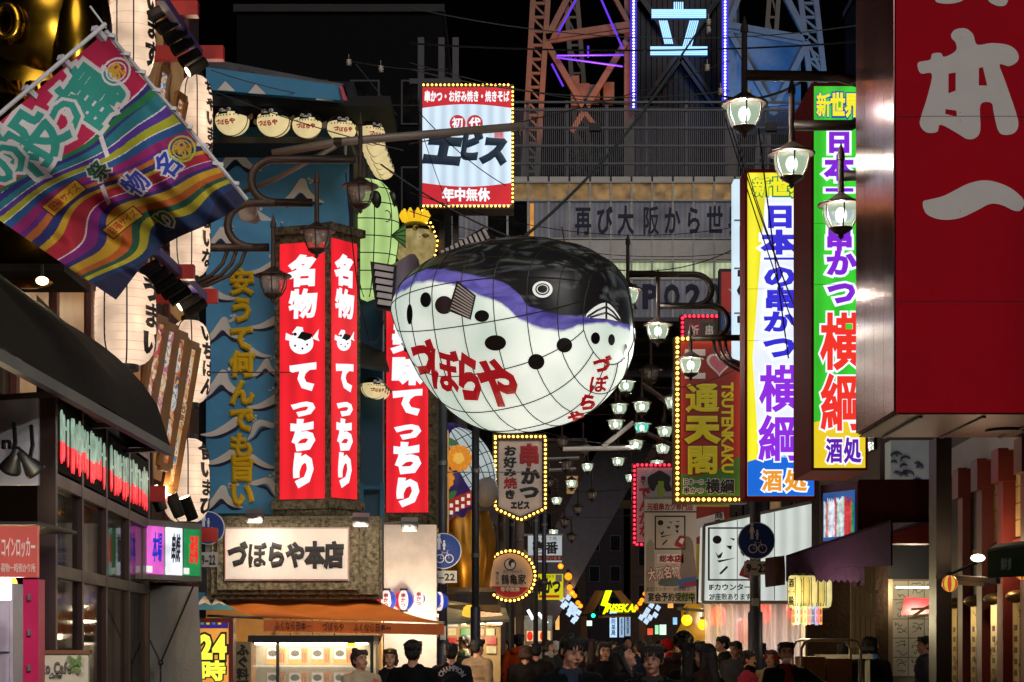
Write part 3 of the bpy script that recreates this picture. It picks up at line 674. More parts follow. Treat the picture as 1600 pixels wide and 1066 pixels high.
# ------------------------------------------------------------------ printed flag on a white pole
t = thing('festival_flag', 'multicoloured festival flag with teal lettering on a slanting white pole', 'flag', P(165, 460, 9.8))
A, B, D_ = np.array((163., 52.)), np.array((376., 306.)), np.array((-100., 275.))
NS, NT = 400, 365; GQ = 400/230
FCOL = .95
def flag_pt(s, tt):
    q = A+(D_-A)*s+(B-A)*tt
    q = q+np.array((63., -67.))*(tt*s)*1.0+np.array((8*math.sin(5*s+2*tt)*tt, 10*math.sin(6*s+1)*tt*tt))
    d = 9.3-.8*s+.9*tt+.13*math.sin(7*s+4*tt)*(.3+tt)+.075*math.sin(19*s-7*tt+2*math.sin(5*tt))*(.25+tt)+.03*math.sin(43*s+9*tt)*tt
    return P(q[0], q[1], d)
cv = np.zeros((NT, NS, 3)); SS, TT = np.meshgrid((np.arange(NS)+.5)/NS, (np.arange(NT)+.5)/NT)
wv = TT+.05*np.sin(5*SS+8*TT)*(.4+TT)+.03*np.sin(13*SS+3+5*TT)*TT+.16*(SS-.35)*TT
stops = [(-9, '#b01848'), (.30, '#d8c8d0'), (.305, '#2a2070'), (.345, '#1e6a78'), (.385, '#c8c0c8'), (.39, '#4a2a88'), (.42, '#98981c'), (.455, '#d0c8cc'), (.46, '#1c4a80'), (.50, '#8a1860'), (.545, '#5a1c78'), (.57, '#a85a20'), (.60, '#1c2060'), (.635, '#b08a18'), (.66, '#a01c30'), (.72, '#d0c4c8'), (.725, '#7a1870'), (.76, '#2a2468'), (.785, '#b48a20'), (.83, '#a85018'), (.865, '#184a38'), (.89, '#a89820'), (.92, '#18305a'), (.96, '#1c1c40')]
for tv, c in stops: cv[wv > tv] = lin(c)
cv[(np.abs(wv-.285-.05*(1-SS)) < .012)] = lin('#1e6a40')
for k, (s0, c) in enumerate(((.42, '#d8ccd4'), (.5, '#c8b8c8'))):   # pale slashes
    m = (np.abs(SS-s0-.5*(TT-.5)) < .012) & (TT > .36+.2*k) & (TT < .46+.2*k); cv[m] = lin(c)
def stamp(cv, s, cs, ct, hs, ht, ang, bold, col, ocol=None, ob=.1):
    """print a word onto the colour grid: centre and half size in grid units"""
    H, W = cv.shape[:2]; jobs = [(ob, ocol)] if ocol else []
    for bd, c in jobs+[(bold, col)]:
        cells, (x0, y0, x1, y1) = lay(s, False); ca, sa = math.cos(R(ang)), math.sin(R(ang))
        for ch, ox, oy in cells:
            V, fs = glyph(ch, bd)
            a = ((V[:, 0]+ox-x0)/(x1-x0)-.5)*2*hs; b = ((V[:, 1]+oy-y0)/(y1-y0)-.5)*2*ht
            X = cs-(a*ca-b*sa); Y = ct-(a*sa+b*ca)
            for f in fs:
                for i in range(1, len(f)-1):
                    tri = [(X[f[0]], Y[f[0]]), (X[f[i]], Y[f[i]]), (X[f[i+1]], Y[f[i+1]])]
                    fx0, fx1 = max(0, int(min(p[0] for p in tri))), min(W-1, int(max(p[0] for p in tri))+1)
                    fy0, fy1 = max(0, int(min(p[1] for p in tri))), min(H-1, int(max(p[1] for p in tri))+1)
                    if fx1 < fx0 or fy1 < fy0: continue
                    gx, gy = np.meshgrid(np.arange(fx0, fx1+1)+.5, np.arange(fy0, fy1+1)+.5); (ax, ay), (bx, by), (cx, cy_) = tri
                    d1 = (gx-bx)*(ay-by)-(ax-bx)*(gy-by); d2 = (gx-cx)*(by-cy_)-(bx-cx)*(gy-cy_); d3 = (gx-ax)*(cy_-ay)-(cx-ax)*(gy-ay)
                    m = ~(((d1 < 0) | (d2 < 0) | (d3 < 0)) & ((d1 > 0) | (d2 > 0) | (d3 > 0)))
                    cv[fy0:fy1+1, fx0:fx1+1][m] = lin(c)
def fp(px, py):   # flag grid position for a photo position
    M_ = np.array([D_-A, B-A]).T; s_, t_ = np.linalg.solve(M_, np.array((px, py))-A); return s_*NS, t_*NT
for ch, px, py, hs, c in (('鶴', 135, 152, 25, '#2a8a80'), ('つ', 92, 190, 19, '#2a8a80'), ('般', 42, 228, 26, '#2a8a80'), ('の', -2, 262, 20, '#2a8a80'), ('名', 250, 262, 11, '#2038a0'), ('物', 196, 304, 11, '#3038a0'), ('祭', 140, 285, 9, '#185a40'), ('り', 240, 370, 10, '#205a30')):
    a, b = fp(px, py); stamp(cv, ch, a, b, hs*1.3*GQ, hs*1.2*GQ, 12, .03, c, '#c8c0c4', .10)
for px, py, c in ((180, 112, '#d8ccd8'), (276, 232, '#a8b848')):
    a, b = fp(px, py); yy, xx = np.mgrid[0:NT, 0:NS]; e = np.hypot((xx-a)/17/GQ, (yy-b)/13/GQ); cv[(e < 1) & (e > .86)] = lin(c); cv[(e < .7) & (e > .6)] = lin(c)
    stamp(cv, '祝', a, b, 8*GQ, 8*GQ, 0, .04, '#c8a030')
for px, py in ((82, 334), (168, 384)):
    a, b = fp(px, py); yy, xx = np.mgrid[0:NT, 0:NS]; m = (np.abs(xx-a) < 26*GQ) & (np.abs(yy-b) < 8*GQ); cv[m] = lin('#c89820'); cv[m & ((np.abs(xx-a) > 24.5*GQ) | (np.abs(yy-b) > 7*GQ))] = lin('#301020'); stamp(cv, '巨福サイズ', a, b, 22*GQ, 5*GQ, 0, .02, '#a02020')
mb = MB()
for j in range(NT+1):
    for i in range(NS+1): mb.v.append(tuple(flag_pt(i/NS, j/NT)))
for j in range(NT):
    for i in range(NS):
        k = j*(NS+1)+i; mb.f.append((k, k+1, k+NS+2, k+NS+1)); mb.mi.append(0)
fo = mb.build('cloth', printed(.85), t, True)
def set_print(o, cv):
    at = o.data.attributes.new('print', 'FLOAT_COLOR', 'FACE'); a = np.ones((cv.shape[0]*cv.shape[1], 4), dtype=np.float32); a[:, :3] = cv.reshape(-1, 3); at.data.foreach_set('color', a.ravel())
set_print(fo, cv*FCOL)
fw = paint('#b8b4bc', .5, var=.08)
MB().tube([flag_pt(-.03, -.03), flag_pt(1.05, -.03)], .011, 8).build('pole', fw, t); MB().tube([P(141, 10, 9.3), P(166, 44, 9.3)], .006, 6).build('finial', fw, t)
for s_ in (.02, .22, .43, .64, .86): MB().bar(flag_pt(s_, -.05), flag_pt(s_, .02), .035, .03).build('tie_tab', fw, t)
mb = MB(); mb.tube([flag_pt(-.012, j/40) for j in range(41)], .012, 6); mb.build('edge_rope', fw, t)
for j in range(9): q = flag_pt(-.015, .02+.11*j); MB().bar(q-Vector((.03, 0, 0)), q+Vector((.03, 0, -.01)), .02).build('clip', fw, t)

# ------------------------------------------------------------------ lantern house
LH = thing('lantern_house', 'narrow dark red house front hung with big paper lanterns on the left', 'building', Vector((-4.2, 17.5, 0)))
WOODR = paint('#5a2418', .6, var=.3, bump=.2); REDB = paint('#a82018', .45, var=.15); WOODB = paint('#8a5a28', .5, var=.3, bump=.15)
MB().box((-6.5, 13.9, 0), (-3.95, 22.6, 9.6)).build('wall', paint('#38221a', .7, var=.3), LH)
for i in range(7): MB().box((-3.96, 14.1+1.25*i, 2.6), (-3.9, 14.2+1.25*i, 9.2)).build('batten', WOODR, LH)
for i in range(6):
    for j in range(3): MB().box((-3.955, 14.3+1.25*i, 3.4+2.*j), (-3.93, 15.2+1.25*i, 4.9+2.*j)).build('window_pane', glow('#c89048', .25, .5), LH)
for k, (y, x1, d0) in enumerate(((15, 310, 17.2), (84, 350, 18.4), (426, 304, 17.2), (463, 340, 18.6), (772, 260, 16), (836, 340, 18.))):
    p = P(x1, y, d0); MB().box((-3.95, p.y-.05, p.z-.07), (p.x, p.y+.05, p.z+.07)).build('beam', REDB, LH)
for a, b in (((250, -6), (312, 86)), ((243, 392), (318, 464))): MB().bar(P(*a, 16.2), P(*b, 18.4), .08).build('rail', paint('#3a2c70', .5), LH)
def cyl_fn(c, prof, az0, az1, zt, zb):
    """map unit coords onto a lantern's flank; prof(z) gives the radius"""
    def f(a, b, off):
        az = R(az0+(az1-az0)*a); z = zb+(zt-zb)*b; r = prof(z)+off; return Vector((c.x+r*math.cos(az), c.y+r*math.sin(az), c.z+z))
    return f
def paper_lantern(px, y0, y1, wpx, d, words, label, col='#f4d2b4', s=.86, words2=None, energy=6):
    """tall paper lantern: ribbed shade, end rings, calligraphy on its flank"""
    r = wpx/2*d/F; c = P(px, (y0+y1)/2, d); h = (y1-y0)/2*d/F
    prof = lambda z: r*max(.05, (1-abs(z/h)**4.5))**.42 if abs(z) < h else .05*r
    t = thing('paper_lantern', label, 'paper lantern', c-Vector((0, 0, h*1.06)), 'big paper lanterns')
    n = 40; mb = MB(); zz = [h*.985*math.sin(math.pi*(i/n-.5)) for i in range(n+1)]
    mb.lathe([(max(prof(z), .42*r)*(1+.006*(1 if i % 2 else -1)), z) for i, z in enumerate(zz)], c, 32); mb.build('shade', glow(col, s, .42, 3.1), t, True)  # uneven glow imitates the hot spots of bulbs inside
    mb = MB()
    for k in range(11):
        z = h*(-.9+1.8*k/10); rr = prof(z)*1.004; mb.tube([c+Vector((rr*math.cos(a*math.pi/12), rr*math.sin(a*math.pi/12), z)) for a in range(25)], .003, 4, False)
    mb.build('bamboo_ribs', glow('#e0bca4', .72, 0.), t)  # ribs given a glow of their own, standing in for light through paper
    for az in (-120, -75): MB().tube([c+Vector((prof(z)*1.008*math.cos(R(az)), prof(z)*1.008*math.sin(R(az)), z)) for z in zz[3:-3]], .007, 5).build('seam_or_shading', paint('#2a1c18', .7), t)
    for zc_ in (-h, h): MB().lathe([(.44*r, -.035), (.46*r, 0), (.44*r, .035)], c+Vector((0, 0, zc_)), 24).build('end_ring', BLACK, t)
    text('lettering', words, None, None, paint('#181210', .6), t, .06, True, .008, .003, fn=cyl_fn(c, prof, -47, 10, h*.86, -h*.80))
    MB().tube([c+Vector((0, 0, h)), c+Vector((0, 0, h+.25))], .012).build('hanger', BLACK, t)
    lamp('lantern_glow', 'POINT', c+Vector((r*1.5, -r*1.5, 0)), energy, (1, .75, .55), .15, t)
    return t
paper_lantern(207, -70, 128, 70, 17., 'らいます', 'paper lantern cut by the top edge of the frame')
paper_lantern(196, 424, 573, 94, 14.6, 'うまい', 'widest paper lantern, above the end of the dark awning')
paper_lantern(306, 118, 262, 52, 19.2, 'ちゃいます', 'paper lantern beside the upper wave wall, partly behind the flag')
paper_lantern(297, 292, 434, 62, 18.8, '日食いな', 'paper lantern just below the flag tip, above the lower red beams')
paper_lantern(297, 500, 632, 62, 18.6, 'いちばん', 'paper lantern right of the tilted wooden frames')
paper_lantern(291, 684, 818, 72, 17.4, '食いまひ', 'lowest paper lantern, over the three spotlights')
# tilted picture frames
FC = [('#d8b060', '#d04860'), ('#e0b8b0', '#c87088'), ('#e8b878', '#c86838'), ('#e0c088', '#d88850'), ('#b8d0e0', '#5080b0'), ('#c8a870', '#a06030')]
for i, (xt, yt, xb, yb, d) in enumerate(((252, 500, 225, 660, 15.6), (268, 512, 236, 700, 15.9), (284, 524, 256, 730, 16.2), (302, 540, 264, 765, 16.5), (258, 110, 246, 185, 16.8), (284, 152, 272, 215, 17.4))):
    t = thing('framed_print', ['first tilted wooden framed print beside the widest lantern', 'second tilted wooden framed print, with rosy picture', 'third tilted wooden framed print, with orange picture', 'rightmost tilted wooden framed print, tall and golden', 'upper wooden framed print under the top spotlights', 'upper wooden framed print nearest the wave wall'][i], 'framed print', P(xb, yb, d-.3))
    q0, q1 = P(xb, yb, d-.3), P(xt, yt, d); up = (q1-q0).normalized(); wv_ = Vector((.05, .2, 0)); nn = wv_.normalized().cross(up)
    w1 = wv_*.5; ol = [q0-w1, q0+w1, q1+w1, q1-w1]
    mb = MB(); mb.prism(ol, -nn*.03 if nn.x > 0 else nn*.03)
    o = mb.build('picture', art(FC[i][0], FC[i][1], ['#3a2c60', '#f0e0d0', '#28406a', '#e8d8a0', '#e8f0f4', '#402818'][i], 5.), t)
    for a, b in ((ol[0], ol[1]), (ol[1], ol[2]), (ol[2], ol[3]), (ol[3], ol[0])): MB().bar(a, b, .035, .07).build('frame', WOODB, t)
    for k in range(3):
        z0 = q0.lerp(q1, .15+.27*k); z1 = q0.lerp(q1, .36+.27*k); of = (nn if nn.x > 0 else -nn)*.006
        mb = MB(); cc = (z0+z1)/2+wv_*(.1 if k % 2 else -.1)+of; mb.prism([cc+wv_*(.28*math.cos(q)*(1+.2*math.sin(3*q+i)))+(z1-z0)*(.5*math.sin(q)) for q in [j*math.pi/8 for j in range(16)]], -of*.5); mb.build('painted_figure', art(FC[(i+k+1) % 6][1], '#f0e4d0', FC[(i+2) % 6][0], 9.), t)
# spotlights on the red beams
for i, (x, y, d) in enumerate(((250, 18, 16.8), (262, 38, 17), (274, 55, 17.3), (285, 72, 17.6), (297, 90, 17.9), (308, 104, 18.2), (232, 422, 16.3), (245, 432, 16.6), (258, 443, 16.9), (270, 453, 17.2), (281, 462, 17.6), (295, 470, 18), (306, 480, 18.3), (246, 780, 16.2), (274, 790, 16.4), (295, 795, 16.8))):
    row = 'upper' if i < 6 else 'middle' if i < 13 else 'lower'; k = i-(0 if i < 6 else 6 if i < 13 else 13)
    t = thing('beam_spotlight', f'black can spotlight on the {row} red beams, {ORD[k]} counted from the nearest', 'spotlight', P(x, y+8, d), 'can spotlights on the red beams')
    M = Matrix.Rotation(R(55 if i < 13 else 160), 4, 'Y') @ Matrix.Rotation(R(-15), 4, 'X')
    MB().lathe([(.05, .11), (.055, .1), (.06, -.1), (.062, -.11)], P(x, y, d), 12, M).build('can', paint('#0a0909', .8), t)
    MB().tube([P(x, y, d), P(x+3, y-12, d)] if i < 13 else [P(x, y, d), P(x+2, y+14, d)], .012, 6).build('yoke', BLACK, t)
    if i in (5, 11, 13, 14, 15):
        MB().lathe([(.001, -.112), (.05, -.112), (.05, -.118), (.001, -.118)], P(x, y, d), 12, M).build('lens', glow('#ffe0b0', 9., 0.), t)
        if i in (5, 11): lamp('spot_glow', 'POINT', P(x, y+12, d-.2), 4, (1, .75, .5), .06, t)
        if i == 14: lamp('spot_glow', 'POINT', P(x, y-22, d-.3), 6, (1, .8, .6), .06, t)
# ------------------------------------------------------------------ lamp posts added beside the camera, out of view, for frontal fill
def lamp_at(X, Y, Z, lit, label, energy, br=.28, **k):
    return street_lamp(HX+X*F/Y, HY-(Z-CZ)*F/Y, Y, br*F/Y, lit, label, energy, **k)
for side, xs_, e in (('left', (-2.3, -1.7, -1.1), 330), ('right', (2.5, 1.9, 1.3), 1500)):
    sx = -1 if side == 'left' else 1; x0 = sx*3.0
    pp = thing('lamp_post', f'added unseen iron lamp post beside the camera on the {side}', 'lamp post', (x0, 2.2, 0))
    MB().tube([(x0, 2.2, 0), (x0, 2.2, 6.4)], [.1, .07], 12).build('shaft', IRON, pp, True)
    for i, x in enumerate(xs_):
        z = 5.0+.45*i; MB().tube([(x0, 2.2, 4.8+.4*i), (x, 2.2, z+.45)], .045, 8).build('arm', IRON, pp)
        lamp_at(x, 2.2, z, True, f'{["lowest","middle","highest"][i]} added fill lamp of the unseen post beside the camera on the {side}', e, group='added fill lamps beside the camera', rod=1.8)

# ------------------------------------------------------------------ the fish restaurant
STONE = paint('#26231c', .8, var=.9, scale=17., bump=.9, bscale=24., col2='#8c8168')
WBLUE = paint('#4f9ccc', .5, var=.2, scale=1.); WWAV = paint('#ece2d8', .6, var=.08); WSH = paint('#161640', .6)
ZR = thing('fish_restaurant', 'restaurant building with blue painted wave wall and stone trim', 'building', Vector((-3.4, 25, 0)))
MB().box((-6., 24.3, 0), (-2.15, 27.9, 9.2)).build('core_wall', paint('#1c2430', .7), ZR)
MB().box((-2.4, 27.9, 0), (-1.75, 33., 8.)).build('side_wall', paint('#1c2a38', .7), ZR)
wp = Pl(380, 23.6)
slab(MB(), wp, 322, 345, 438, 802, 0, .4).build('wave_panel', WBLUE, ZR)
wq = Pl(430, 24.2); slab(MB(), wq, 322, 150, 545, 380, 0, .3).build('wave_panel', WBLUE, ZR)
def wave(pl, x, y, s, flip=1, kind=0):
    """one painted wave crest: pale foam shape with a dark brush stroke under it"""
    if kind == 0: a = [(-40, 22), (-22, 6), (-8, -14), (0, -24), (9, -22), (14, -6), (26, 8), (44, 20), (26, 18), (12, 12), (2, 2), (-6, 4), (-20, 20)]; b = [(-22, 22), (-4, 5), (3, 3), (22, 18), (40, 22), (20, 24), (4, 12), (-10, 20), (-26, 30)]
    elif kind == 1: a = [(-34, 14), (-10, 8), (14, -6), (38, -22), (40, -6), (24, 6), (6, 14), (-14, 18)]; b = [(-26, 20), (0, 16), (24, 6), (40, -6), (40, 4), (22, 14), (0, 22)]
    else: a = [(-30, -8), (-10, -16), (8, -20), (20, -12), (24, 4), (32, 20), (20, 12), (10, -4), (0, -8), (-14, -4)]; b = [(-14, -2), (0, -5), (8, 0), (18, 14), (30, 24), (14, 16), (4, 4)]
    f = lambda q: [(x+flip*s*px_, y+s*py_) for px_, py_ in q][::-flip]
    o = shape(MB(), pl, f(a), .012, .012, 3).build('painted_wave', WWAV, ZR); shape(MB(), pl, f(b), .006, .006, 3).build('wave_stroke', WSH, ZR)
    if kind == 0 or rnd.random() < .5:
        mb = MB()
        for k in range(5): cx, cy_ = x+flip*s*(12+rnd.uniform(0, 22)), y-s*(14+rnd.uniform(0, 14)); shape(mb, pl, ell(cx, cy_, s*rnd.uniform(1.5, 4), s*rnd.uniform(1.5, 4), 10)[::-1], .01, .01)
        mb.build('spray_dots', WWAV, ZR)
for x, y, s, fl, k in ((368, 248, .95, 1, 0), (470, 300, .85, 1, 0), (520, 238, .7, -1, 1), (420, 338, .7, -1, 1), (345, 372, .7, 1, 0), (410, 415, .75, 1, 1), (345, 455, .8, -1, 1), (415, 500, .8, 1, 1), (348, 515, .8, 1, 0), (405, 548, .6, -1, 1), (415, 575, .6, 1, 0),
                       (346, 600, .9, 1, 0), (412, 625, .8, 1, 1), (340, 668, .8, 1, 1), (412, 672, .8, -1, 2), (342, 712, .8, 1, 1), (416, 722, .6, -1, 1), (412, 762, .8, 1, 2), (346, 778, .8, 1, 0)):
    wave(wp if (y > 350) else wq, x, y, s, fl, k)
for i, ch in enumerate('安うて何んでも旨い'):
    y = [421, 464, 508, 549, 593, 635, 676, 712, 752][i]; text('lettering', ch, wp, (359, y, 398, y+41), paint('#f4c414', .45, var=.05), ZR, .07, off=.035, th=.02)
# roof over the fish lanterns
mb = MB(); a, b, c, d_ = P(322, 105, 23.2), P(532, 134, 23.), P(536, 157, 23.), P(322, 140, 23.2); mb.prism([d_, c, b, a], (0, .12, 0)); mb.build('fascia', WBLUE, ZR)
mb = MB(); mb.prism([a, b, b+Vector((.05, 0, .02)), a+Vector((0, 0, .12))][::1], (0, 1.2, 0)); mb.build('gutter', paint('#8a8a94', .3, .7), ZR)
MB().box(P(322, 166, 23.25), P(610, 150, 23.25)+Vector((0, 1.3, 0))).build('soffit', paint('#12100e', .7), ZR)
MB().box(P(322, 224, 23.5), P(548, 214, 23.5)+Vector((0, .7, 0))).build('shelf', paint('#1c1210', .6), ZR)
for x in (352, 400, 505): shape(MB(), Pl(430, 23.05), [(x-12, 138+(x-322)*.1), (x, 124+(x-322)*.1), (x+16, 140+(x-322)*.1)], .01, .01).build('painted_wave', WWAV, ZR)
shape(MB(), Pl(535, 22.95), [(530, 134), (535, 134), (543, 157), (536, 157)], .0, .03).build('gable_trim', paint('#d85068', .5), ZR)
# ---- stone pillar with two lit red faces
pc = P(512, 805, 22.6); PA = Pl(512, 22.6, -16); PB = Pl(512, 22.6, 52)
ps = thing('pillar_sign', 'two faced red vertical sign in a speckled stone pillar with white lettering', 'sign', pc)
def pillar(t, faces, y0, y1, ya, yb):
    for pl, x0, x1, wide in faces:
        slab(MB(), pl, x0, y0, x1, y1, 0, .12).build('stone_frame', STONE, t)
pillar(ps, ((PA, 429, 512, 1), (PB, 512, 563, 0)), 366, 782, 0, 0)
for pl, x0, x1 in ((PA, 427, 513), (PB, 511, 566)):
    slab(MB(), pl, x0, 354, x1, 366, .06, .2).build('cap_stone', STONE, ps); slab(MB(), pl, x0-1, 782, x1, 796, .05, .2).build('base_stone', STONE, ps)
    slab(MB(), pl, x0, 797, x1-2, 806, .02, .2).build('base_stone', STONE, ps)
SRED = glow('#e8222e', 1., .08, 1.5); SWHT = glow('#f2f6fa', 1.05, .04)
def zubo_face(t, pl, x0, x1, y0, y1, tx0, tx1, words, fish=None):
    fc = slab(MB(), pl, x0, y0, x1, y1, .02, .015).build('red_panel', SRED, t)
    for ch, a, b in words: text('lettering', ch, pl, (tx0, a, tx1, b), SWHT, fc, .075, off=.026, slant=.03)
    if fish:
        xa, xb, ya, yb = fish; m = lambda u, v: (xa+(xb-xa)*u, ya+(yb-ya)*v)
        shape(MB(), pl, [m(*q) for q in ell(.48, .62, .36, .40, 24)][::-1], .026, .006).build('fish_emblem', SWHT, fc)
        for q in ([(.80, .45), (1., .12), (.97, .40), (1.02, .55)], [(.02, .25), (.2, .35), (.18, .55), (.0, .5)], [(.2, .25), (.35, .02), (.52, .05), (.55, .3)]): shape(MB(), pl, [m(*p) for p in q][::-1], .026, .006).build('emblem_fin', SWHT, fc)
        shape(MB(), pl, [m(*p) for p in ((.36, .44), (.5, .2), (.82, .3), (.76, .46), (.6, .54), (.5, .48))][::-1], .03, .003).build('emblem_back', DARK, fc)
        for q in ((.3, .3, .05, .06), (.3, .72, .03, .04), (.52, .82, .03, .04), (.66, .68, .03, .04)): shape(MB(), pl, [m(*p) for p in ell(*q, 10)][::-1], .032, .003).build('emblem_spot', DARK, fc)
W1 = [('名', 400, 447), ('物', 452, 498), ('て', 564, 612), ('っ', 618, 652), ('ち', 654, 706), ('り', 707, 762)]
zubo_face(ps, PA, 438, 508, 380, 780, 453, 497, W1, (447, 499, 510, 553))
zubo_face(ps, PB, 517, 556, 377, 779, 522, 551, W1, (521, 551, 515, 548))
t2 = thing('red_vertical_sign', 'single red vertical sign in stone frame partly behind the fish balloon tail', 'sign', P(636, 822, 26.5)); pl = Pl(636, 26.5, -4)
slab(MB(), pl, 597, 470, 681, 824, 0, .35).build('stone_frame', STONE, t2)
zubo_face(t2, pl, 604, 669, 478, 801, 613, 662, [('美', 500, 552), ('味', 556, 601), ('て', 605, 650), ('っ', 653, 688), ('ち', 690, 742), ('り', 746, 792)])
# lit edge strip and blue door between the two signs
o = MB().bar(P(597, 600, 26.7), P(597, 500, 26.7), .03).build('light_strip', glow('#f0c8c0', .8, 0.), ZR)
MB().box(P(563, 810, 25.5), P(598, 470, 25.5)+Vector((0, .3, 0))).build('blue_recess', paint('#16405a', .6), ZR)
for x in (565, 597): MB().bar(P(x, 860, 25.4), P(x, 755, 25.4), .06).build('blue_frame', paint('#1c6080', .5), ZR)
MB().bar(P(563, 762, 25.4), P(599, 762, 25.4), .05).build('blue_frame', paint('#1c6080', .5), ZR)
# ---- white board over the shop in a wide stone frame
ws = thing('white_shop_board', 'white shop board with black brush lettering in a wide stone frame', 'sign', P(455, 935, 22.2)); pf = Pl(455, 22.2)
for k, (x0, y0, x1, y1, off) in enumerate(((322, 806, 596, 936, -.06), (330, 813, 592, 929, .0), (340, 818, 560, 922, .05))):
    slab(MB(), pf, x0, y0, x1, y1, off, .2).build('stone_frame', STONE, ws)
slab(MB(), pf, 352, 825, 546, 908, .075, .04).build('board', paint('#d8d0c6', .5, var=.06), ws)
for (a, b) in (((353, 826), (545, 826)), ((353, 906), (545, 906)), ((353, 826), (353, 906)), ((545, 826), (545, 906))): MB().bar(pf.pt(*a, .08), pf.pt(*b, .08), .008).build('red_line', paint('#8a2028'), ws)
text('lettering', 'づぼらや本店', pf, (358, 847, 538, 888), paint('#1a1416', .5), ws, .07, off=.085)
sd = Pl(566, 22.2, 55); slab(MB(), sd, 562, 818, 596, 926, -.02, .15).build('stone_frame', STONE, ws); slab(MB(), sd, 568, 829, 588, 914, .0, .03).build('board', paint('#cfc6b8', .5), ws)
text('lettering', 'づぼらや', sd, (574, 848, 584, 904), paint('#6a625a'), ws, .04, True)
for i, (x, y, x2) in enumerate(((398, 806, 372), (564, 812, 576), (640, 819, 600))):
    t = thing('arm_floodlight', f'boxy floodlight on a thin arm, {["left above the white board","at the right corner of the white board","before the pale wall panel"][i]}', 'floodlight', P(x, y+6, 21.6))
    MB().box((-.1, -.07, -.06), (.1, .07, .06), Matrix.Translation(P(x, y, 21.6)) @ Matrix.Rotation(R(25), 4, 'X')).build('housing', STEEL, t)
    q = P(x, y, 21.6); MB().box((-.085, -.05, -.072), (.085, .06, -.062), Matrix.Translation(q) @ Matrix.Rotation(R(25), 4, 'X')).build('lens', glow('#ffe6c0', 5., 0.), t)
    MB().tube([P(x2, y-1, 22.2), P(x, y-4, 21.6)], .012, 6).build('arm', STEEL, t)
    lamp('flood_beam', 'SPOT', P(x, y+5, 21.55), [120, 70, 60][i], (1, .86, .7), .08, t, aim(P(x, y+5, 21.5), [P(430, 880, 22.2), P(560, 900, 22.2), P(636, 880, 24.6)][i]), 150)
# ---- orange awning over the counter
OR = paint('#a85a20', .75, var=.25, scale=1.5, bump=.2, bscale=80)
ow = thing('orange_awning', 'orange fabric awning with printed valance under the white shop board', 'awning', P(520, 990, 21.8))
c00, c10, c11, c01 = P(325, 926, 23.2), P(572, 930, 22.6), P(694, 973, 21.6), P(412, 966, 20.9)
mb = MB(); n = 18
for j in range(n+1):
    for i in range(n+1):
        a, b = i/n, j/n; p = c00.lerp(c10, a).lerp(c01.lerp(c11, a), b); p.z -= .05*math.sin(math.pi*b)*(.6+.4*math.cos(a*12*math.pi/2)); mb.v.append(tuple(p))
for j in range(n):
    for i in range(n):
        k = j*(n+1)+i; mb.f.append((k, k+n+1, k+n+2, k+1)); mb.mi.append(0)
mb.build('canopy', OR, ow, True)
mb = MB()
for i in range(31):
    a = i/30; p = c01.lerp(c11, a); mb.v += [tuple(p-Vector((0, 0, .02))), tuple(p-Vector((0, .015*math.sin(i*1.3), .15)))]
for i in range(30): mb.f.append((2*i, 2*i+1, 2*i+3, 2*i+2)); mb.mi.append(0)
mb.build('valance', paint('#d0682a', .7, var=.15), ow, True)
vf = lambda u0, u1: (lambda a, b, o_: c01.lerp(c11, u0+(u1-u0)*a)+Vector((.0, -.03-o_, -.135+.11*b)))
for s_, u0, u1 in (('ふくなら日本一', .06, .26), ('づぼらや', .32, .44), ('ふくなら日本一', .49, .70)): text('lettering', s_, None, None, paint('#3a1c10'), ow, .02, fn=vf(u0, u1))
for a, b in ((c00-Vector((0, 0, .3)), c01), (c10-Vector((0, 0, .3)), c11)): MB().tube([a, b], .018, 6).build('arm', STEEL, ow)
for i in range(4): lamp('counter_lamp', 'POINT', P(440+55*i, 978, 21.9), 30, (1, .72, .4), .1, ow)
for i in range(3): MB().tube([P(430+70*i, 976, 22.1), P(470+70*i, 976, 22.1)], .015, 8).build('light_tube', glow('#ffe2a8', 6., 0.), ow)
# shop under the awning
sh = thing('shop_counter', 'warm lit shop front behind the food display case', 'shop', P(480, 1003, 23.4)-Vector((0, 0, CZ)))
MB().box((P(322, 0, 23.6).x, 23.6, 0), (P(596, 0, 23.6).x, 23.9, 2.1)).build('back_wall', paint('#b8945c', .6, var=.2), sh)
for i in range(5): MB().box((P(430+34*i, 0, 23.5).x, 23.5, .9), (P(430+34*i, 0, 23.5).x+.2, 23.6, 1.95)).build('door_panel', paint('#8a6a3c', .5), sh)
MB().box((P(600, 0, 24.5).x, 24.5, 0), (P(682, 0, 24.5).x, 24.7, CZ+(HY-820)/F*24.5)).build('pale_wall', paint('#d8ccc8', .5), ZR)
dc = thing('food_display_case', 'glass food display case with lit shelves of menu cards below the orange awning', 'display case', P(485, 1003, 20.6)-Vector((0, 0, CZ))); pd = Pl(485, 20.4)
MB().box((P(390, 0, 20.4).x, 20.9, .0), (P(582, 0, 20.4).x, 21.4, 1.68)).build('back_panel', paint('#d8c8a0', .4), dc)
MB().box((P(390, 0, 20.4).x, 20.4, .0), (P(582, 0, 20.4).x, 20.9, .55)).build('base', BLACK, dc)
for a, b, x in ((1.60, 1.70, 0),): MB().box((P(388, 0, 20.38).x, 20.36, CZ+(HY-1004)/F*20.4), (P(584, 0, 20.38).x, 21.42, CZ+(HY-993)/F*20.4)).build('top', BLACK, dc)
for x in (390, 434, 581): MB().bar(P(x, 1090, 20.38), P(x, 1000, 20.38), .035).build('frame_post', BLACK, dc)
MB().tube([P(398, 1006, 20.55), P(575, 1006, 20.55)], .012, 8).build('light_tube', glow('#fff0d0', 8., 0.), dc)
lamp('case_light', 'AREA', P(485, 1005, 20.6), 22, (1, .9, .7), 1.2, dc, (0, 0, 0))
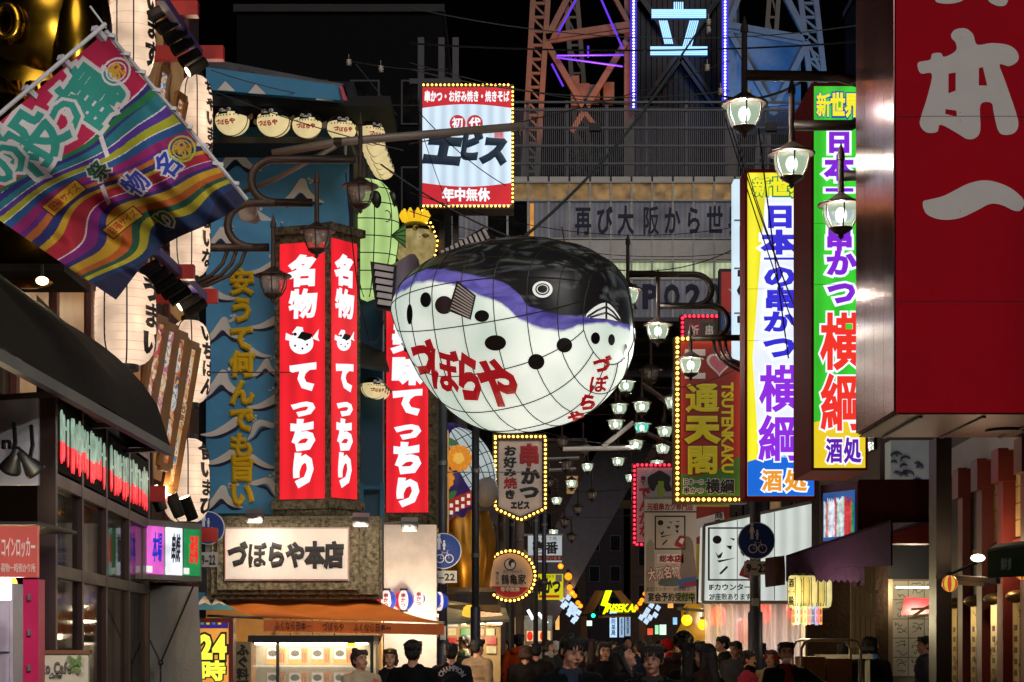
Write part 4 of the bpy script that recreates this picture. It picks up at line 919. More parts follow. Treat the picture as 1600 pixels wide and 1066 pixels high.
for r_, (ya, yb) in enumerate(((1012, 1038), (1050, 1078))):
    MB().box((P(395, 0, 20.5).x, 20.5, P(0, yb+4, 20.5).z), (P(578, 0, 20.5).x, 20.88, P(0, yb+2, 20.5).z)).build('shelf', glassy('#e8f0e8', .1, .6), dc)
    for k in range(4):
        x = 416+35*k; pl = Pl(480, 20.75)
        cd_ = slab(MB(), pl, x, ya, x+30, yb, 0, .01).build('menu_card', paint('#e88a28', .5), dc); slab(MB(), pl, x+1, ya+1, x+19, yb-8, .004, .004).build('photo', paint('#e0dcd0', .5), cd_)
        shape(MB(), pl, ell(x+10, ya+9, 7, 5, 14)[::-1], .008, .004).build('dish', paint('#50402a', .4, var=.6, scale=40), cd_)
        MB().bar(pl.pt(x+21, ya+5, .004), pl.pt(x+28, ya+5, .004), .02, .002).build('price_strip', paint('#40281a'), cd_)
        for q in range(3): MB().bar(pl.pt(x+22+2.5*q, ya+8, .004), pl.pt(x+22+2.5*q, yb-3, .004), .008, .002).build('price_strip', paint('#5a2818'), cd_)
slab(MB(), Pl(549, 20.4), 543, 1003, 555, 1010, .02, .006).build('yellow_tag', paint('#e8c020'), dc)
MB().box(P(392, 1090, 20.385), P(580, 1003, 20.395)).build('glass_front', glassy('#ffffff', .03, .07), dc)
t = thing('open_hours_sign', 'yellow and purple vertical sign reading 24 beside the lantern house', 'sign', P(334, 1003, 19.)-Vector((0, 0, CZ))); pl = Pl(334, 19.)
MB().box((P(304, 0, 19).x, 19.0, .0), (P(364, 0, 19).x, 19.2, P(0, 966, 19).z)).build('case', paint('#6a1c20', .5), t)
slab(MB(), pl, 309, 973, 357, 1120, .012, .02).build('panel', glow('#e89a40', .9, .3), t); slab(MB(), pl, 309, 973, 357, 982, .02, .006).build('purple_band', glow('#3c2478', .8, .1), t)
for i in range(4): slab(MB(), pl, 314+9*i, 973, 319+9*i, 976, .026, .004).build('band_square', glow(['#28a060', '#e0c030', '#2080b0', '#e0c030'][i], .8, 0.), t)
for s_, r_ in (('24', (312, 992, 355, 1028)), ('時', (313, 1032, 353, 1064)), ('間', (313, 1068, 353, 1100))):
    text('letter_outline', s_, pl, r_, BLACK, t, .13, off=.024); text('lettering', s_, pl, r_, glow('#f4f048', 1.1, .05), t, .06, off=.036)
t = thing('narrow_black_sign', 'narrow cream board with black brush lettering beside the yellow vertical sign', 'sign', P(380, 1100, 19.6)); pl = Pl(380, 19.6)
slab(MB(), pl, 367, 1003, 392, 1110, 0, .05).build('board', paint('#8a7850', .6), t); text('lettering', 'ふぐ料理店', pl, (370, 1006, 389, 1100), DARK, t, .06, True)
slab(MB(), Pl(330, 22.6), 306, 926, 372, 953, 0, .05).build('wave_strip', WBLUE, ZR)
for i, x in enumerate((318, 340, 358)): shape(MB(), Pl(330, 22.55), [(x-9, 946), (x-2, 934), (x+3, 932), (x+12, 946), (x+2, 942)][::-1], .0, .01, 2).build('painted_wave', WWAV, ZR)

# ------------------------------------------------------------------ fish lanterns
CREAM = glow('#f4dca0', .72, .15, 5.); FBLK = paint('#14110e', .35); FRED = glow('#a81820', .6, 0.)
def mini_fish(px, py, r, d, yaw, label, lit='#f4dca0', s=.72, word=True):
    """round puffer lantern facing yaw degrees (0 = the camera): dark back, pale belly, eyes, beak, fins"""
    R_ = r*d/F; c = P(px, py, d); t = thing('fish_lantern', label, 'fish lantern', c-Vector((0, 0, R_)), 'small fish lanterns')
    M = Matrix.Rotation(R(yaw), 4, 'Z'); nu, nv = 28, 18; mb = MB(); mb.ball(c, (R_*1.05, R_*1.1, R_*.92), nu, nv, M)
    for k, f in enumerate(mb.f):
        z = sum(mb.v[i][2] for i in f)/4-c.z; v = M.inverted() @ (Vector(mb.v[f[0]])-c); mb.mi[k] = 1 if z > R_*(.22+.06*math.sin(6*v.x/R_)) else 0
    mb.build('body', [glow(lit, s, .15, 5.), FBLK], t, True)
    def on(u, v, off=1.012):   # u right, v up on the face, unit coords
        x, z = u*R_*1.05, v*R_*.92; k = max(0., 1-(u*u+v*v)); return c+M @ Vector((x*off, -math.sqrt(k)*R_*1.1*off, z*off))
    for sgn in (-1, 1):
        e = on(.24*sgn, .48); MB().ball(e, (R_*.16, R_*.06, R_*.12), 10, 6, M).build('eye', WHITE, t, True); MB().ball(e+M @ Vector((0, -R_*.05, 0)), (R_*.07, R_*.02, R_*.05), 8, 6, M).build('pupil', FBLK, t, True)
        mb = MB(); q = [M @ Vector(v)+c for v in ((sgn*R_*.98, 0, R_*.15), (sgn*R_*1.38, 0, R_*.34), (sgn*R_*1.42, 0, R_*.08), (sgn*R_*1.25, 0, -R_*.1))]
        mb.prism(q if sgn > 0 else q[::-1], M @ Vector((0, R_*.06, 0))); mb.build('fin', paint('#6a5a40', .5), t)
    mb = MB(); mb.prism([on(-.2, .32, 1.03), on(.2, .32, 1.03), on(0, .46, 1.05)], M @ Vector((0, R_*.05, 0))); mb.build('beak', WHITE, t)
    for k in range(9):
        u = -.84+1.68*k/8; v = .16-.08*(1-u*u) if abs(u) < .95 else 0; e = on(u*.9, v); MB().ball(e, (R_*.045, R_*.045, R_*.05), 6, 5).build('spot', FBLK, t)
    MB().tube([c+M @ Vector((R_*1.06*math.cos(a), 0, R_*.93*math.sin(a))) for a in [i*math.pi/14 for i in range(29)]], R_*.035, 5, False).build('outline_hoop', FBLK, t)
    if word: text('lettering', 'づぼらや', None, None, FRED, t, .07, fn=lambda a, b, o_: on(-.62+1.24*a, -.42+.34*b-.12*math.sin(math.pi*a), 1.015+o_*.3))
    MB().tube([c+Vector((0, 0, R_*.9)), c+Vector((0, 0, R_*1.3))], R_*.03, 6).build('hanger', BLACK, t)
    return t
for i, (x, y, r, yw) in enumerate(((363, 189, 25, -20), (428, 191, 25, -18), (480, 196, 22, 0), (534, 201, 22, 12), (580, 208, 20, 35))):
    mini_fish(x, y, r, 23.2-.02*i, yw, f'{["leftmost","second","middle","fourth","corner"][i]} round fish lantern under the wave wall roof, counted along the front')
for i, (x, y, d) in enumerate(((585, 225, 23.8), (589, 236, 24.4), (593, 246, 25.), (597, 255, 25.6), (601, 263, 26.2))):
    mini_fish(x-2, y+3, 18-.6*i, d, 62, f'{["first","second","third","fourth","last"][i]} fish lantern in the overlapping file round the corner of the roof', word=(i == 4))
for i in range(3): mini_fish(583+5*i, 606+3*i, 18-i*1.5, 25.0+.4*i, 30, f'{["front","middle","rear"][i]} fish lantern of the low bunch between the two red signs')
MB().prism([P(562, 575, 24.6), P(608, 582, 24.9), P(600, 555, 25.5), P(562, 540, 25.4)], (0, 0, .05)).build('lean_to_roof', paint('#1a1414', .6), ZR)
# ---- crowned fish
def crown_fish(px, py, r, d, yaw, label, ccol, small):
    R_ = r*d/F; c = P(px, py, d); t = thing('crowned_fish_figure', label, 'fish figure', c-Vector((0, 0, R_*1.1))); M = Matrix.Rotation(R(yaw), 4, 'Z')
    mb = MB(); mb.ball(c, (R_, R_*1.1, R_*1.1), 26, 18, M)
    for k, f in enumerate(mb.f): mb.mi[k] = 1 if sum(mb.v[i][2] for i in f)/4-c.z > R_*.55 else 0
    mb.build('body', [glow('#c8b070', .45, .35, 9.), FBLK], t, True)
    for sgn in (-1, 1):
        e = c+M @ Vector((sgn*R_*.42, -R_*.9, R_*.55)); MB().ball(e, R_*.14, 10, 8).build('eye', paint('#d8c070', .4), t, True); MB().ball(e+M @ Vector((0, -R_*.1, 0)), R_*.08, 8, 6).build('pupil', FBLK, t, True)
        mb = MB(); q = [c+M @ Vector((sgn*R_*a, -R_*.1, R_*b)) for a, b in ((.95, .1), (1.45, .42), (1.5, .1), (1.42, -.3))]; mb.prism(q if sgn > 0 else q[::-1], (0, .03, 0)); mb.build('fin', paint('#6a5a30', .5), t)
        for k in range(4): MB().ball(c+M @ Vector((sgn*R_*(.25+.16*k), -R_*(1.0-.13*k), R_*(.12-.05*(k % 2)))), R_*.06, 6, 5).build('spot', FBLK, t)
    MB().ball(c+M @ Vector((0, -R_*1.1, R_*.2)), (R_*.2, R_*.1, R_*.1), 10, 8).build('mouth', paint('#8a7040', .5), t, True)
    cz = c+Vector((0, 0, R_*1.0)); n = 10; w1 = R_*.6
    mb = MB(); mb.lathe([(w1*.8, 0), (w1*.82, R_*.1), (w1*.8, R_*.14)], cz, 20); mb.build('crown_band', glow(ccol, 1., .1), t)
    for k in range(n):
        a = 2*math.pi*k/n; u = Vector((math.cos(a), math.sin(a), 0)); mb = MB()
        mb.tube([cz+u*w1*.8+Vector((0, 0, .1*R_)), cz+u*w1*1.02+Vector((0, 0, .38*R_)), cz+u*w1*.95+Vector((0, 0, .6*R_))], [R_*.12, R_*.15, R_*.05], 8); mb.build('crown_leaf', glow(ccol, 1.1, .1), t, True)
    mb = MB(); mb.ball(cz+Vector((0, 0, .3*R_)), (w1*.7, w1*.7, R_*.28), 14, 8); mb.build('crown_cap', glow('#b04828', .5, .1) if small else glow('#e8c010', .9, .1), t, True)
    return t
crown_fish(512, 322, 34, 24.6, 20, 'yellow crowned puffer figure behind the unlit street lamps', '#f0c400', False)
crown_fish(648, 382, 33, 27.5, 30, 'gold crowned puffer figure above the balloon tail', '#e8b820', True)
# string of bulbs beside it
t = thing('bulb_string', 'double curve of warm bulbs beside the gold crowned puffer', 'light string', P(676, 420, 27.6))
MB().tube([P(657, 330, 27.7), P(672, 352, 27.7), P(681, 378, 27.7), P(676, 405, 27.7), P(664, 425, 27.7)], .02, 6).build('cord', CABLE, t)
bulbs(t, [p+Vector((o_, -.03, 0)) for p in along([P(657, 330, 27.6), P(672, 352, 27.6), P(681, 378, 27.6), P(676, 405, 27.6), P(664, 425, 27.6)], .075) for o_ in (-.03, .03)], .022, BULB)

# ------------------------------------------------------------------ pale green fish hanging behind the pillar
gf = thing('green_fish_lantern', 'tall pale green wire framed fish lantern hanging behind the pillar sign', 'fish lantern', P(578, 475, 25.5))
c = P(574, 375, 25.5); sx, sz = .44, .88; GF = glow('#c2e690', .78, .25, 1.6)
def gpt(a, b, k=1.):   # a azimuth, b -1..1 height
    r = sx*max(0., 1-abs(b)**2.4)**.5*(1+.16*b); return c+Vector((r*k*math.cos(a), r*k*math.sin(a)*1.15, sz*b))
mb = MB(); nu, nv = 28, 24
for j in range(nv+1):
    for i in range(nu): mb.v.append(tuple(gpt(2*math.pi*i/nu, -1+2*j/nv)))
for j in range(nv):
    for i in range(nu): k = (i+1) % nu; mb.f.append((j*nu+i, j*nu+k, (j+1)*nu+k, (j+1)*nu+i)); mb.mi.append(0)
mb.build('body', GF, gf, True)
for j in range(7): b = -.8+1.6*j/6; MB().tube([gpt(2*math.pi*i/24, b+.05*math.sin(2*math.pi*i/24), 1.01) for i in range(25)], .008, 5, False).build('wire', paint('#2a2c1c'), gf)
for i in range(10): MB().tube([gpt(2*math.pi*i/10, -.95+1.9*j/16, 1.01) for j in range(17)], .008, 5).build('wire', paint('#2a2c1c'), gf)
for a, b, r in ((-70, .52, .09), (-25, .60, .08)): MB().ball(gpt(R(a), b, 1.0), (r, .03, r*1.5), 12, 8).build('eye', FBLK, gf, True)
MB().tube([gpt(R(-48), .28, 1.02)+Vector((.05*math.cos(q), 0, .08*math.sin(q))) for q in [k*math.pi/6 for k in range(13)]], .008, 5, False).build('mouth', FBLK, gf)
fn = [P(612, 368, 25.2), P(634, 350, 25.), P(634, 388, 25.)]; mb = MB(); mb.prism([fn[0], fn[2], fn[1]], (0, .03, 0)); mb.build('fin', glow('#5a8a48', .4, .3), gf)
for k in range(5): MB().tube([fn[0]-Vector((0, .01, 0)), fn[1].lerp(fn[2], k/4)-Vector((0, .02, 0))], .008, 5).build('fin_ray', FBLK, gf)
MB().tube([c+Vector((0, 0, sz)), c+Vector((0, 0, sz+1.2))], .012).build('hanger', CABLE, gf)

# ------------------------------------------------------------------ the great puffer balloon over the street
BD = 24.; C0 = P(797, 478, BD); yw = R(40); fw_ = Vector((math.cos(yw), -math.sin(yw), 0)); lt = Vector((-math.sin(yw), -math.cos(yw), 0))
def bpt(t, ph, k=1.):
    x = -math.cos(math.pi*t); s_ = math.sin(ph); ex_ = (.86+(.5*min(1., -s_*1.5)*min(1., -x*2.2) if s_ < 0 else 0.)) if x < 0 else .86-(.36*min(1., -s_*1.6) if s_ < 0 else -.08*s_)*min(1., x*2.5); rho = max(0., math.sin(math.pi*t))**ex_
    rz = (.86 if s_ > 0 else 1.70*(1+.05*x)); return C0+fw_*(1.72*x*(1 if x > 0 else 1.02))*k+lt*(1.28*rho*math.cos(ph)*k)+Vector((0, 0, rz*rho*s_*k+.06*x*0))
f1 = [(600, 446), (626, 438), (667, 420), (703, 422), (738, 430), (774, 438), (792, 445), (810, 457), (824, 477), (852, 488), (881, 493), (913, 495), (963, 502), (990, 512)]
f2 = [(600, 470), (630, 455), (649, 443), (678, 439.5), (706, 445), (728, 452), (752, 463), (774, 470), (792, 480), (810, 498), (831, 509), (852, 514), (881, 518), (902, 509), (927, 505), (949, 505), (970, 516), (985, 536)]
itp = lambda f, x: float(np.interp(x, [p[0] for p in f], [p[1] for p in f]))
def proj(p): return HX+p.x*F/p.y, HY-(p.z-CZ)*F/p.y
pu = thing('puffer_balloon', 'huge lit puffer fish balloon with red lettering hung over the street', 'fish balloon', P(797, 690, BD))
nt_, np_ = 120, 120; mb = MB(); s1 = []; s2 = []
for i in range(nt_+1):
    for j in range(np_):
        t_, ph = .004+.992*i/nt_, 2*math.pi*j/np_; p = bpt(t_, ph); mb.v.append(tuple(p))
        q = bpt(t_, math.pi-ph) if math.cos(ph) < 0 else p; x, y = proj(q); s1.append(y-itp(f1, x)); s2.append(y-itp(f2, x))
for i in range(nt_):
    for j in range(np_): k = (j+1) % np_; mb.f.append((i*np_+j, i*np_+k, (i+1)*np_+k, (i+1)*np_+j)); mb.mi.append(0)
mb.f += [tuple(range(np_))[::-1], tuple(range(nt_*np_, (nt_+1)*np_))]; mb.mi += [0, 0]
m, ntr, bs = _mat(('balloon skin',)); N, L = ntr.nodes, ntr.links
def node(ty, **kw):
    n_ = N.new(ty)
    for k_, v_ in kw.items(): setattr(n_, k_, v_)
    return n_
tc = node('ShaderNodeTexCoord'); nz = node('ShaderNodeTexNoise'); nz.inputs['Scale'].default_value = 5; nz.inputs['Detail'].default_value = 6; L.new(tc.outputs['Object'], nz.inputs['Vector'])
def thr(attr, w_):
    a = node('ShaderNodeAttribute', attribute_name=attr); ad = node('ShaderNodeMath', operation='MULTIPLY_ADD'); L.new(nz.outputs[0], ad.inputs[0]); ad.inputs[1].default_value = 9.; ad.inputs[2].default_value = -4.5
    su = node('ShaderNodeMath', operation='ADD'); L.new(a.outputs['Fac'], su.inputs[0]); L.new(ad.outputs[0], su.inputs[1])
    mr = node('ShaderNodeMapRange'); L.new(su.outputs[0], mr.inputs[0]); mr.inputs[1].default_value = -w_; mr.inputs[2].default_value = w_; return mr
st = node('ShaderNodeTexNoise'); st.inputs['Scale'].default_value = 1.3; st.inputs['Detail'].default_value = 8; st.inputs['Distortion'].default_value = 2.; mp = node('ShaderNodeMapping'); mp.inputs['Scale'].default_value = (1, 1, 2.4); L.new(tc.outputs['Object'], mp.inputs['Vector']); L.new(mp.outputs[0], st.inputs['Vector'])
rb = node('ShaderNodeValToRGB'); rb.color_ramp.elements[0].position = .52; rb.color_ramp.elements[0].color = (.006, .006, .007, 1); rb.color_ramp.elements[1].position = .78; rb.color_ramp.elements[1].color = (.10, .11, .105, 1); L.new(st.outputs[0], rb.inputs[0])  # pale streaks painted in to imitate scratchy reflections on the black back
rv = node('ShaderNodeValToRGB'); rv.color_ramp.elements[0].position = .3; rv.color_ramp.elements[0].color = lin('#2c2470')+(1,); rv.color_ramp.elements[1].position = .75; rv.color_ramp.elements[1].color = lin('#7068b8')+(1,); L.new(st.outputs[0], rv.inputs[0])
rw = node('ShaderNodeValToRGB'); rw.color_ramp.elements[0].position = .3; rw.color_ramp.elements[0].color = lin('#b4cabc')+(1,); rw.color_ramp.elements[1].position = .7; rw.color_ramp.elements[1].color = lin('#f4faf0')+(1,)
n3 = node('ShaderNodeTexNoise'); n3.inputs['Scale'].default_value = .9; L.new(tc.outputs['Object'], n3.inputs['Vector']); L.new(n3.outputs[0], rw.inputs[0])
mx1 = node('ShaderNodeMixRGB'); mx2 = node('ShaderNodeMixRGB'); L.new(thr('s1', 1.5).outputs[0], mx1.inputs[0]); L.new(rb.outputs[0], mx1.inputs[1]); L.new(rv.outputs[0], mx1.inputs[2])
t2_ = thr('s2', 2.5); L.new(t2_.outputs[0], mx2.inputs[0]); L.new(mx1.outputs[0], mx2.inputs[1]); L.new(rw.outputs[0], mx2.inputs[2])
L.new(mx2.outputs[0], bs.inputs['Base Color']); L.new(mx2.outputs[0], bs.inputs['Emission Color']); bs.inputs['Emission Strength'].default_value = .82; bs.inputs['Roughness'].default_value = .38
po = mb.build('skin', m, pu, True)
for nm, vals in (('s1', s1), ('s2', s2)):
    at = po.data.attributes.new(nm, 'FLOAT', 'POINT'); at.data.foreach_set('value', np.array(vals, dtype=np.float32))
bv = BVHTree.FromPolygons([Vector(v) for v in mb.v], mb.f); cam0 = Vector((0, 0, CZ))
def onb(px, py, off=.01):
    d = (P(px, py, 1.)-cam0).normalized(); h, n_, _, _ = bv.ray_cast(cam0, d)
    if h is None:
        h, n_, _, _ = bv.find_nearest(P(px, py, BD-.3))
    return h+n_*off*(1 if n_.dot(d) < 0 else -1)
WIRE = glow('#3c3420', .25, 0.)
for i in range(1, 11):
    tt = i/11; MB().tube([bpt(tt, 2*math.pi*j/48, 1.004) for j in range(49)], 0.0075, 5, False).build('hoop_wire', WIRE, pu)
for j in range(16): MB().tube([bpt(.05+.86*i/40, 2*math.pi*(j+.3)/16, 1.004) for i in range(41)], 0.0075, 5).build('long_wire', WIRE, pu)
zf = lambda x, y: (560+.3566*x, 320+.3566*y)
def patch(name, pts, mat, off, parent=pu, grid=6):
    """painted patch that follows the balloon's skin: a fan of rings from its centre"""
    cx = sum(p[0] for p in pts)/len(pts); cy_ = sum(p[1] for p in pts)/len(pts); mb = MB(); n = len(pts)
    for g in range(1, grid+1):
        for x, y in pts: mb.v.append(tuple(onb(cx+(x-cx)*g/grid, cy_+(y-cy_)*g/grid, off)))
    mb.v.append(tuple(onb(cx, cy_, off))); c_ = len(mb.v)-1
    for i in range(n):
        mb.f.append((c_, i, (i+1) % n)); mb.mi.append(0)
        for g in range(grid-1): mb.f.append((g*n+i, (g+1)*n+i, (g+1)*n+(i+1) % n, g*n+(i+1) % n)); mb.mi.append(0)
    return mb.build(name, mat, parent, True)
SPOT = glow('#100e10', .3, 0., base=.8)
for x, y, rx, ry in ((298, 417, 24, 33), (228, 480, 13, 45), (378, 440, 40, 40), (543, 488, 32, 26), (602, 605, 47, 34), (780, 687, 36, 34), (902, 615, 34, 32), (1036, 585, 20, 26), (1106, 592, 15, 25), (1168, 643, 9, 33)):
    patch('spot', ell(*zf(x, y), rx*.3566, ry*.3566, 22), SPOT, .012)
ex, ey = zf(807, 373); EW = glow('#f0f0e8', .8, 0.)
for rx, ry, m_, o_ in ((17, 15, FBLK, .014), (15.6, 13, EW, .02), (11, 9.2, FBLK, .026), (9, 7.2, EW, .03), (7.6, 6, FBLK, .034)): patch('eye_ring', ell(ex, ey, rx, ry, 26, .2), m_, o_)
patch('mouth', [zf(*p) for p in catmull([(995, 492), (1030, 450), (1078, 430), (1115, 455), (1145, 510), (1080, 500)], 3)], EW, .015)
for q in ([(1000, 492), (1040, 465), (1080, 447), (1110, 470), (1140, 508)], [(1012, 495), (1050, 482), (1080, 474), (1110, 490), (1132, 508)], [(1080, 432), (1080, 500)]): MB().tube([onb(*zf(*p), .022) for p in q], .014, 5).build('mouth_line', FBLK, pu)
RDB = glow('#a8141c', .7, .1)
for ch, r_ in (('づ', (645, 526, 680, 590)), ('ぼ', (672, 540, 719, 614)), ('ら', (712, 550, 756, 628)), ('や', (747, 560, 812, 636))):
    x0, y0, x1, y1 = r_; text('lettering', ch, None, None, RDB, pu, .06, fn=lambda a, b, o_, q=r_: onb(q[0]+(q[2]-q[0])*(a+.12*(b-.5)*-1), q[1]+(q[3]-q[1])*(1-b)+.28*(q[2]-q[0])*(a-.5), .016+o_*.4))
for ch, r_ in (('づ', (925, 555, 953, 583)), ('ぼ', (919, 585, 948, 613)), ('ら', (903, 614, 932, 640)), ('や', (886, 640, 914, 662))):
    text('lettering', ch, None, None, RDB, pu, .06, fn=lambda a, b, o_, q=r_: onb(q[0]+(q[2]-q[0])*(a+.1*(b-.5)), q[1]+(q[3]-q[1])*(1-b), .016+o_*.4))
FING = paint('#e4dad6', .6); FDK = paint('#1c1618', .5)
def fin(name, pts, d0, d1, rays, ray_w=.03):
    """bony fin plate with pale raised rays; depth runs from d0 at the first point to d1 at the last"""
    q = [P(*zf(x, y), d) for (x, y), d in pts]; mb = MB(); mb.prism(q[::-1], (0, .05, 0)); o = mb.build(name, FDK, pu)
    for a, b in rays:
        pa, pb = P(*zf(*a[0]), a[1]-.05), P(*zf(*b[0]), b[1]-.05); MB().bar(pa, pb, ray_w, .02, (0, 1, 0)).build('fin_ray', FING, o)
fin('dorsal_fin', [((345, 228), 24.9), ((470, 145), 24.8), ((548, 98), 24.7), ((575, 118), 24.6), ((625, 168), 24.5), ((520, 200), 24.6)], 0, 0, [(((372+22*k, 222-7*k-(k*k)*.12), 24.8-.02*k), ((372+20*k-4, 200-10.2*k), 24.8-.02*k)) for k in range(10)], .045)
fin('pectoral_fin', [((432, 332), 22.75), ((515, 398), 22.7), ((492, 502), 22.7), ((392, 462), 22.8)], 0, 0, [(((436-4*k, 350+13*k), 22.75), ((506-2.4*k, 405+11*k), 22.7)) for k in range(9)], .017)
fin('belly_fin', [((185, 545), 24.9), ((205, 570), 24.8), ((222, 650), 24.6), ((200, 640), 24.9)], 0, 0, [(((190, 560+16*k), 24.85), ((208, 580+16*k), 24.8)) for k in range(4)], .02)
MB().tube([P(*zf(215, 370), 25.25), P(*zf(160, 360), 25.3), P(*zf(120, 355), 25.3)], [.50, .36, .26], 16).build('tail_root', paint('#8a7c84', .6), pu, True)
fin('tail_fin', [((52, 248), 24.6), ((168, 266), 24.6), ((155, 466), 24.6), ((80, 460), 24.6), ((62, 360), 24.6)], 0, 0, [(((70+3*k, 270+31*k), 24.6), ((154-2*k, 284+30*k), 24.6)) for k in range(6)], .065)
# hanging rings and cables
for nm, a, b, c_ in (('main', (709, 162), (709, 130), None), ('rear', (908, 214), (890, 150), None)):
    q = P(*zf(*a), 24.3); MB().tube([q+Vector((.07*math.cos(k*.6), 0, .07*math.sin(k*.6))) for k in range(12)], .018, 6, False).build('hanging_ring', STEEL, pu)
# ------------------------------------------------------------------ bulb-edged signs on the left of the street
INK = paint('#15161c', .5)
eb = thing('rooftop_lightbox', 'square white and red lightbox edged with bulbs high above the street', 'sign', P(730, 325, 34.)); pl = Pl(730, 34.)
slab(MB(), pl, 655, 131, 803, 325, -.03, .6).build('case', paint('#2c2622', .5), eb)
slab(MB(), pl, 660, 137, 799, 320, 0, .03).build('face', glow('#cfe4f6', 1., .07, .9), eb)
RB = glow('#c8202c', .95, .1)
cu = lambda y0, y1, k: [(660+139*i/16, y0+k*math.sin(math.pi*i/16)) for i in range(17)]
shape(MB(), pl, [(660, 137)]+[(x, y) for x, y in cu(169, 0, -6)]+[(799, 137)], .008, .006).build('red_band', RB, eb)
shape(MB(), pl, [(799, 320)]+[(x, y) for x, y in cu(286, 0, 6)][::-1]+[(660, 320)], .008, .006).build('red_band', RB, eb)
text('lettering', '串かつ・お好み焼き・焼きそば', pl, (663, 142, 796, 160), SWHT, eb, .05, off=.016); text('lettering', '年中無休', pl, (691, 294, 765, 315), SWHT, eb, .05, off=.016)
LI = glow('#16324a', .35, 0., base=.6)
for ch, r_ in (('エ', (664, 207, 722, 262)), ('ビ', (718, 204, 752, 252)), ('ス', (752, 212, 794, 258))): text('lettering', ch, pl, r_, LI, eb, .09, off=.016, slant=.12, rot=-4)
for x, ch in ((715, '初'), (742, '代')):
    shape(MB(), pl, ell(x, 193, 12.5, 13, 24)[::-1], .012, .004).build('seal', glow('#c02c34', .9, 0.), eb); text('lettering', ch, pl, (x-9, 184, x+9, 202), SWHT, eb, .04, off=.02)
slab(MB(), pl, 772, 203, 787, 217, .012, .004).build('seal', glow('#d8a0a8', .9, 0.), eb); text('lettering', '鍋屋', pl, (773, 204, 786, 216), glow('#c02c34', .8, 0.), eb, .0, off=.02)
bulbs(eb, [pl.pt(x, y, .05) for x, y in [(662+6.6*i, 134) for i in range(21)]+[(801, 138+6.6*i) for i in range(28)]+[(662+6.6*i, 323) for i in range(21)]], .028, BULB)
for x in (658, 690, 712): MB().bar(P(x, 420, 34.7), P(x, 60, 34.7), .12).build('steel_post', paint('#4a4a52', .5, .4), eb)
MB().bar(P(640, 128, 34.7), P(720, 128, 34.7), .1).build('steel_rail', paint('#4a4a52', .5, .4), eb)
# round traffic signs
def walk_sign(px, py, r, d, label, plate, pole):
    t = thing('round_blue_sign', label, 'traffic sign', P(px, plate[3], d)); pl = Pl(px, d); k = r/28.
    bl = paint('#123a8c', .35, var=.08); wt = paint('#e4e6ea', .4, var=.04)
    shape(MB(), pl, ell(px, py, r, r, 40)[::-1], 0, .03).build('rim', wt, t); shape(MB(), pl, ell(px, py, r-1.3, r-1.3, 40)[::-1], .006, .01).build('disc', bl, t)
    X = lambda x: px+x*k; Y = lambda y: py+y*k
    for cx, cy_, h in ((-7, -24, 1.), (1, -15, .62)):   # grown-up and child
        shape(MB(), pl, ell(X(cx), Y(cy_), 2.4*h*k, 2.6*h*k, 12)[::-1], .012, .004).build('figure_head', wt, t)
        shape(MB(), pl, [(X(cx+a*h), Y(cy_+b*h)) for a, b in ((-2, 3), (2, 3), (4.4, 12), (3.2, 12.4), (2, 8), (2.2, 22), (.4, 22), (0, 14), (-.4, 22), (-2.4, 22), (-2, 8), (-3.4, 12.4), (-4.4, 12))][::-1], .012, .004).build('figure_body', wt, t)
    for cx in (-5.5, 9): MB().tube([pl.pt(X(cx+6.2*math.cos(q)), Y(12+6.2*math.sin(q)), .012) for q in [i*math.pi/9 for i in range(19)]], .007*k, 5, False).build('wheel', wt, t)
    for a, b in (((-5.5, 12), (-2, 3)), ((-2, 3), (6.5, 3)), ((6.5, 3), (9, 12)), ((-2, 3), (1, 12)), ((1, 12), (6.5, 3)), ((6.5, 3), (5.6, 0)), ((5.6, 0), (8, -.5)), ((-3.6, 1.5), (-.6, 1.5)), ((-5.5, 12), (1, 12))): MB().bar(pl.pt(X(a[0]), Y(a[1]), .012), pl.pt(X(b[0]), Y(b[1]), .012), .012*k, .004).build('bicycle_bar', wt, t)
    slab(MB(), pl, *plate, 0, .02).build('hours_plate', paint('#b8b6b4', .4, var=.05), t); x0, y0, x1, y1 = plate
    text('lettering', '9–22', pl, (x0+3, y0+4, x1-3, y1-4), INK, t, .03)
    if pole: MB().bar(P(px, plate[3]+2, d+.06), P(px, py-r*.5, d+.06), .05).build('clamp', STEEL, t)
def post(px, d, ytop, wpx, label, thick=None, mat=None, ball=False):
    t = thing('steel_post', label, 'post', P(px, 1003, d)-Vector((0, 0, CZ))); r = wpx/2*d/F; b = t.location
    MB().tube([Vector(b), P(px, ytop, d)], r, 14).build('shaft', mat or POLE, t, True)
    if thick: MB().tube([Vector(b), P(px, thick, d), P(px, thick-3, d)], [r*1.35, r*1.35, r], 14).build('sleeve', mat or POLE, t, True)
    for y in ((ytop*.6+400, ytop*.3+700)): MB().lathe([(r*1.12, -.03), (r*1.12, .03)], P(px, y, d), 14).build('collar', STEEL, t)
    if ball: MB().ball(P(px, ytop-6, d), r*1.25, 12, 10).build('ball', mat or POLE, t, True)
    return t
post(692, 25, 540, 14, 'dark grey post carrying the left blue round sign', 1000)
slab(MB(), Pl(692, 24.9), 688, 978, 697, 1000, .06, .004).build('posted_notice', paint('#c0bcb8', .6), bpy.data.objects['steel_post'])
post(743, 27, 560, 12, 'dark slim post just right of the left blue round sign', 950)
post(784, 37, 700, 12, 'rusty grey utility post behind the round bulb sign', None, paint('#7a7068', .6, .2, .4))
post(800, 37.5, 700, 9, 'slim grey post between the two bulb edged signs')
post(812, 39, 740, 14, 'thick brown utility post left of the small white sign', None, paint('#6a5a50', .7, .1, .4))
post(837, 44, 690, 8, 'thin dark post crossing the small white sign')
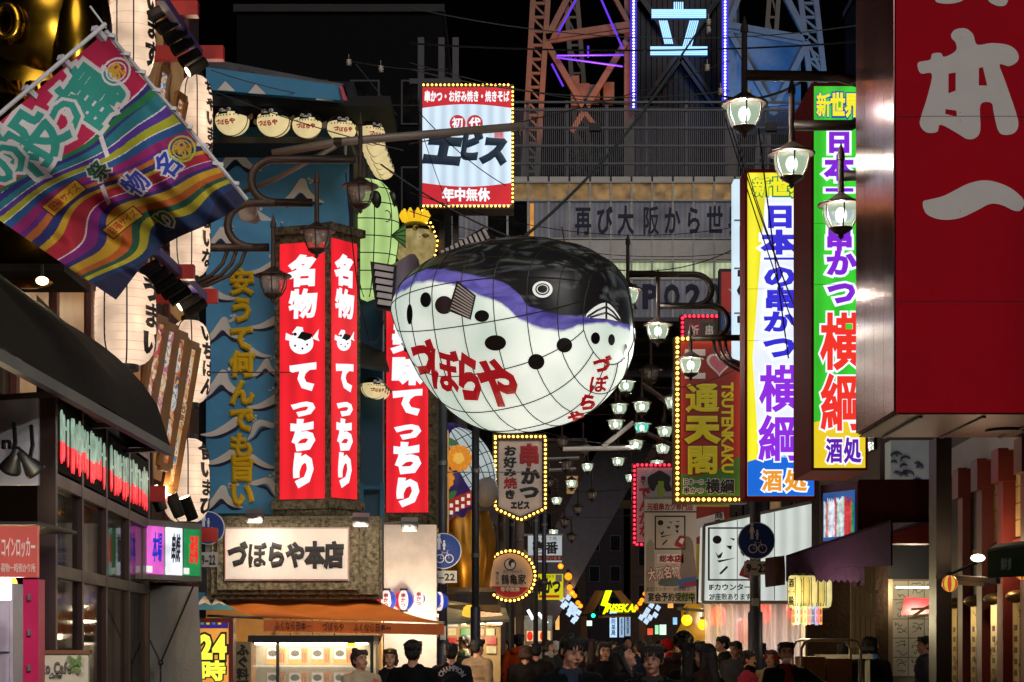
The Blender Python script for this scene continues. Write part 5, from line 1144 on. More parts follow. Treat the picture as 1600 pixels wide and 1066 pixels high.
walk_sign(693, 861, 28, 24.7, 'round blue pedestrian and bicycle sign on the left post', (674, 892, 714, 911), True)
walk_sign(325, 825, 26, 19.7, 'round blue sign half hidden behind the lowest paper lantern', (312, 863, 340, 886), True)
# kimono figure
kf = thing('kimono_figure', 'giant papier lantern figure in purple flowered kimono over gold cloth', 'statue', P(745, 925, 30.5))
PUR = glow('#34245c', .5, .3, 3.); K = 30.5
MB().ball(P(728, 752, K), (.52, .5, 1.0), 28, 20).build('kimono', PUR, kf, True)
M = Matrix.Rotation(R(28), 4, 'Y')
MB().ball(P(756, 724, K-.1), (.42, .42, .66), 28, 20, M.inverted()).build('hood', glow('#c4d2d4', .6, .15), kf, True)
for k in range(7): MB().tube([P(756, 724, K-.1)+M.inverted() @ Vector((.425*math.sin(a)*math.cos(R(-150+20*k)), .425*math.sin(a)*math.sin(R(-150+20*k)), .665*math.cos(a))) for a in [math.pi*i/14 for i in range(15)]], .008, 5).build('wire', INK, kf)
for k in range(5): z = -.4+.2*k; rr = .425*math.sqrt(1-(z/.66)**2)*1.005; MB().tube([P(756, 724, K-.1)+M.inverted() @ Vector((rr*math.cos(a), rr*math.sin(a), z)) for a in [math.pi*i/12-math.pi for i in range(13)]], .008, 5).build('wire', INK, kf)
MB().ball(P(782, 768, K-.25), (.24, .3, .27), 20, 14).build('grey_chin', paint('#8c8684', .6), kf, True)
for px, py, r in ((715, 748, 19), (742, 716, 20)):
    for ring, n in ((1., 12), (.62, 9), (.28, 5)):
        for i in range(n):
            a = 2*math.pi*i/n+ring; q = P(px+r*ring*.82*math.cos(a), py+r*ring*.82*math.sin(a), K-.56-.05*(1-ring)); MB().ball(q, (.055, .03, .055), 8, 6).build('petal', glow('#e08a28' if ring > .5 else '#f0b850', .75, .1), kf, True)
for px, py, a in ((728, 690, 20), (728, 776, -40), (704, 700, 60)):
    pts = [(px+14*u*math.cos(R(a))-6*v*math.sin(R(a)), py+14*u*math.sin(R(a))+6*v*math.cos(R(a))) for u, v in ((-1, 0), (-.4, .9), (.4, .8), (1, 0), (.4, -.8), (-.4, -.9))]; shape(MB(), Pl(px, K-.55), pts[::-1], 0, .03, 3).build('leaf', glow('#3c6a38', .6, .2), kf)
pl = Pl(735, K-.6); RD = glow('#a82418', .6, .1)
shape(MB(), pl, [(702, 796), (740, 775), (772, 763), (768, 786), (735, 800), (704, 815)][::-1], .0, .12).build('sash', RD, kf)
for i in range(14):
    u = i % 7; v = i//7; x, y = 710+9*u, 797-5*u+11*v; slab(MB(), pl, x, y, x+5, y+6, .01, .01).build('sash_square', glow('#f0e8e0', .7, 0.), kf)
GC_ = paint('#b07c28', .35, .6, .3)
mb = MB(); nn = 24
for j in range(19):
    z = 1-j/18
    for i in range(nn):
        a = 2*math.pi*i/nn; rr = (.42+.12*math.sin(z*3.1))*(1+.13*math.sin(7*a+z*3)+.05*math.sin(3*a-z*5)); mb.v.append(tuple(P(750, 920, K+.1)+Vector((rr*math.cos(a)*.9, rr*math.sin(a), z*1.32))))
for j in range(18):
    for i in range(nn): k = (i+1) % nn; mb.f.append((j*nn+i, j*nn+k, (j+1)*nn+k, (j+1)*nn+i)); mb.mi.append(0)
mb.build('gold_cloth', GC_, kf, True)
MB().ball(P(722, 850, K-.45), (.2, .2, .22), 18, 12).build('gold_hand', GC_, kf, True)
MB().box(P(690, 925, K-.4), P(800, 918, K-.4)+Vector((0, 1.2, 0))).build('ledge', IRON, kf)
kf.location.x -= .27
lamp('figure_light', 'POINT', P(770, 910, K-1.2), 18, (1, .7, .35), .1, kf)
# yellow lit column beside it
o = MB().box(P(676, 830, 29.), P(700, 672, 29.)+Vector((0, .4, 0))).build('yellow_shutter', glow('#c8963c', .5, .3, 3.), None); tag(o, 'warm yellow lit shutter column behind the left blue sign post', 'shutter')
# pentagon sign
pg = thing('pentagon_bulb_sign', 'white pentagon sign ringed with bulbs and red and black lettering', 'sign', P(813, 812, 36)); pl = Pl(813, 36)
pen = [(779, 688), (847, 688), (847, 792), (813, 807), (779, 792)]; SGW = paint('#cfc6c2', .5, var=.08)
shape(MB(), pl, pen[::-1], 0, .25).build('board', SGW, pg); BK2 = paint('#2a2420', .5)
big = [(774, 683), (852, 683), (852, 795), (813, 813), (774, 795)]
for a, b in zip(big, big[1:]+big[:1]): MB().bar(pl.pt(*a, 0), pl.pt(*b, 0), .09, .12).build('rim', BK2, pg)
bulbs(pg, along([pl.pt(x, y, .08) for x, y in big+big[:1]], 7.*36/F), .035, BULB)
SGR = paint('#a01c24', .5)
for ch, r_, m_ in (('串', (811, 694, 843, 728), SGR), ('か', (814, 730, 843, 757), INK), ('つ', (812, 757, 843, 780), INK), ('お', (787, 696, 807, 713), INK), ('好', (787, 714, 807, 731), INK), ('み', (787, 732, 807, 745), INK), ('焼', (787, 746, 808, 764), SGR), ('き', (788, 765, 806, 780), INK), ('エビス', (798, 783, 828, 796), INK)): text('lettering', ch, pl, r_, m_, pg, .07, off=.01)
MB().bar(P(743, 738, 36.1), P(850, 738, 36.1), .05).build('bracket_arm', POLE, pg)
# round sign
rs = thing('round_bulb_sign', 'round cream sign ringed with bulbs and a red lower band', 'sign', P(797, 942, 34)); pl = Pl(797, 34)
shape(MB(), pl, ell(797, 900, 36, 36, 40)[::-1], 0, .25).build('board', paint('#c8b09a', .5, var=.06), rs); MB().tube([pl.pt(797+38.5*math.cos(i*math.pi/20), 900+38.5*math.sin(i*math.pi/20), -.02) for i in range(41)], .045, 8, False).build('rim', BK2, rs)
bulbs(rs, [pl.pt(797+39*math.cos(2*math.pi*i/36), 900+39*math.sin(2*math.pi*i/36), .06) for i in range(36)], .034, BULB)
shape(MB(), pl, [(797+34*math.cos(R(a)), 900+34*math.sin(R(a))) for a in range(152, 27, -6)], .006, .004).build('red_band', SGR, rs)
text('lettering', '年中無休', pl, (782, 917, 812, 925), WHITE, rs, .03, off=.012); text('lettering', '鶴亀家', pl, (783, 897, 822, 914), INK, rs, .04); text('lettering', '名代つものみや', pl, (786, 890, 816, 896), INK, rs, .0); text('lettering', '串どて焼', pl, (774, 893, 780, 914), INK, rs, .0, True)
shape(MB(), pl, ell(797, 882, 9.5, 9.5, 24)[::-1], .006, .004).build('crest', INK, rs); shape(MB(), pl, ell(797, 882, 7.8, 7.8, 24)[::-1], .010, .004).build('crest', paint('#d8c0a8'), rs); shape(MB(), pl, ell(799, 880, 4.5, 5.5, 16)[::-1], .014, .004).build('crest', INK, rs); shape(MB(), pl, ell(801, 883, 2.5, 4, 16)[::-1], .017, .004).build('crest', WHITE, rs)
MB().bar(P(743, 900, 34.1), P(760, 900, 34.1), .06).build('bracket_arm', POLE, rs)
# small signs farther on
t = thing('small_white_sign', 'small white sign with two big black characters and red footer', 'sign', P(850, 880, 48)); pl = Pl(850, 48)
slab(MB(), pl, 825, 837, 878, 878, 0, .2).build('panel', glow('#c8d0d4', .6, .1), t); slab(MB(), pl, 825, 868, 878, 876, .01, .01).build('footer', paint('#a02838'), t); text('lettering', '壱番', pl, (832, 846, 872, 866), INK, t, .06); text('lettering', '焼・どて焼', pl, (836, 838, 870, 845), INK, t, .0); text('lettering', '座敷もございます', pl, (827, 869, 877, 875), WHITE, t, .0, off=.02)
MB().bar(P(812, 836, 48.1), P(880, 836, 48.1), .06).build('hanger_bar', STEEL, t)
t = thing('yellow_lightbox', 'yellow lightbox with black brush lettering below the small white sign', 'sign', P(860, 937, 46)); pl = Pl(860, 46)
slab(MB(), pl, 838, 897, 880, 937, 0, .25).build('panel', glow('#d0cc18', .9, .08), t); text('lettering', '串かつ', pl, (836, 903, 876, 928), INK, t, .07); slab(MB(), pl, 842, 930, 874, 934, .01, .008).build('footer', glow('#c83020', .7, 0.), t); slab(MB(), pl, 868, 898, 878, 909, .01, .008).build('photo', paint('#b8b0a8'), t)
text('lettering', '元祖新世', pl, (848, 898, 866, 904), SGR, t, .0)
# shops and buildings along the left
def block(name, label, y0, y1, z1, side, col, cat='building', dx=0., lit=None):
    fx = LX if side < 0 else RX; t = thing(name, label, cat, Vector((fx((y0+y1)/2)+side*2, (y0+y1)/2, 0)))
    a, b = fx(y0)+side*dx, fx(y1)+side*dx; w_ = 4.5*side
    ring = [(a, y0), (b, y1), (b+w_, y1), (a+w_, y0)]; mb = MB(); mb.prism([(x, y, z1) for x, y in (ring if side > 0 else ring[::-1])][::-1], (0, 0, -z1)); mb.build('wall', paint(col, .7, var=.3, bump=.2, bscale=8), t)
    n = max(1, int((y1-y0)/2.2))
    for i in range(n):
        ya = y0+(y1-y0)*(i+.12)/n; yb = y0+(y1-y0)*(i+.88)/n
        for j in range(int((z1-3.2)/2.6)):
            z = 3.6+2.6*j; mb = MB(); p0, p1 = (fx(ya)+side*dx-side*.04, ya), (fx(yb)+side*dx-side*.04, yb)
            mb.prism([(p0[0], p0[1], z), (p1[0], p1[1], z), (p1[0], p1[1], z+1.4), (p0[0], p0[1], z+1.4)], (side*.06, 0, 0)); mb.build('window_pane', DKG if rnd.random() > .25 else glow('#b08850', .3, .3), t)
        mb = MB(); p0, p1 = (fx(ya)+side*dx-side*.05, ya), (fx(yb)+side*dx-side*.05, yb)
        mb.prism([(p0[0], p0[1], .3), (p1[0], p1[1], .3), (p1[0], p1[1], 2.4), (p0[0], p0[1], 2.4)], (side*.07, 0, 0)); mb.build('shopfront', glow(lit or rnd.choice(['#e8b068', '#d89848', '#e8d0a0']), rnd.uniform(.3, .8), .5, 2.), t)
    return t
block('shop_building', 'brown shop building beyond the fish restaurant on the left', 33.2, 42, 8.5, -1, '#5a4638', dx=.7)
block('shop_building', 'grey shop building behind the small yellow lightbox on the left', 42.3, 56, 9.5, -1, '#484048', dx=.5)
block('shop_building', 'dark shop building nearest the tower leg on the left', 56.4, 74, 9., -1, '#3c3434', dx=.3)
block('shop_building', 'dark shop building before the tower on the right', 42, 58, 9., 1, '#463c3a', dx=.6)
block('shop_building', 'far shop building beside the tower leg on the right', 58.5, 74, 8.5, 1, '#3a3236', dx=.4)
block('shop_building', 'shop building behind the tall banner signs on the right', 31.5, 41.5, 9.5, 1, '#4a3c38', dx=.75)
# striped balls of paper over the shop beside the post
for i, (x, y, c) in enumerate(((604, 938, '#e06858'), (631, 938, '#d8d4e0'), (655, 936, '#e84848'), (674, 938, '#e8a8a0'), (686, 940, '#d86058'))):
    t = thing('round_paper_lantern', f'{["leftmost","second","third","fourth","rightmost"][i]} round red and blue striped paper lantern beside the left post', 'paper lantern', P(x, y+17, 24.2), 'striped paper lanterns'); c_ = P(x, y, 24.2+.2*i); r = 15.5*24/F
    mb = MB(); nu, nv = 24, 14; mb.ball(c_, (r, r, r*1.08), nu, nv)
    for k, f in enumerate(mb.f): mb.mi[k] = {0: 2, 1: 0, 2: 1, 3: 1, 4: 0, 5: 2}[(k % nu)//4]
    mb.build('shade', [glow('#f0dcd4', 1.1, .1), glow('#d83038', .9, .1), glow('#3048b8', .8, .1)], t, True)
    for z in (-1, 1): MB().lathe([(r*.4, -.02), (r*.4, .02)], c_+Vector((0, 0, z*r*1.05)), 16).build('end_ring', BLACK, t)
    text('lettering', '串かつ', None, None, SGR, t, .05, True, fn=lambda a, b, o_, c_=c_, r=r: c_+Vector((r*1.02*math.sin(R(-14+28*a)), -r*1.02*math.cos(R(-14+28*a))*math.cos(R(-40+80*b)), r*1.08*math.sin(R(-40+80*b)))))
lamp('shop_light', 'POINT', P(645, 965, 23.8), 45, (1, .8, .55), .15, sh)
# second awning with yellow lanterns
aw2 = thing('pale_awning', 'pale grey shop awning with a lit underside behind the slim dark post', 'awning', P(745, 980, 27.5))
mb = MB(); q = [P(690, 937, 30), P(790, 950, 30.5), P(796, 968, 28.), P(700, 972, 27)]; mb.prism([q[0], q[3], q[2], q[1]], (0, 0, -.04)); mb.build('canopy', paint('#b0b098', .7, var=.2), aw2)
for i in range(3): MB().tube([P(705+28*i, 972, 28), P(728+28*i, 974, 28)], .02, 8).build('light_tube', glow('#fff0c8', 6., 0.), aw2)
lamp('awning_light', 'POINT', P(745, 985, 28), 60, (1, .8, .5), .15, aw2)
for i, (x, y, r) in enumerate(((736, 960, 14), (752, 966, 10), (762, 967, 10), (770, 968, 10), (777, 968, 10))):
    t = thing('small_paper_lantern', f'{["large yellow","first amber","second amber","third amber","last amber"][i]} lantern hanging under the pale awning', 'paper lantern', P(x, y+r, 28.2), 'lanterns under the pale awning'); c_ = P(x, y, 28.2+.15*i); rr = r*28.2/F
    MB().lathe([(rr*.45, -rr*1.05), (rr*.85, -rr*.75), (rr, 0), (rr*.85, rr*.75), (rr*.45, rr*1.05)], c_, 18).build('shade', glow('#f0c040' if i == 0 else '#f0b880', 1.2, .15, 8.), t, True)
    for z in (-1, 1): MB().lathe([(rr*.46, -.015), (rr*.46, .015)], c_+Vector((0, 0, z*rr*1.06)), 12).build('end_ring', BLACK, t)
# colourful shop back: goods panel
t = thing('goods_display', 'bright colourful display of boxed goods behind the passers-by on the left', 'display', P(690, 1003, 29)-Vector((0, 0, CZ)))
MB().box((P(595, 0, 29).x, 29., 0), (P(782, 0, 29).x, 29.3, 2.2)).build('back_board', paint('#a88a60', .6), t)
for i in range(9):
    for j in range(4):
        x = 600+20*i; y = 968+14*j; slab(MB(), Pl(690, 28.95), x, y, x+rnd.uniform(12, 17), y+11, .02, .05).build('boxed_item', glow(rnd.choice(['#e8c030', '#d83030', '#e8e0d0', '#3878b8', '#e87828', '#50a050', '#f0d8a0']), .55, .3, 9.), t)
MB().tube([P(605, 962, 28.7), P(775, 962, 28.7)], .02, 8).build('light_tube', glow('#fff4d8', 7., 0.), t)
# little kiosk down the street
t = thing('ticket_kiosk', 'small pale kiosk with lit window and slanted tube lights in the distance', 'kiosk', P(842, 1003, 60)-Vector((0, 0, CZ)))
MB().box((P(820, 0, 60).x, 60, 0), (P(863, 0, 60).x, 61.5, P(0, 962, 60).z)).build('cabin', paint('#a89c90', .6), t); slab(MB(), Pl(842, 59.98), 820, 968, 862, 984, 0, .05).build('roof_band', paint('#b0c0bc', .5), t)
slab(MB(), Pl(842, 59.98), 823, 986, 860, 1002, .02, .05).build('window', glow('#f0d098', 1., .3), t)
for x in (828, 848): MB().ball(P(x, 994, 59.8), (.1, .1, .16), 10, 8).build('red_lantern', glow('#e03020', 1., 0.), t, True)
for a, b in (((825, 953), (833, 968)), ((841, 958), (855, 974))): MB().tube([P(*a, 59.6), P(*b, 59.6)], .05, 8).build('light_tube', glow('#e8f4f0', 3., 0.), t)
# ------------------------------------------------------------------ lamps farther down the street
FL = [(878, 686, 41, 0), (911, 697, 43, 0), (884, 722, 44, 0), (918, 725, 46, 1), (893, 751, 47, 1), (857, 750, 45, 0), (870, 778, 50, 1), (925, 769, 48, 0), (903, 792, 51, 0), (882, 812, 53, 0), (865, 828, 56, 1), (893, 836, 58, 0)]
for i, (x, y, d, on) in enumerate(FL):
    street_lamp(x, y, d, 12.6*44/d, on, f'{"lit" if on else "unlit"} street lamp of the left far cluster, {ORD[i]} from the top', 20., rod=2.2, group='far street lamps on the left', light=on)
FR = [(1052, 622, 33, 1), (1003, 629, 34, 1), (968, 632, 35, 1), (1003, 662, 37, 2), (962, 657, 37, 1), (1039, 668, 36, 1), (994, 689, 39, 1), (1036, 695, 38, 1), (1027, 720, 42, 1), (1017, 578, 30, 0), (978, 596, 33, 1), (1012, 744, 46, 1), (986, 742, 48, 1), (966, 716, 44, 1)]
OD = ['rightmost of the top row', 'middle of the top row', 'leftmost of the top row', '', 'far left of the second row', 'far right of the second row', 'left of the third row', 'right of the third row', 'right of the fourth row', '', 'peeping out beside the balloon chin', 'right of the lowest pair', 'left of the lowest pair', 'lone one low on the left']
for i, (x, y, d, on) in enumerate(FR):
    street_lamp(x, y, d, 15.7*36/d if on else 18.5, bool(on), 'teal tinted street lamp in the middle of the right far cluster' if on == 2 else 'unlit street lamp right of the balloon chin' if not on else f'lit street lamp of the right far cluster, {OD[i]}', 20., rod=2.4, teal=(on == 2), group='far street lamps on the right', light=bool(on))
for i, (a, b, d, m_) in enumerate((((880, 702), (990, 700), 39, WHITE), ((942, 698), (990, 660), 38, WHITE), ((1060, 640), (1003, 600), 34, IRON), ((850, 718), (905, 716), 44, STEEL), ((856, 735), (900, 733), 47, STEEL), ((1060, 700), (1000, 672), 37, IRON))):
    o = MB().tube([P(*a, d), P(*b, d)], .05, 8).build('lamp_boom', m_, None); tag(o, ['long white lamp arm below the balloon chin', 'slanting white lamp brace right of the balloon chin', 'upper dark lamp arm of the right far cluster', 'upper grey lamp arm of the left far cluster', 'lower grey lamp arm of the left far cluster', 'lower dark lamp arm of the right far cluster'][i], 'lamp boom')
for sx_, xx, d in (('left', 850, 45), ('left', 852, 53), ('right', 1090, 37)):
    o = post(xx, d, 600 if sx_ == 'right' else 700, 7, f'thin far lamp post on the {sx_} about {d} metres away'.replace('45', 'forty-five').replace('53', 'fifty-three').replace('37', 'thirty-seven'))
# ------------------------------------------------------------------ right side: near red sign
XR0 = P(1400, 0, 14).x
RDF = paint('#c40a22', .78, var=.08, scale=1.)
SEAM = paint('#4a0610', .6)
rg = thing('red_corner_sign', 'big dark red box sign with pale brush characters at the right edge', 'sign', Vector((XR0+1.2, 15, P(0, 645, 14).z))); pl = Pl(1500, 14.)
zb = P(0, 645, 14).z
MB().box((XR0+.01, 14.02, zb+.01), (XR0+3.2, 15.58, zb+5.2)).build('case', paint('#5a3a34', .5, .3), rg)
MB().box((XR0, 14.0, zb), (XR0+3.2, 14.018, zb+5.2)).build('red_face', RDF, rg)
for k in range(4): MB().box((XR0-.012, 14.03+.386*k, zb+.02), (XR0, 14.03+.386*k+.38, zb+5.2)).build('side_panel', paint('#b88080', .16, .8, .12, 1.), rg)
MB().box((XR0+.02, 14.02, zb-.012), (XR0+3.2, 15.58, zb)).build('soffit_panel', paint('#6a4640', .5, .2), rg)
for k in range(3): MB().box((XR0+.5*k+.2, 14.1, zb-.03), (XR0+.5*k+.23, 15.5, zb-.012)).build('soffit_batten', paint('#4a302c', .5), rg)
MB().lathe([(.16, -.02), (.16, .0)], (P(1570, 0, 15).x, 15, zb-.014), 20).build('soffit_vent', BLACK, rg)
for y_ in (-30, 182, 470): MB().bar(pl.pt(1402, y_, .002), pl.pt(1990, y_, .002), .006, .004).build('panel_seam', SEAM, rg)
for y_ in (60, 176, 188, 330, 464, 476, 600, 634):
    for x_ in (1406, 1500, 1596): MB().ball(pl.pt(x_, y_, 0), .006, 6, 4).build('screw', SEAM, rg)
zz5 = lambda q: [(1100+.3754*x, .3754*y) for x, y in q]
def cut_shape(name, outer, holes, off, mat, parent):
    o = catmull(outer, 4); hs = holes; loops = [[pl.pt(x, y, off) for x, y in zz5(o)]]+[[pl.pt(x, y, off) for x, y in zz5(h)] for h in hs]
    tri = tessellate_polygon(loops); vs = [p for l in loops for p in l]; mb = MB(); mb.add(vs, [t if (vs[t[1]]-vs[t[0]]).cross(vs[t[2]]-vs[t[0]]).y < 0 else t[::-1] for t in tri]); return mb.build(name, mat, parent)
PALE = paint('#f2ecea', .78, var=.04)
cut_shape('brush_character', [(1030, 140), (1050, 122), (1090, 120), (1120, 145), (1137, 187), (1200, 180), (1270, 190), (1305, 220), (1305, 255), (1270, 277), (1230, 270), (1250, 330), (1295, 460), (1308, 520), (1290, 555), (1245, 562), (1222, 540), (1205, 470), (1195, 430), (1150, 438), (1150, 540), (1130, 575), (1095, 580), (1060, 560), (985, 520), (970, 550), (925, 552), (898, 520), (905, 480), (930, 400), (948, 310), (905, 308), (890, 285), (893, 260), (940, 250), (950, 225), (985, 222), (1000, 238), (1047, 213), (1047, 180), (1030, 160)],
          [[(1017, 308), (1047, 303), (1047, 378), (1017, 390)], [(1144, 285), (1160, 280), (1178, 357), (1143, 357)], [(1005, 455), (1050, 462), (1052, 487), (1003, 475)]], .004, PALE, rg)
cut_shape('brush_character', [(912, 840), (930, 833), (1000, 815), (1100, 765), (1180, 752), (1260, 775), (1310, 810), (1332, 840), (1320, 875), (1290, 878), (1240, 855), (1190, 850), (1130, 880), (1060, 910), (985, 915), (930, 895), (912, 865)], [], .004, PALE, rg)
cut_shape('brush_character', [(955, -60), (960, 0), (985, 15), (1040, 15), (1085, -5), (1090, -60)], [], .004, PALE, rg); cut_shape('brush_character', [(1150, -60), (1180, 0), (1205, 20), (1235, 27), (1260, 15), (1265, -50)], [], .004, PALE, rg)
MB().box((XR0+1.5, 15.6, zb+.1), (XR0+5.5, 16.0, 12)).build('support_wall', paint('#3a2c2a', .7), rg)
# ------------------------------------------------------------------ tall lit signs
def tall_sign(name, label, px0, px1, y0, y1, d, side_px, bg_, bands, words, casecol='#7c1218'):
    t = thing(name, label, 'sign', P((px0+px1)/2, y1+4, d)); pl = Pl((px0+px1)/2, d); m_ = d/F
    MB().box((P(px0-4, 0, d).x, d+.012, P(0, y1+4, d).z), (P(px1+4, 0, d).x, d+side_px, P(0, y0-6, d).z)).build('case', paint(casecol, .78, var=.25), t)
    slab(MB(), pl, px0, y0, px1, y1, 0, .01).build('face', bg_, t)
    for f_ in (.36, .52): MB().bar(pl.pt(px0, y0+(y1-y0)*f_, .008), pl.pt(px1, y0+(y1-y0)*f_, .008), .006, .003).build('panel_joint', STEEL, t)
    for q, m in bands: shape(MB(), pl, q, .004, .003).build('colour_band', m, t)
    for s_, r_, c, oc, ob in words:
        text('letter_outline', s_, pl, r_, oc, t, ob, off=.010, th=.002); text('lettering', s_, pl, r_, c, t, .06 if ob > .1 else .045, off=.020, th=.002)
    return t
GW = glow('#eef4ff', 1.15, .05)
tall_sign('green_vertical_sign', 'tall green lit sign with purple and red outlined characters', 1272, 1352, 135, 731, 18., 1.15, glow('#3cc832', 1., .10, 1.2),
          [([(1272, 660), (1352, 640), (1352, 731), (1272, 731)], glow('#e8c828', 1.05, .05))],
          [('新世界', (1275, 146, 1342, 184), glow('#e8e020', 1.1, 0.), glow('#1c40b0', .9, 0.), .13)]+[(ch, r_, glow('#8428d8', .95, .0), GW, .15) for ch, r_ in (('日', (1290, 205, 1331, 240)), ('本', (1288, 243, 1333, 283)), ('一', (1290, 284, 1332, 312)), ('の', (1288, 312, 1334, 350)), ('串', (1290, 352, 1332, 392)), ('か', (1290, 391, 1338, 432)), ('つ', (1292, 436, 1338, 478)))]
          + [(ch, r_, glow('#e83428', 1.1, .0), GW, .13) for ch, r_ in (('横', (1281, 488, 1349, 580)), ('綱', (1281, 583, 1349, 675)))]+[(ch, r_, glow('#6420b0', .95, .0), GW, .17) for ch, r_ in (('酒', (1290, 684, 1316, 724)), ('処', (1318, 684, 1345, 724)))])
tall_sign('yellow_vertical_sign', 'tall yellow and white lit sign with blue and purple characters', 1168, 1272, 270, 775, 22., .5, glow('#ece42c', 1.05, .08, 1.2),
          [([(1196, 306), (1246, 306), (1246, 715), (1186, 715), (1176, 560)], glow('#e8eeff', 1.05, .05)), ([(1168, 722), (1190, 715), (1272, 708), (1272, 775), (1168, 775)], glow('#1c6ad8', 1., .05))],
          [('新世界', (1175, 278, 1262, 308), glow('#e8e020', 1.1, 0.), glow('#18884a', .9, 0.), .13)]+[(ch, r_, glow('#3830d8', .95, 0.), GW, .15) for ch, r_ in (('日', (1194, 320, 1242, 357)), ('本', (1190, 360, 1244, 398)), ('一', (1194, 396, 1242, 414)), ('の', (1192, 414, 1244, 450)), ('串', (1194, 450, 1244, 486)), ('か', (1192, 486, 1244, 520)), ('つ', (1192, 522, 1244, 562)))]
          + [(ch, r_, glow('#9030e0', 1., 0.), GW, .13) for ch, r_ in (('横', (1186, 570, 1252, 645)), ('綱', (1184, 648, 1252, 722)))]+[(ch, r_, glow('#e89828', 1.05, 0.), GW, .17) for ch, r_ in (('酒', (1190, 734, 1222, 768)), ('処', (1226, 734, 1260, 768)))])
t = thing('pale_vertical_sign', 'narrow pale blue lit sign with black brush strokes behind the yellow one', 'sign', P(1156, 785, 25)); pl = Pl(1156, 25)
slab(MB(), pl, 1147, 280, 1190, 560, 0, .3).build('panel', glow('#cfe6f4', 1., .08), t); text('lettering', '日本一', pl, (1152, 350, 1180, 530), INK, t, .05, True)
for y in (345, 420, 490): MB().bar(pl.pt(1147, y, .02), pl.pt(1190, y, .02), .02).build('joint', STEEL, t)
t = thing('star_sign', 'red and blue sign with a white star behind the pale vertical sign', 'sign', P(1140, 520, 40)); pl = Pl(1140, 40)
slab(MB(), pl, 1124, 420, 1170, 520, 0, .3).build('case', BLACK, t); slab(MB(), pl, 1127, 425, 1168, 488, .01, .01).build('red_panel', glow('#a82820', .5, .1), t); slab(MB(), pl, 1127, 490, 1168, 517, .01, .01).build('blue_panel', glow('#1c4890', .4, .1), t)
shape(MB(), pl, [(1152+(16 if i % 2 == 0 else 6.5)*math.sin(i*math.pi/5), 457-(16 if i % 2 == 0 else 6.5)*math.cos(i*math.pi/5)) for i in range(10)][::-1], .02, .005).build('star', WHITE, t)
# ------------------------------------------------------------------ bulb-edged TSUTENKAKU board and its neighbours
tk = thing('tower_bulb_sign', 'red and green sign edged with bulbs, yellow characters and a pink heart', 'sign', P(1110, 790, 29)); pl = Pl(1110, 29)
slab(MB(), pl, 1053, 526, 1168, 786, -.02, .35).build('case', BK2, tk); slab(MB(), pl, 1064, 534, 1156, 775, 0, .01).build('face', paint('#a02a20', .5, var=.08), tk)
shape(MB(), pl, [(1064, 740), (1085, 745), (1110, 738), (1135, 728), (1156, 712), (1156, 775), (1064, 775)], .004, .003).build('green_field', paint('#3c7a28', .5), tk)
YL = paint('#e8dc20', .45, var=.05); RDK = paint('#7a1810')
for ch, r_ in (('通', (1071, 598, 1123, 645)), ('天', (1072, 648, 1123, 692)), ('閣', (1072, 695, 1123, 742))): text('letter_outline', ch, pl, r_, RDK, tk, .12, off=.008); text('lettering', ch, pl, r_, YL, tk, .07, off=.014)
shp = 'TSUTENKAKU'; uR = pl.rect(1128, 598, 1146, 740)
def tk_fn(a, b, o_):   # lettering turned to read downwards
    u0, z0, u1, z1 = uR; return pl.at(u0+(u1-u0)*b, z1-(z1-z0)*a, o_+.012)
text('lettering', shp, None, None, YL, tk, .04, fn=tk_fn)
PK = paint('#e07890', .5); hp_ = [(1124+17*(16*math.sin(q)**3)/17, 568-17*(13*math.cos(q)-5*math.cos(2*q)-2*math.cos(3*q)-math.cos(4*q))/17) for q in [2*math.pi*i/28 for i in range(28)]]
shape(MB(), pl, [(1124+(x-1124)*1.25, 568+(y-568)*1.25) for x, y in hp_], .006, .004).build('heart_outline', PALE, tk); shape(MB(), pl, hp_, .012, .004).build('heart', PK, tk)
for r_ in ((1070, 546, 1102, 556), (1080, 546, 1092, 592), (1070, 583, 1102, 592)): slab(MB(), pl, *r_, .008+.001*r_[0] % .003, .004).build('letter_stroke', PALE, tk)
text('letter_outline', '日本一の', pl, (1067, 748, 1100, 758), WHITE, tk, .12, off=.008); text('lettering', '日本一の', pl, (1067, 748, 1100, 758), INK, tk, .02, off=.012); text('letter_outline', '串かつ', pl, (1067, 761, 1100, 772), WHITE, tk, .12, off=.008); text('lettering', '串かつ', pl, (1067, 761, 1100, 772), INK, tk, .02, off=.012)
text('letter_outline', '横綱', pl, (1102, 748, 1148, 772), WHITE, tk, .12, off=.010); text('lettering', '横綱', pl, (1102, 748, 1148, 772), INK, tk, .07, off=.014)
bulbs(tk, along([pl.pt(x, y, .05) for x, y in ((1058, 530), (1162, 530), (1162, 781), (1058, 781), (1058, 530))], 8.2*29/F), .037, BULB)
def led_sign(name, label, x0, y0, x1, y1, d, m):
    t = thing(name, label, 'sign', P((x0+x1)/2, y1, d)); pl = Pl((x0+x1)/2, d); slab(MB(), pl, x0, y0, x1, y1, 0, .3).build('case', paint('#3a1418', .5), t); slab(MB(), pl, x0+7, y0+7, x1-7, y1-7, .01, .01).build('face', m, t)
    bulbs(t, along([pl.pt(x, y, .05) for x, y in ((x1-3, y0+3), (x0+3, y0+3), (x0+3, y1-3), (x1-3, y1-3))], 7.*d/F), .036, REDLED); return t, pl
t, pl = led_sign('red_light_sign', 'small sign edged with red lights above the bulb edged board', 1063, 492, 1122, 545, 34, paint('#50484a', .5))
for x, c, ch in ((1085, '#a02030', '祈'), (1108, '#2a5a30', '串')): shape(MB(), pl, [(x-9, 505), (x+9, 505), (x+9, 528), (x, 536), (x-9, 528)][::-1], .02, .006).build('pennant', paint(c), t); text('lettering', ch, pl, (x-7, 508, x+7, 526), PALE, t, .03, off=.03)
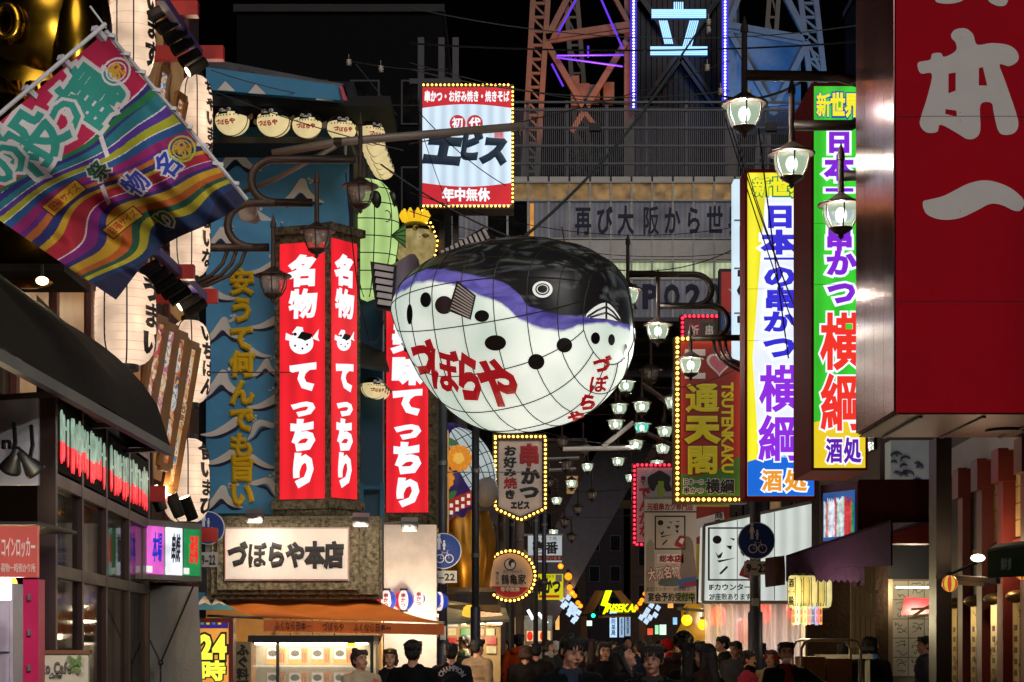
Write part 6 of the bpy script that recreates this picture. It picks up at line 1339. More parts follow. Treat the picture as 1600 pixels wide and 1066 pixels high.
t, pl = led_sign('red_light_sign', 'upright sign edged with red lights left of the white banner', 988, 724, 1062, 854, 38, paint('#b0a4b0', .5))
text('lettering', 'でんがな', pl, (998, 760, 1016, 840), SGR, t, .06, True, off=.02)
shape(MB(), pl, catmull([(1012, 746), (1022, 740), (1030, 735), (1040, 740), (1048, 746), (1046, 756), (1050, 766), (1040, 768), (1036, 758), (1026, 758), (1022, 768), (1014, 762)], 2)[::-1], .02, .006).build('figure_print', INK, t); slab(MB(), pl, 1028, 752, 1037, 790, .03, .006).build('green_strip', paint('#98b830'), t)
text('lettering', '食て', pl, (1000, 744, 1010, 758), INK, t, .02, True, off=.02)
# white banner
bn = thing('white_banner', 'white printed banner with red and black lettering hanging by the street', 'banner', P(1047, 945, 32)); pl = Pl(1047, 32)
slab(MB(), pl, 1007, 778, 1088, 943, 0, .05).build('panel', paint('#cdc3bd', .6, var=.06), bn); slab(MB(), pl, 1005, 776, 1090, 780, .02, .08).build('top_bar', STEEL, bn)
text('lettering', '元祖串カツ専門店', pl, (1011, 786, 1083, 798), SGR, bn, .03); slab(MB(), pl, 1007, 799, 1088, 801, .006, .004).build('rule', INK, bn)
for r_ in ((1024, 806, 1070, 808), (1024, 857, 1070, 859), (1023, 806, 1025, 859), (1069, 806, 1071, 859)): slab(MB(), pl, *r_, .006+.0005*(r_[0] % 3), .004).build('frame_line', INK, bn)
def brush_logo(pl, x, y, s, t):   # dots and strokes of the brush logo inside its square
    shape(MB(), pl, ell(x+8*s, y+10*s, 4.5*s, 4.2*s, 14)[::-1], .01, .004).build('brush_stroke', INK, t)
    for q in ([(6, 22), (9, 26), (14, 22), (12, 28), (9, 29)], [(20, 8), (26, 9), (25, 11)], [(17, 16), (23, 16), (22, 20), (20, 19)], [(8, 31), (28, 28), (10, 33)], [(10, 44), (18, 36), (19, 38), (12, 45)], [(30, 8), (38, 7), (37, 9)], [(30, 14), (38, 14), (34, 20)], [(31, 22), (36, 21), (35, 27)]): shape(MB(), pl, [(x+a*s, y+b*s) for a, b in q][::-1], .01, .004).build('brush_stroke', INK, t)
    shape(MB(), pl, [(x+a*s, y+b*s) for a, b in ((32, 40), (38, 30), (48, 32), (46, 42), (42, 50), (30, 46))][::-1], .016, .004).build('red_seal', SGR, t); shape(MB(), pl, [(x+a*s, y+b*s) for a, b in ((36, 40), (40, 34), (45, 35), (42, 44))][::-1], .022, .004).build('seal_mark', PALE, t)
brush_logo(pl, 1024, 807, 1., bn)
slab(MB(), pl, 1027, 866, 1068, 880, .006, .004).build('strip', PALE, bn); text('lettering', '総本店', pl, (1030, 867, 1066, 879), SGR, bn, .05, off=.012)
text('letter_outline', '大阪名物', pl, (1012, 885, 1062, 905), SGR, bn, .1, off=.008, rot=8); text('lettering', '大阪名物', pl, (1012, 885, 1062, 905), PALE, bn, .03, off=.013, rot=8)
GP = paint('#847a70'); shape(MB(), pl, catmull([(1066, 846), (1074, 838), (1082, 846), (1085, 870), (1087, 905), (1064, 905), (1064, 872)], 3)[::-1], .006, .004).build('statue_print', GP, bn); shape(MB(), pl, [(1009, 925), (1010, 850), (1016, 842), (1022, 850), (1023, 925)], .006, .004).build('tower_print', paint('#a09890'), bn)
shape(MB(), pl, catmull([(1030, 915), (1034, 903), (1048, 898), (1060, 904), (1064, 915)], 3)[::-1], .008, .004).build('hat_print', paint('#5c706c'), bn); shape(MB(), pl, [(1058, 906), (1088, 900), (1088, 916), (1062, 920)][::-1], .010, .004).build('blue_print', paint('#3c64a0'), bn); shape(MB(), pl, [(1066, 912), (1088, 908), (1088, 914), (1068, 916)][::-1], .013, .003).build('red_print', SGR, bn)
text('lettering', '1Fカウンター 2F座敷あり', pl, (1010, 917, 1086, 924), INK, bn, .0, off=.014); slab(MB(), pl, 1060, 926, 1086, 940, .004, .003).build('green_print', paint('#88a860'), bn); text('lettering', '宴会予約受付中', pl, (1012, 926, 1086, 940), INK, bn, .03, off=.012)
t = thing('red_yellow_board', 'partly hidden red and yellow board behind the white banner', 'sign', P(1110, 900, 34)); pl = Pl(1110, 34)
slab(MB(), pl, 1075, 784, 1140, 905, 0, .2).build('board', paint('#a02818', .5), t); slab(MB(), pl, 1075, 784, 1140, 792, .01, .01).build('yellow_strip', paint('#d8c820'), t); shape(MB(), pl, [(1085, 812), (1130, 800), (1134, 822), (1088, 840)][::-1], .012, .004).build('print', PALE, t); text('lettering', '商店', pl, (1116, 800, 1130, 822), INK, t, .03, True, off=.02); slab(MB(), pl, 1088, 850, 1140, 905, .014, .004).build('print', paint('#d8b828'), t)
# ------------------------------------------------------------------ big white shop sign and the vinyl curtain
wsn = thing('white_wedge_sign', 'large white wedge shaped shop sign with brush logo behind the right post', 'sign', P(1182, 942, 30)); pl = Pl(1182, 30)
GWH = glow('#e2ebe4', .72, .12, .8)
shape(MB(), pl, [(1097, 940), (1268, 940), (1268, 786), (1100, 822)], 0, .6).build('case', GWH, wsn)
for (a, b) in (((1097, 941), (1268, 941)), ((1100, 821), (1268, 785)), ((1098, 940), (1100, 822))): MB().bar(pl.pt(*a, 0), pl.pt(*b, 0), .05).build('edge_trim', paint('#8a8070', .5), wsn)
for x in (1152, 1210): MB().bar(pl.pt(x, 938, .004), pl.pt(x, 822-(x-1100)*.214+2, .004), .012).build('panel_joint', STEEL, wsn)
for r_ in ((1107, 824, 1180, 826.5), (1107, 905, 1180, 907.5), (1106, 824, 1109, 907.5), (1178, 824, 1181, 907.5)): slab(MB(), pl, *r_, .006+.0005*(r_[0] % 3), .004).build('frame_line', INK, wsn)
brush_logo(pl, 1108, 828, 1.55, wsn)
text('lettering', '1Fカウンター', pl, (1108, 912, 1174, 923), INK, wsn, .03); text('lettering', '2F座敷あります', pl, (1108, 927, 1174, 938), INK, wsn, .03)
cu_ = thing('vinyl_curtain', 'translucent white vinyl curtain with lights glowing through, right side shop front', 'curtain', P(1180, 1003, 30.2)-Vector((0, 0, CZ)))
mb = MB(); n, mm = 120, 8
for j in range(mm+1):
    for i in range(n+1):
        a = i/n; x = 1100+152*a; p = P(x, 942, 30.1); z = p.z*(1-j/mm); mb.v.append((p.x, p.y+.06*math.sin(a*46)+.03*math.sin(a*111), z+.02))
for j in range(mm):
    for i in range(n): k = j*(n+1)+i; mb.f.append((k, k+n+1, k+n+2, k+1)); mb.mi.append(0)
vm, vnt, vb = _mat(('vinyl',)); vb.inputs['Base Color'].default_value = lin('#d8d0cc')+(1,); vb.inputs['Roughness'].default_value = .3; vb.inputs['Alpha'].default_value = .55
tl = vnt.nodes.new('ShaderNodeBsdfTranslucent'); tl.inputs[0].default_value = lin('#e0d4cc')+(1,); mxs = vnt.nodes.new('ShaderNodeMixShader'); mxs.inputs[0].default_value = .5
vnt.links.new(vb.outputs[0], mxs.inputs[1]); vnt.links.new(tl.outputs[0], mxs.inputs[2]); vnt.links.new(mxs.outputs[0], vnt.nodes['Material Output'].inputs[0])
mb.build('sheet', vm, cu_, True); MB().bar(P(1098, 942, 30.1), P(1254, 942, 30.1), .04).build('rail', STEEL, cu_)
rm = thing('noodle_shop_room', 'pale lit shop room seen dimly through the vinyl curtain', 'shop', P(1180, 1003, 32)-Vector((0, 0, CZ)))
MB().box((P(1095, 0, 33).x, 33.2, 0), (P(1262, 0, 33).x, 33.4, 2.6)).build('back_wall', paint('#c8b8a8', .6, var=.3), rm); MB().box((P(1100, 0, 32).x, 31.6, 0), (P(1255, 0, 32).x, 32.2, .95)).build('counter', paint('#6a4a30'), rm)
for i in range(7): MB().box((P(1110+20*i, 0, 33).x, 33.05, 1.2), (P(1110+20*i, 0, 33).x+.14, 33.2, 1.5)).build('shelf_item', paint(rnd.choice(['#d8d0c0', '#506070', '#a04030'])), rm)
lamp('room_light', 'AREA', P(1175, 945, 31.4), 95, (1, .93, .88), 1.4, rm, (0, 0, 0))
for i, (x, y, r) in enumerate(((1122, 963, 11), (1165, 985, 14), (1192, 958, 12), (1238, 955, 9))):
    t = thing('red_paper_lantern', f'{["first","second","third","last"][i]} red lantern glowing behind the vinyl curtain, counted from the left', 'paper lantern', P(x, y+r, 30.7), 'red lanterns behind the vinyl'); c_ = P(x, y, 30.7); rr = r*30.7/F*1.15
    MB().lathe([(rr*.45, -rr*1.2), (rr*.85, -rr*.85), (rr, 0), (rr*.85, rr*.85), (rr*.45, rr*1.2)], c_, 18).build('shade', glow('#f0401c', 3. if i != 1 else 1.2, .15, 8.), t, True)
    for z in (-1, 1): MB().lathe([(rr*.46, -.02), (rr*.46, .02)], c_+Vector((0, 0, z*rr*1.2)), 12).build('end_ring', BLACK, t)
# yellow lanterns left of the curtain
t = thing('lantern_bracket', 'black bracket bar holding the two yellow globes left of the curtain', 'bracket', P(1082, 958, 31)); MB().bar(P(1058, 951, 31), P(1104, 955, 31), .05).build('bar', BLACK, t)
for i, (x, y, r) in enumerate(((1073, 969, 8.5), (1098, 976, 8))):
    t = thing('yellow_globe_lantern', f'{["left","right"][i]} bright yellow round lantern beside the vinyl curtain', 'paper lantern', P(x, y+r, 30.9), 'yellow globe lanterns'); c_ = P(x, y, 30.9); rr = r*30.9/F
    MB().ball(c_, (rr, rr, rr*1.05), 16, 12).build('shade', glow('#ffc410', 2., .15, 8.), t, True); MB().lathe([(rr*.5, 0), (rr*.5, .05)], c_+Vector((0, 0, rr*.95)), 12).build('cap', BLACK, t); MB().tube([c_+Vector((0, 0, rr)), c_+Vector((0, 0, rr+.14))], .01, 6).build('cord', BLACK, t)
    lamp('globe_glow', 'POINT', c_+Vector((0, -.25, 0)), 8, (1, .75, .2), .08, t)
t = thing('amber_hanging_bag', 'big amber net bundle hanging behind the yellow globes', 'hanging bundle', P(1082, 995, 31.6)); mb = MB(); mb.lathe([(.12, .32), (.2, .2), (.19, 0), (.3, -.22), (.2, -.38), (.05, -.42)], P(1082, 972, 31.7), 18); mb.build('bundle', glow('#b88420', .6, .35, 6.), t, True); MB().tube([P(1082, 945, 31.7), P(1082, 935, 31.7)], .012).build('cord', BLACK, t)
# ------------------------------------------------------------------ right trios of lamps
for i, (x, y) in enumerate(((1163, 163), (1237, 241), (1314, 321))):
    street_lamp(x, y, 17., 37, True, f'lit street lamp, {["highest","middle","lowest"][i]} of the three beside the green sign', 90., rod=[3.0, 2.5, 1.9][i], group='lit lamps beside the green sign')
bracket('lamp_bracket', 'brown iron bracket arms reaching from behind the red sign to three lit lamps', [[P(1167, 118, 17), P(1310, 120, 17), P(1345, 130, 17), P(1368, 155, 17)], [P(1240, 196, 17), P(1330, 196, 17), P(1352, 185, 17), P(1368, 160, 17)], [P(1318, 275, 17), P(1400, 272, 17)], [P(1372, 420, 17), P(1372, 100, 17)]], .05)
for i, (x, y) in enumerate(((981, 453), (1028, 508), (1079, 561))):
    street_lamp(x, y, 24., 23.5, True, f'lit street lamp, {["highest","middle","lowest"][i]} of the three right of the balloon', 80., rod=[3.0, 3.0, 1.6][i], group='lit lamps right of the balloon')
bracket('lamp_bracket', 'curled iron bracket on the right post carrying three lit lamps', [hook(983, 1085, 429, 478, 24, 'r')+[P(1031, 478, 24)], hook(1031, 1110, 478, 528, 24, 'r')+[P(1080, 528, 24)], [P(1080, 528, 24), P(1176, 528, 24)]], .042,
        straight=[([P(x0, 530, 24), P(x0+2, 548, 24), P(x0+10, 562, 24), P(x0+26, 572-i*2, 24), P(1176, 590-9*i, 24)], .022) for i, x0 in enumerate((1115, 1124, 1133))])
pr = post(1180, 24., 482, 17, 'tall dark post on the right carrying the blue round sign', 958, None, True)
for x0, x1, y0, y1 in ((1186, 1196, 496, 512), (1190, 1201, 548, 562), (1176, 1186, 935, 947)): MB().box(P(x0, y1, 23.85), P(x1, y0, 23.85)+Vector((0, .1, 0))).build('junction_box', STEEL, pr)
walk_sign(1182, 845, 29, 23.7, 'round blue pedestrian and bicycle sign on the right post', (1163, 877, 1203, 898), True)
# ------------------------------------------------------------------ awning, lanterns and shop at the right
ra = thing('purple_awning', 'dark purple cloth awning with drooping ends over the lantern row', 'awning', P(1310, 925, 20.5)); PU = paint('#3c2444', .85, var=.25, bump=.3, bscale=60)
q = [P(1228, 868, 21.5), P(1392, 812, 19.2), P(1480, 812, 22.4), P(1330, 862, 24)]; mb = MB(); mb.prism([q[0], q[1], q[2], q[3]], (0, 0, -.03)); mb.build('canopy', PU, ra)
mb = MB(); mb.prism([P(1228, 888, 21.5), P(1392, 884, 19.2), q[1], q[0]], (0.03, .05, 0)); mb.build('front_panel', PU, ra)
mb = MB()
for i in range(41):
    a = i/40; p = P(1228, 887, 21.46).lerp(P(1350, 886, 19.8), a); mb.v += [tuple(p), tuple(p+Vector((0, -.02*math.sin(i*1.7), -.16-.02*math.sin(i*2.1))))]
for i in range(40): mb.f.append((2*i, 2*i+1, 2*i+3, 2*i+2)); mb.mi.append(0)
mb.build('valance', PU, ra, True)
for x0, w_ in ((1196, 30), (1334, 16)):
    mb = MB()
    for j in range(9):
        for i in range(7): a, b = i/6, j/8; p = P(x0+w_*a, 872+46*b-4*a, 21.3); mb.v.append((p.x, p.y+.05*math.sin(a*9+b*3), p.z))
    for j in range(8):
        for i in range(6): k = j*7+i; mb.f.append((k, k+7, k+8, k+1)); mb.mi.append(0)
    mb.build('drooping_end', paint('#5a4450', .85), ra, True)
for i, x in enumerate((1241, 1254, 1266, 1277, 1289)):
    t = thing('yellow_paper_lantern', f'{["leftmost","second","middle","fourth","rightmost"][i]} long yellow lantern in the row under the purple awning', 'paper lantern', P(x, 952, 20.6), 'yellow lanterns under the purple awning'); c_ = P(x, 925, 20.6+.12*i); r = 11*20.6/F; h = 26*20.6/F; wy = '酒串焼酎飯'[i]
    MB().lathe([(r*.5, -h), (r*.85, -h*.88), (r, -h*.5), (r, h*.5), (r*.85, h*.88), (r*.5, h)], c_, 20).build('shade', glow(['#f2e08c', '#e8d070', '#f0dc90', '#e4cc70', '#f2e49c'][i], .8-.05*(i % 2), .25, 6.), t, True)
    for az in (-165, -15, -90): MB().tube([c_+Vector((1.01*q_*math.cos(R(az)), 1.01*q_*math.sin(R(az)), z_)) for q_, z_ in ((r*.85, -h*.88), (r, -h*.5), (r, h*.5), (r*.85, h*.88))], .006, 5).build('seam_or_shading', paint('#6a5420'), t)  # dark side lines added to imitate shading of the rounded paper
    for z in (-1, 1): MB().lathe([(r*.55, -.02), (r*.55, .02)], c_+Vector((0, 0, z*h)), 14).build('end_ring', BLACK, t)
    text('lettering', wy+'一番', None, None, INK, t, .05, True, fn=lambda a, b, o_, c_=c_, r=r, h=h: c_+Vector((1.03*r*math.sin(R(-60+50*a)), -1.03*r*math.cos(R(-60+50*a)), -h*.8+1.6*h*b)))
lamp('lantern_row_glow', 'POINT', P(1265, 958, 20.2), 45, (1, .85, .5), .2, ra)
for i in range(8):
    x = 1240+6*i; t = thing('hanging_tag', f'printed card tag {ORD[i]} from the left hanging below the yellow lanterns', 'tag', P(x, 978, 20.5), 'card tags below the lanterns'); pl = Pl(x, 20.4+.04*(i % 3))
    slab(MB(), pl, x-2.6, 948, x+2.6, 977-(i % 3), 0, .008).build('card', paint(['#c8682a', '#d8b8a0', '#3a8a58', '#b88a38', '#a84850', '#4a5a90', '#30408a', '#c86838'][i], .6), t); text('lettering', '串揚', pl, (x-2, 951, x+2, 973), INK if i % 2 else SGR, t, .04, True, off=.004); MB().tube([pl.pt(x, 948, .0), pl.pt(x, 942, 0.)], .004, 4).build('string', CABLE, t)
# maroon box with screens
bx = thing('screen_box_sign', 'maroon box sign with a slanting lit menu screen above the purple awning', 'sign', P(1340, 838, 20)); SP = Pl(1286, 22., -62)
u0, u1 = SP.u(1286), SP.u(1335); z0, z1 = P(0, 838, 21.).z, P(0, 760, 21.).z
MB().prism([SP.at(u0-.06, z0-.06, -.01), SP.at(u1+.05, z0-.06, -.01), SP.at(u1+.05, z1+.1, -.01), SP.at(u0-.06, z1+.1, -.01)], SP.n3(-.5)).build('case', paint('#5c1416', .5), bx)
MB().prism([SP.at(u1+.05, z0-.06, -.02), SP.at(u1+.05, z0-.06, -.02)+Vector((.9, 0, 0)), SP.at(u1+.05, z1+.12, -.02)+Vector((.9, 0, 0)), SP.at(u1+.05, z1+.12, -.02)], (0, .4, 0)).build('side_panel', paint('#5c1416', .5), bx)
MB().prism([SP.at(u0, z0, 0), SP.at(u1, z0, 0), SP.at(u1, z1, 0), SP.at(u0, z1, 0)], SP.n3(-.02)).build('screen', glow('#2a60a8', .7, .3, 5.), bx)
rr_ = random.Random(5)
for i in range(16):
    a = u0+(u1-u0)*(.04+.92*i/16); MB().prism([SP.at(a, z0+.04, .008), SP.at(a+.05, z0+.04, .008), SP.at(a+.05, z1-.06-rr_.random()*.12, .008), SP.at(a, z1-.06-rr_.random()*.05, .008)], SP.n3(-.006)).build('menu_strip', glow(rr_.choice(['#e8f0ff', '#d84048', '#2c9a58', '#e8e8f0', '#88c0f0', '#e05858', '#c8e8e0']), .75, .5, 14.), bx)
# buildings behind on the right
rb_ = thing('right_building', 'dark building behind the tall green and yellow signs', 'building', Vector((5, 24, 0)))
MB().box((5.3, 25.8, 0), (9.5, 30.9, 8.2)).build('wall', paint('#3a2a28', .7, var=.3), rb_)
for i in range(4): MB().box((5.25, 26.+1.2*i, 4.4), (5.33, 26.9+1.2*i, 6.2)).build('window_pane', DKG, rb_)
MB().box((P(1262, 0, 24).x, 24., 0), (P(1388, 0, 24).x, 24.2, 2.7)).build('brick_wall', paint('#4a3a2c', .8, var=.3, bump=.5, bscale=18), rb_)
for i in range(5):
    x = P(1332+8*i, 0, 23.6).x; MB().bar((x, 23.6, 0), (x, 23.6, P(0, 885, 23.6).z), .05).build('window_bar', paint('#a89878', .5), rb_)
for y in (925, 958, 1010): MB().bar(P(1330, y, 23.58), P(1372, y, 23.58), .05).build('window_bar', paint('#a89878', .5), rb_)
ct = thing('corner_shop', 'corner shop wall with painted wave curls, black panel and autograph cards', 'shop', P(1428, 1003, 25)-Vector((0, 0, CZ))); pl = Pl(1428, 25.)
slab(MB(), pl, 1392, 688, 1470, 814, 0, .4).build('wave_board', paint('#9aa6b0', .5, var=.12), ct)
for i in range(34):
    x = 1396+rnd.random()*60; y = 700+rnd.random()*104
    if x-1396 > (y-690)*.9+18 and y < 760: continue
    r = rnd.uniform(4, 8); a0 = rnd.uniform(150, 220); MB().tube([pl.pt(x+r*math.cos(R(a0+a)), y+r*.8*math.sin(R(a0+a)), .01) for a in range(0, 200, 25)], [.004, .01, .016, .02, .02, .016, .01, .004][:8], 5).build('painted_curl', paint('#1c2a50'), ct)
MB().box(P(1390, 822, 24.98), P(1472, 812, 24.98)+Vector((0, .4, 0))).build('stone_ledge', paint('#6a5a4a', .6), ct)
slab(MB(), pl, 1392, 823, 1470, 905, -.02, .4).build('black_panel', BLACK, ct); slab(MB(), pl, 1392, 905, 1470, 1110, -.03, .3).build('card_wall', paint('#8a7c5c', .6), ct)
for i in range(3):
    for j in range(5):
        x0, y0 = 1395+25*i, 908+30*j; cd2 = slab(MB(), pl, x0, y0, x0+23.5, y0+28.5, .0, .015).build('autograph_card', paint('#d6cbb0', .6, var=.05), ct)
        for k in range(3):
            pts = [(x0+3+rr_.random()*4+k*1.2, y0+6+7*k)]
            for _ in range(6): pts.append((min(x0+21, pts[-1][0]+rr_.uniform(-1, 6)), min(y0+26, max(y0+3, pts[-1][1]+rr_.uniform(-5, 5)))))
            MB().tube([pl.pt(a, b, .004) for a, b in catmull(pts, 3, False)], .004, 4).build('ink_scribble', INK, cd2)
slab(MB(), Pl(1400, 24.9), 1388, 905, 1395, 1110, .0, .1).build('steel_jamb', paint('#a89070', .35, .6), ct)
t = thing('red_cloth_canopy', 'small red cloth canopy with folded poles before the autograph cards', 'canopy', P(1435, 966, 23.8)); mb = MB(); mb.prism([P(1408, 962, 23.8), P(1462, 958, 23.4), P(1462, 936, 24), P(1414, 934, 24.2)], (0, .02, .0)); mb.build('cloth', paint('#b01c24', .6), t)
for a, b in (((1428, 962), (1462, 940)), ((1424, 952), (1462, 950)), ((1420, 966), (1462, 960))): MB().bar(P(*a, 23.5), P(*b, 23.3), .03).build('folded_pole', paint('#c0a078', .5), t)
lamp('corner_light', 'POINT', P(1425, 925, 23.9), 34, (1, .85, .6), .15, ct)
MB().tube([P(1400, 918, 23.9), P(1455, 918, 23.9)], .012, 8).build('light_tube', glow('#fff0d0', 4., 0.), ct)
bp_ = thing('black_pillar', 'wide black steel pillar between the corner shop and the maroon front', 'pillar', P(1475, 1003, 17)-Vector((0, 0, CZ))); MB().box((P(1463, 0, 17).x, 17., 0), (P(1487, 0, 17).x, 17.3, P(0, 684, 17).z)).build('shaft', paint('#17120f', .45, .2), bp_); MB().box((P(1462, 0, 16.98).x, 16.98, P(0, 905, 17).z), (P(1488, 0, 16.98).x, 17.0, P(0, 898, 17).z)).build('collar', IRON, bp_)
# maroon shop front
mp_ = Pl(1600, 16., -93); mf = thing('maroon_shopfront', 'maroon shop front with pilasters and beige tile panels at the right edge', 'shop', Vector((4.8, 16.5, 0)))
MAR = paint('#6c2620', .5, var=.2, scale=2.); um = lambda px: mp_.u(px)
MB().box((4.62, 12.5, 0), (7.5, 19.6, 6)).build('wall', paint('#2c1614', .7), mf)
uA, uB = um(1484), um(1600)+2.; zt = P(0, 700, 16).z
PXS = [1492, 1522, 1553, 1587, 1625, 1668, 1716]; UU = [um(p_) for p_ in PXS]
for i in range(6):   # pilasters towards the camera
    u = UU[i]; wg = UU[i+1]-u; MB().prism([mp_.at(u-.12, .1, .14), mp_.at(u+.12, .1, .14), mp_.at(u+.12, zt, .14), mp_.at(u-.12, zt, .14)], mp_.n3(-.16)).build('pilaster', MAR, mf)
    MB().prism([mp_.at(u-.15, zt-.28, .19), mp_.at(u+.15, zt-.28, .19), mp_.at(u+.15, zt+.02, .19), mp_.at(u-.15, zt+.02, .19)], mp_.n3(-.2)).build('capital', MAR, mf)
    ng = max(1, int((wg-.26)/.17)); tw_ = (wg-.26)/ng
    for r in range(5):
        for c in range(ng):
            a = u+.13+c*tw_; z = 2.55+r*.15
            MB().prism([mp_.at(a, z, .03), mp_.at(a+tw_-.006, z, .03), mp_.at(a+tw_-.006, z+.143, .03), mp_.at(a, z+.143, .03)], mp_.n3(-.03)).build('tile', paint('#a8905c', .5, var=.15), mf)
    MB().prism([mp_.at(u+.13, .2, .04), mp_.at(u+wg-.13, .2, .04), mp_.at(u+wg-.13, 2.0, .04), mp_.at(u+.13, 2.0, .04)], mp_.n3(-.04)).build('door_leaf', paint('#32100e', .5), mf)
    c0 = u+wg*.5; bw = min(.13, wg*.2)
    bp2 = MB().prism([mp_.at(c0-bw, .3, .1), mp_.at(c0+bw, .3, .1), mp_.at(c0+bw, 1.95, .1), mp_.at(c0-bw, 1.95, .1)], mp_.n3(-.06)).build('brass_plate', paint('#b89850', .3, .7, .3, 6.), mf)
    for k in range(9): MB().prism([mp_.at(c0-.05, .9+k*.1, .105), mp_.at(c0+.05, .9+k*.1, .105), mp_.at(c0+.05, .95+k*.1, .105), mp_.at(c0-.05, .95+k*.1, .105)], mp_.n3(-.004)).build('engraved_mark', paint('#4a3018'), bp2)
    MB().ball(mp_.at(c0, 2.0, .08), (.12, .12, .06), 12, 8).build('brass_cap', paint('#a08450', .35, .7), mf, True)
MB().prism([mp_.at(uA, 2.42, .06), mp_.at(uB, 2.42, .06), mp_.at(uB, 2.52, .06), mp_.at(uA, 2.52, .06)], mp_.n3(-.08)).build('cornice', MAR, mf)
MB().prism([mp_.at(uA, zt, .1), mp_.at(uB, zt, .1), mp_.at(uB, zt+.3, .1), mp_.at(uA, zt+.3, .1)], mp_.n3(-.2)).build('fascia', paint('#7c7874', .5), mf)
t = thing('wall_uplight', 'bright oval wall lamp on a bracket before the maroon pilasters', 'lamp', P(1528, 880, 16.2)); MB().ball(P(1528, 872, 16.2), (.065, .05, .035), 14, 8).build('lens', glow('#ffe8c0', 8., 0.), t, True); MB().ball(P(1528, 874.5, 16.25), (.075, .06, .035), 14, 8).build('shade', BLACK, t, True); MB().tube([P(1490, 895, 16.6), P(1528, 878, 16.25)], .015, 6).build('bracket', BLACK, t)
lamp('uplight_glow', 'POINT', P(1536, 862, 16.0), 14, (1, .65, .4), .06, t)
t = thing('green_awning', 'dark green cloth awning with pale lettering at the right edge', 'awning', P(1575, 905, 15)); mb = MB(); mb.prism([P(1543, 903, 15.2), P(1660, 898, 14), P(1660, 842, 14.), P(1543, 858, 15.2)], (.03, .03, 0)); mb.build('front_cloth', paint('#1e3a22', .85, var=.2, bump=.2), t); mb = MB(); mb.prism([P(1543, 858, 15.2), P(1660, 842, 14.), P(1680, 835, 15.), P(1560, 850, 16)], (0, 0, -.02)); mb.build('top_cloth', paint('#7a8078', .7), t); text('lettering', '鮮魚', Pl(1570, 14.85), (1561, 872, 1582, 892), paint('#6a7a68'), t, .04, off=.05)
for i, (x, y) in enumerate(((1484, 912), (1597, 893))):
    t = thing('striped_globe_lantern', f'red and yellow striped globe lantern {["by the black pillar","cut by the right edge"][i]}', 'paper lantern', P(x, y+13, 15.4)); c_ = P(x, y, 15.4); r = 12*15.4/F; mb = MB(); mb.ball(c_, (r, r, r*1.1), 24, 12)
    for k in range(len(mb.f)): mb.mi[k] = ((k % 24)//2) % 2
    mb.build('shade', [glow('#d84a30', .7, .1), glow('#e8c040', .8, .1)], t, True); MB().lathe([(r*.4, 0), (r*.4, .03)], c_+Vector((0, 0, r*1.05)), 12).build('cap', BLACK, t)
    MB().tube([P(1490, 905+8*i, 15.6), P(x, y-12, 15.4)] if i == 0 else [P(1610, 876, 15.4), P(x, y-12, 15.4)], .01, 6).build('hanger', BLACK, t)
t = thing('awning_bracket', 'pale folded awning bracket above the brass plates', 'bracket', P(1500, 915, 15.6)); MB().bar(P(1488, 903, 15.6), P(1560, 908, 15.2), .05, .05).build('arm', STEEL, t); MB().bar(P(1492, 911, 15.55), P(1540, 914, 15.2), .03).build('lower_arm', STEEL, t)
# cage trolley with boxes
tr_ = thing('cage_trolley', 'steel roll cage trolley loaded with cartons beside the masked man', 'trolley', P(1300, 1003, 19.5)-Vector((0, 0, CZ))); ST2 = paint('#a09888', .35, .7)
for dy in (0, .6):
    y = 19.3+dy; x0, x1 = P(1252, 0, 19.3).x, P(1345, 0, 19.3).x
    MB().tube([(x0, y, .1), (x0, y, 1.52), (x0+.04, y, 1.6), (x0+.1, y, 1.62), (x1-.1, y, 1.62), (x1-.04, y, 1.6), (x1, y, 1.52), (x1, y, .1)], .016, 8).build('hoop', ST2, tr_)
    for z in (.3, .7, 1.1): MB().bar((x0, y, z), (x1, y, z), .014).build('rail', ST2, tr_)
MB().box((x0, 19.3, .1), (x1, 19.9, .16)).build('deck', ST2, tr_)
for a in (x0, x1):
    for y in (19.35, 19.85): MB().lathe([(.05, -.02), (.05, .02)], (a, y, .05), 12, Matrix.Rotation(R(90), 4, 'Y')).build('caster', BLACK, tr_)
for i, (a, b, z0, z1) in enumerate(((.02, .30, .17, .75), (.32, .6, .17, .8), (.02, .27, .76, 1.44), (.29, .56, .81, 1.42), (.05, .5, 1.27, 1.28))):
    if i == 4: continue
    o = MB().box((x0+a, 19.36, z0), (x0+b, 19.84, z1)).build('carton', paint('#8a6038', .75, var=.15), None); tag(o, ['lower left', 'lower right', 'upper left', 'upper right'][i]+' brown carton in the cage trolley', 'carton', 'cartons in the trolley')
t = thing('white_stool', 'small grey white slatted stool behind the cage trolley', 'stool', (P(1322, 0, 21).x, 21.2, 0)); 
for dx in (-.25, .25):
    for dy in (-.2, .2): MB().bar((P(1322, 0, 21).x+dx, 21.2+dy, 0), (P(1322, 0, 21).x+dx, 21.2+dy, 1.4), .05).build('leg', paint('#8a8478', .6), t)
for k in range(4): MB().box((P(1322, 0, 21).x-.3, 20.95+.13*k, 1.4), (P(1322, 0, 21).x+.3, 21.05+.13*k, 1.45)).build('slat', paint('#8a8478', .6), t)
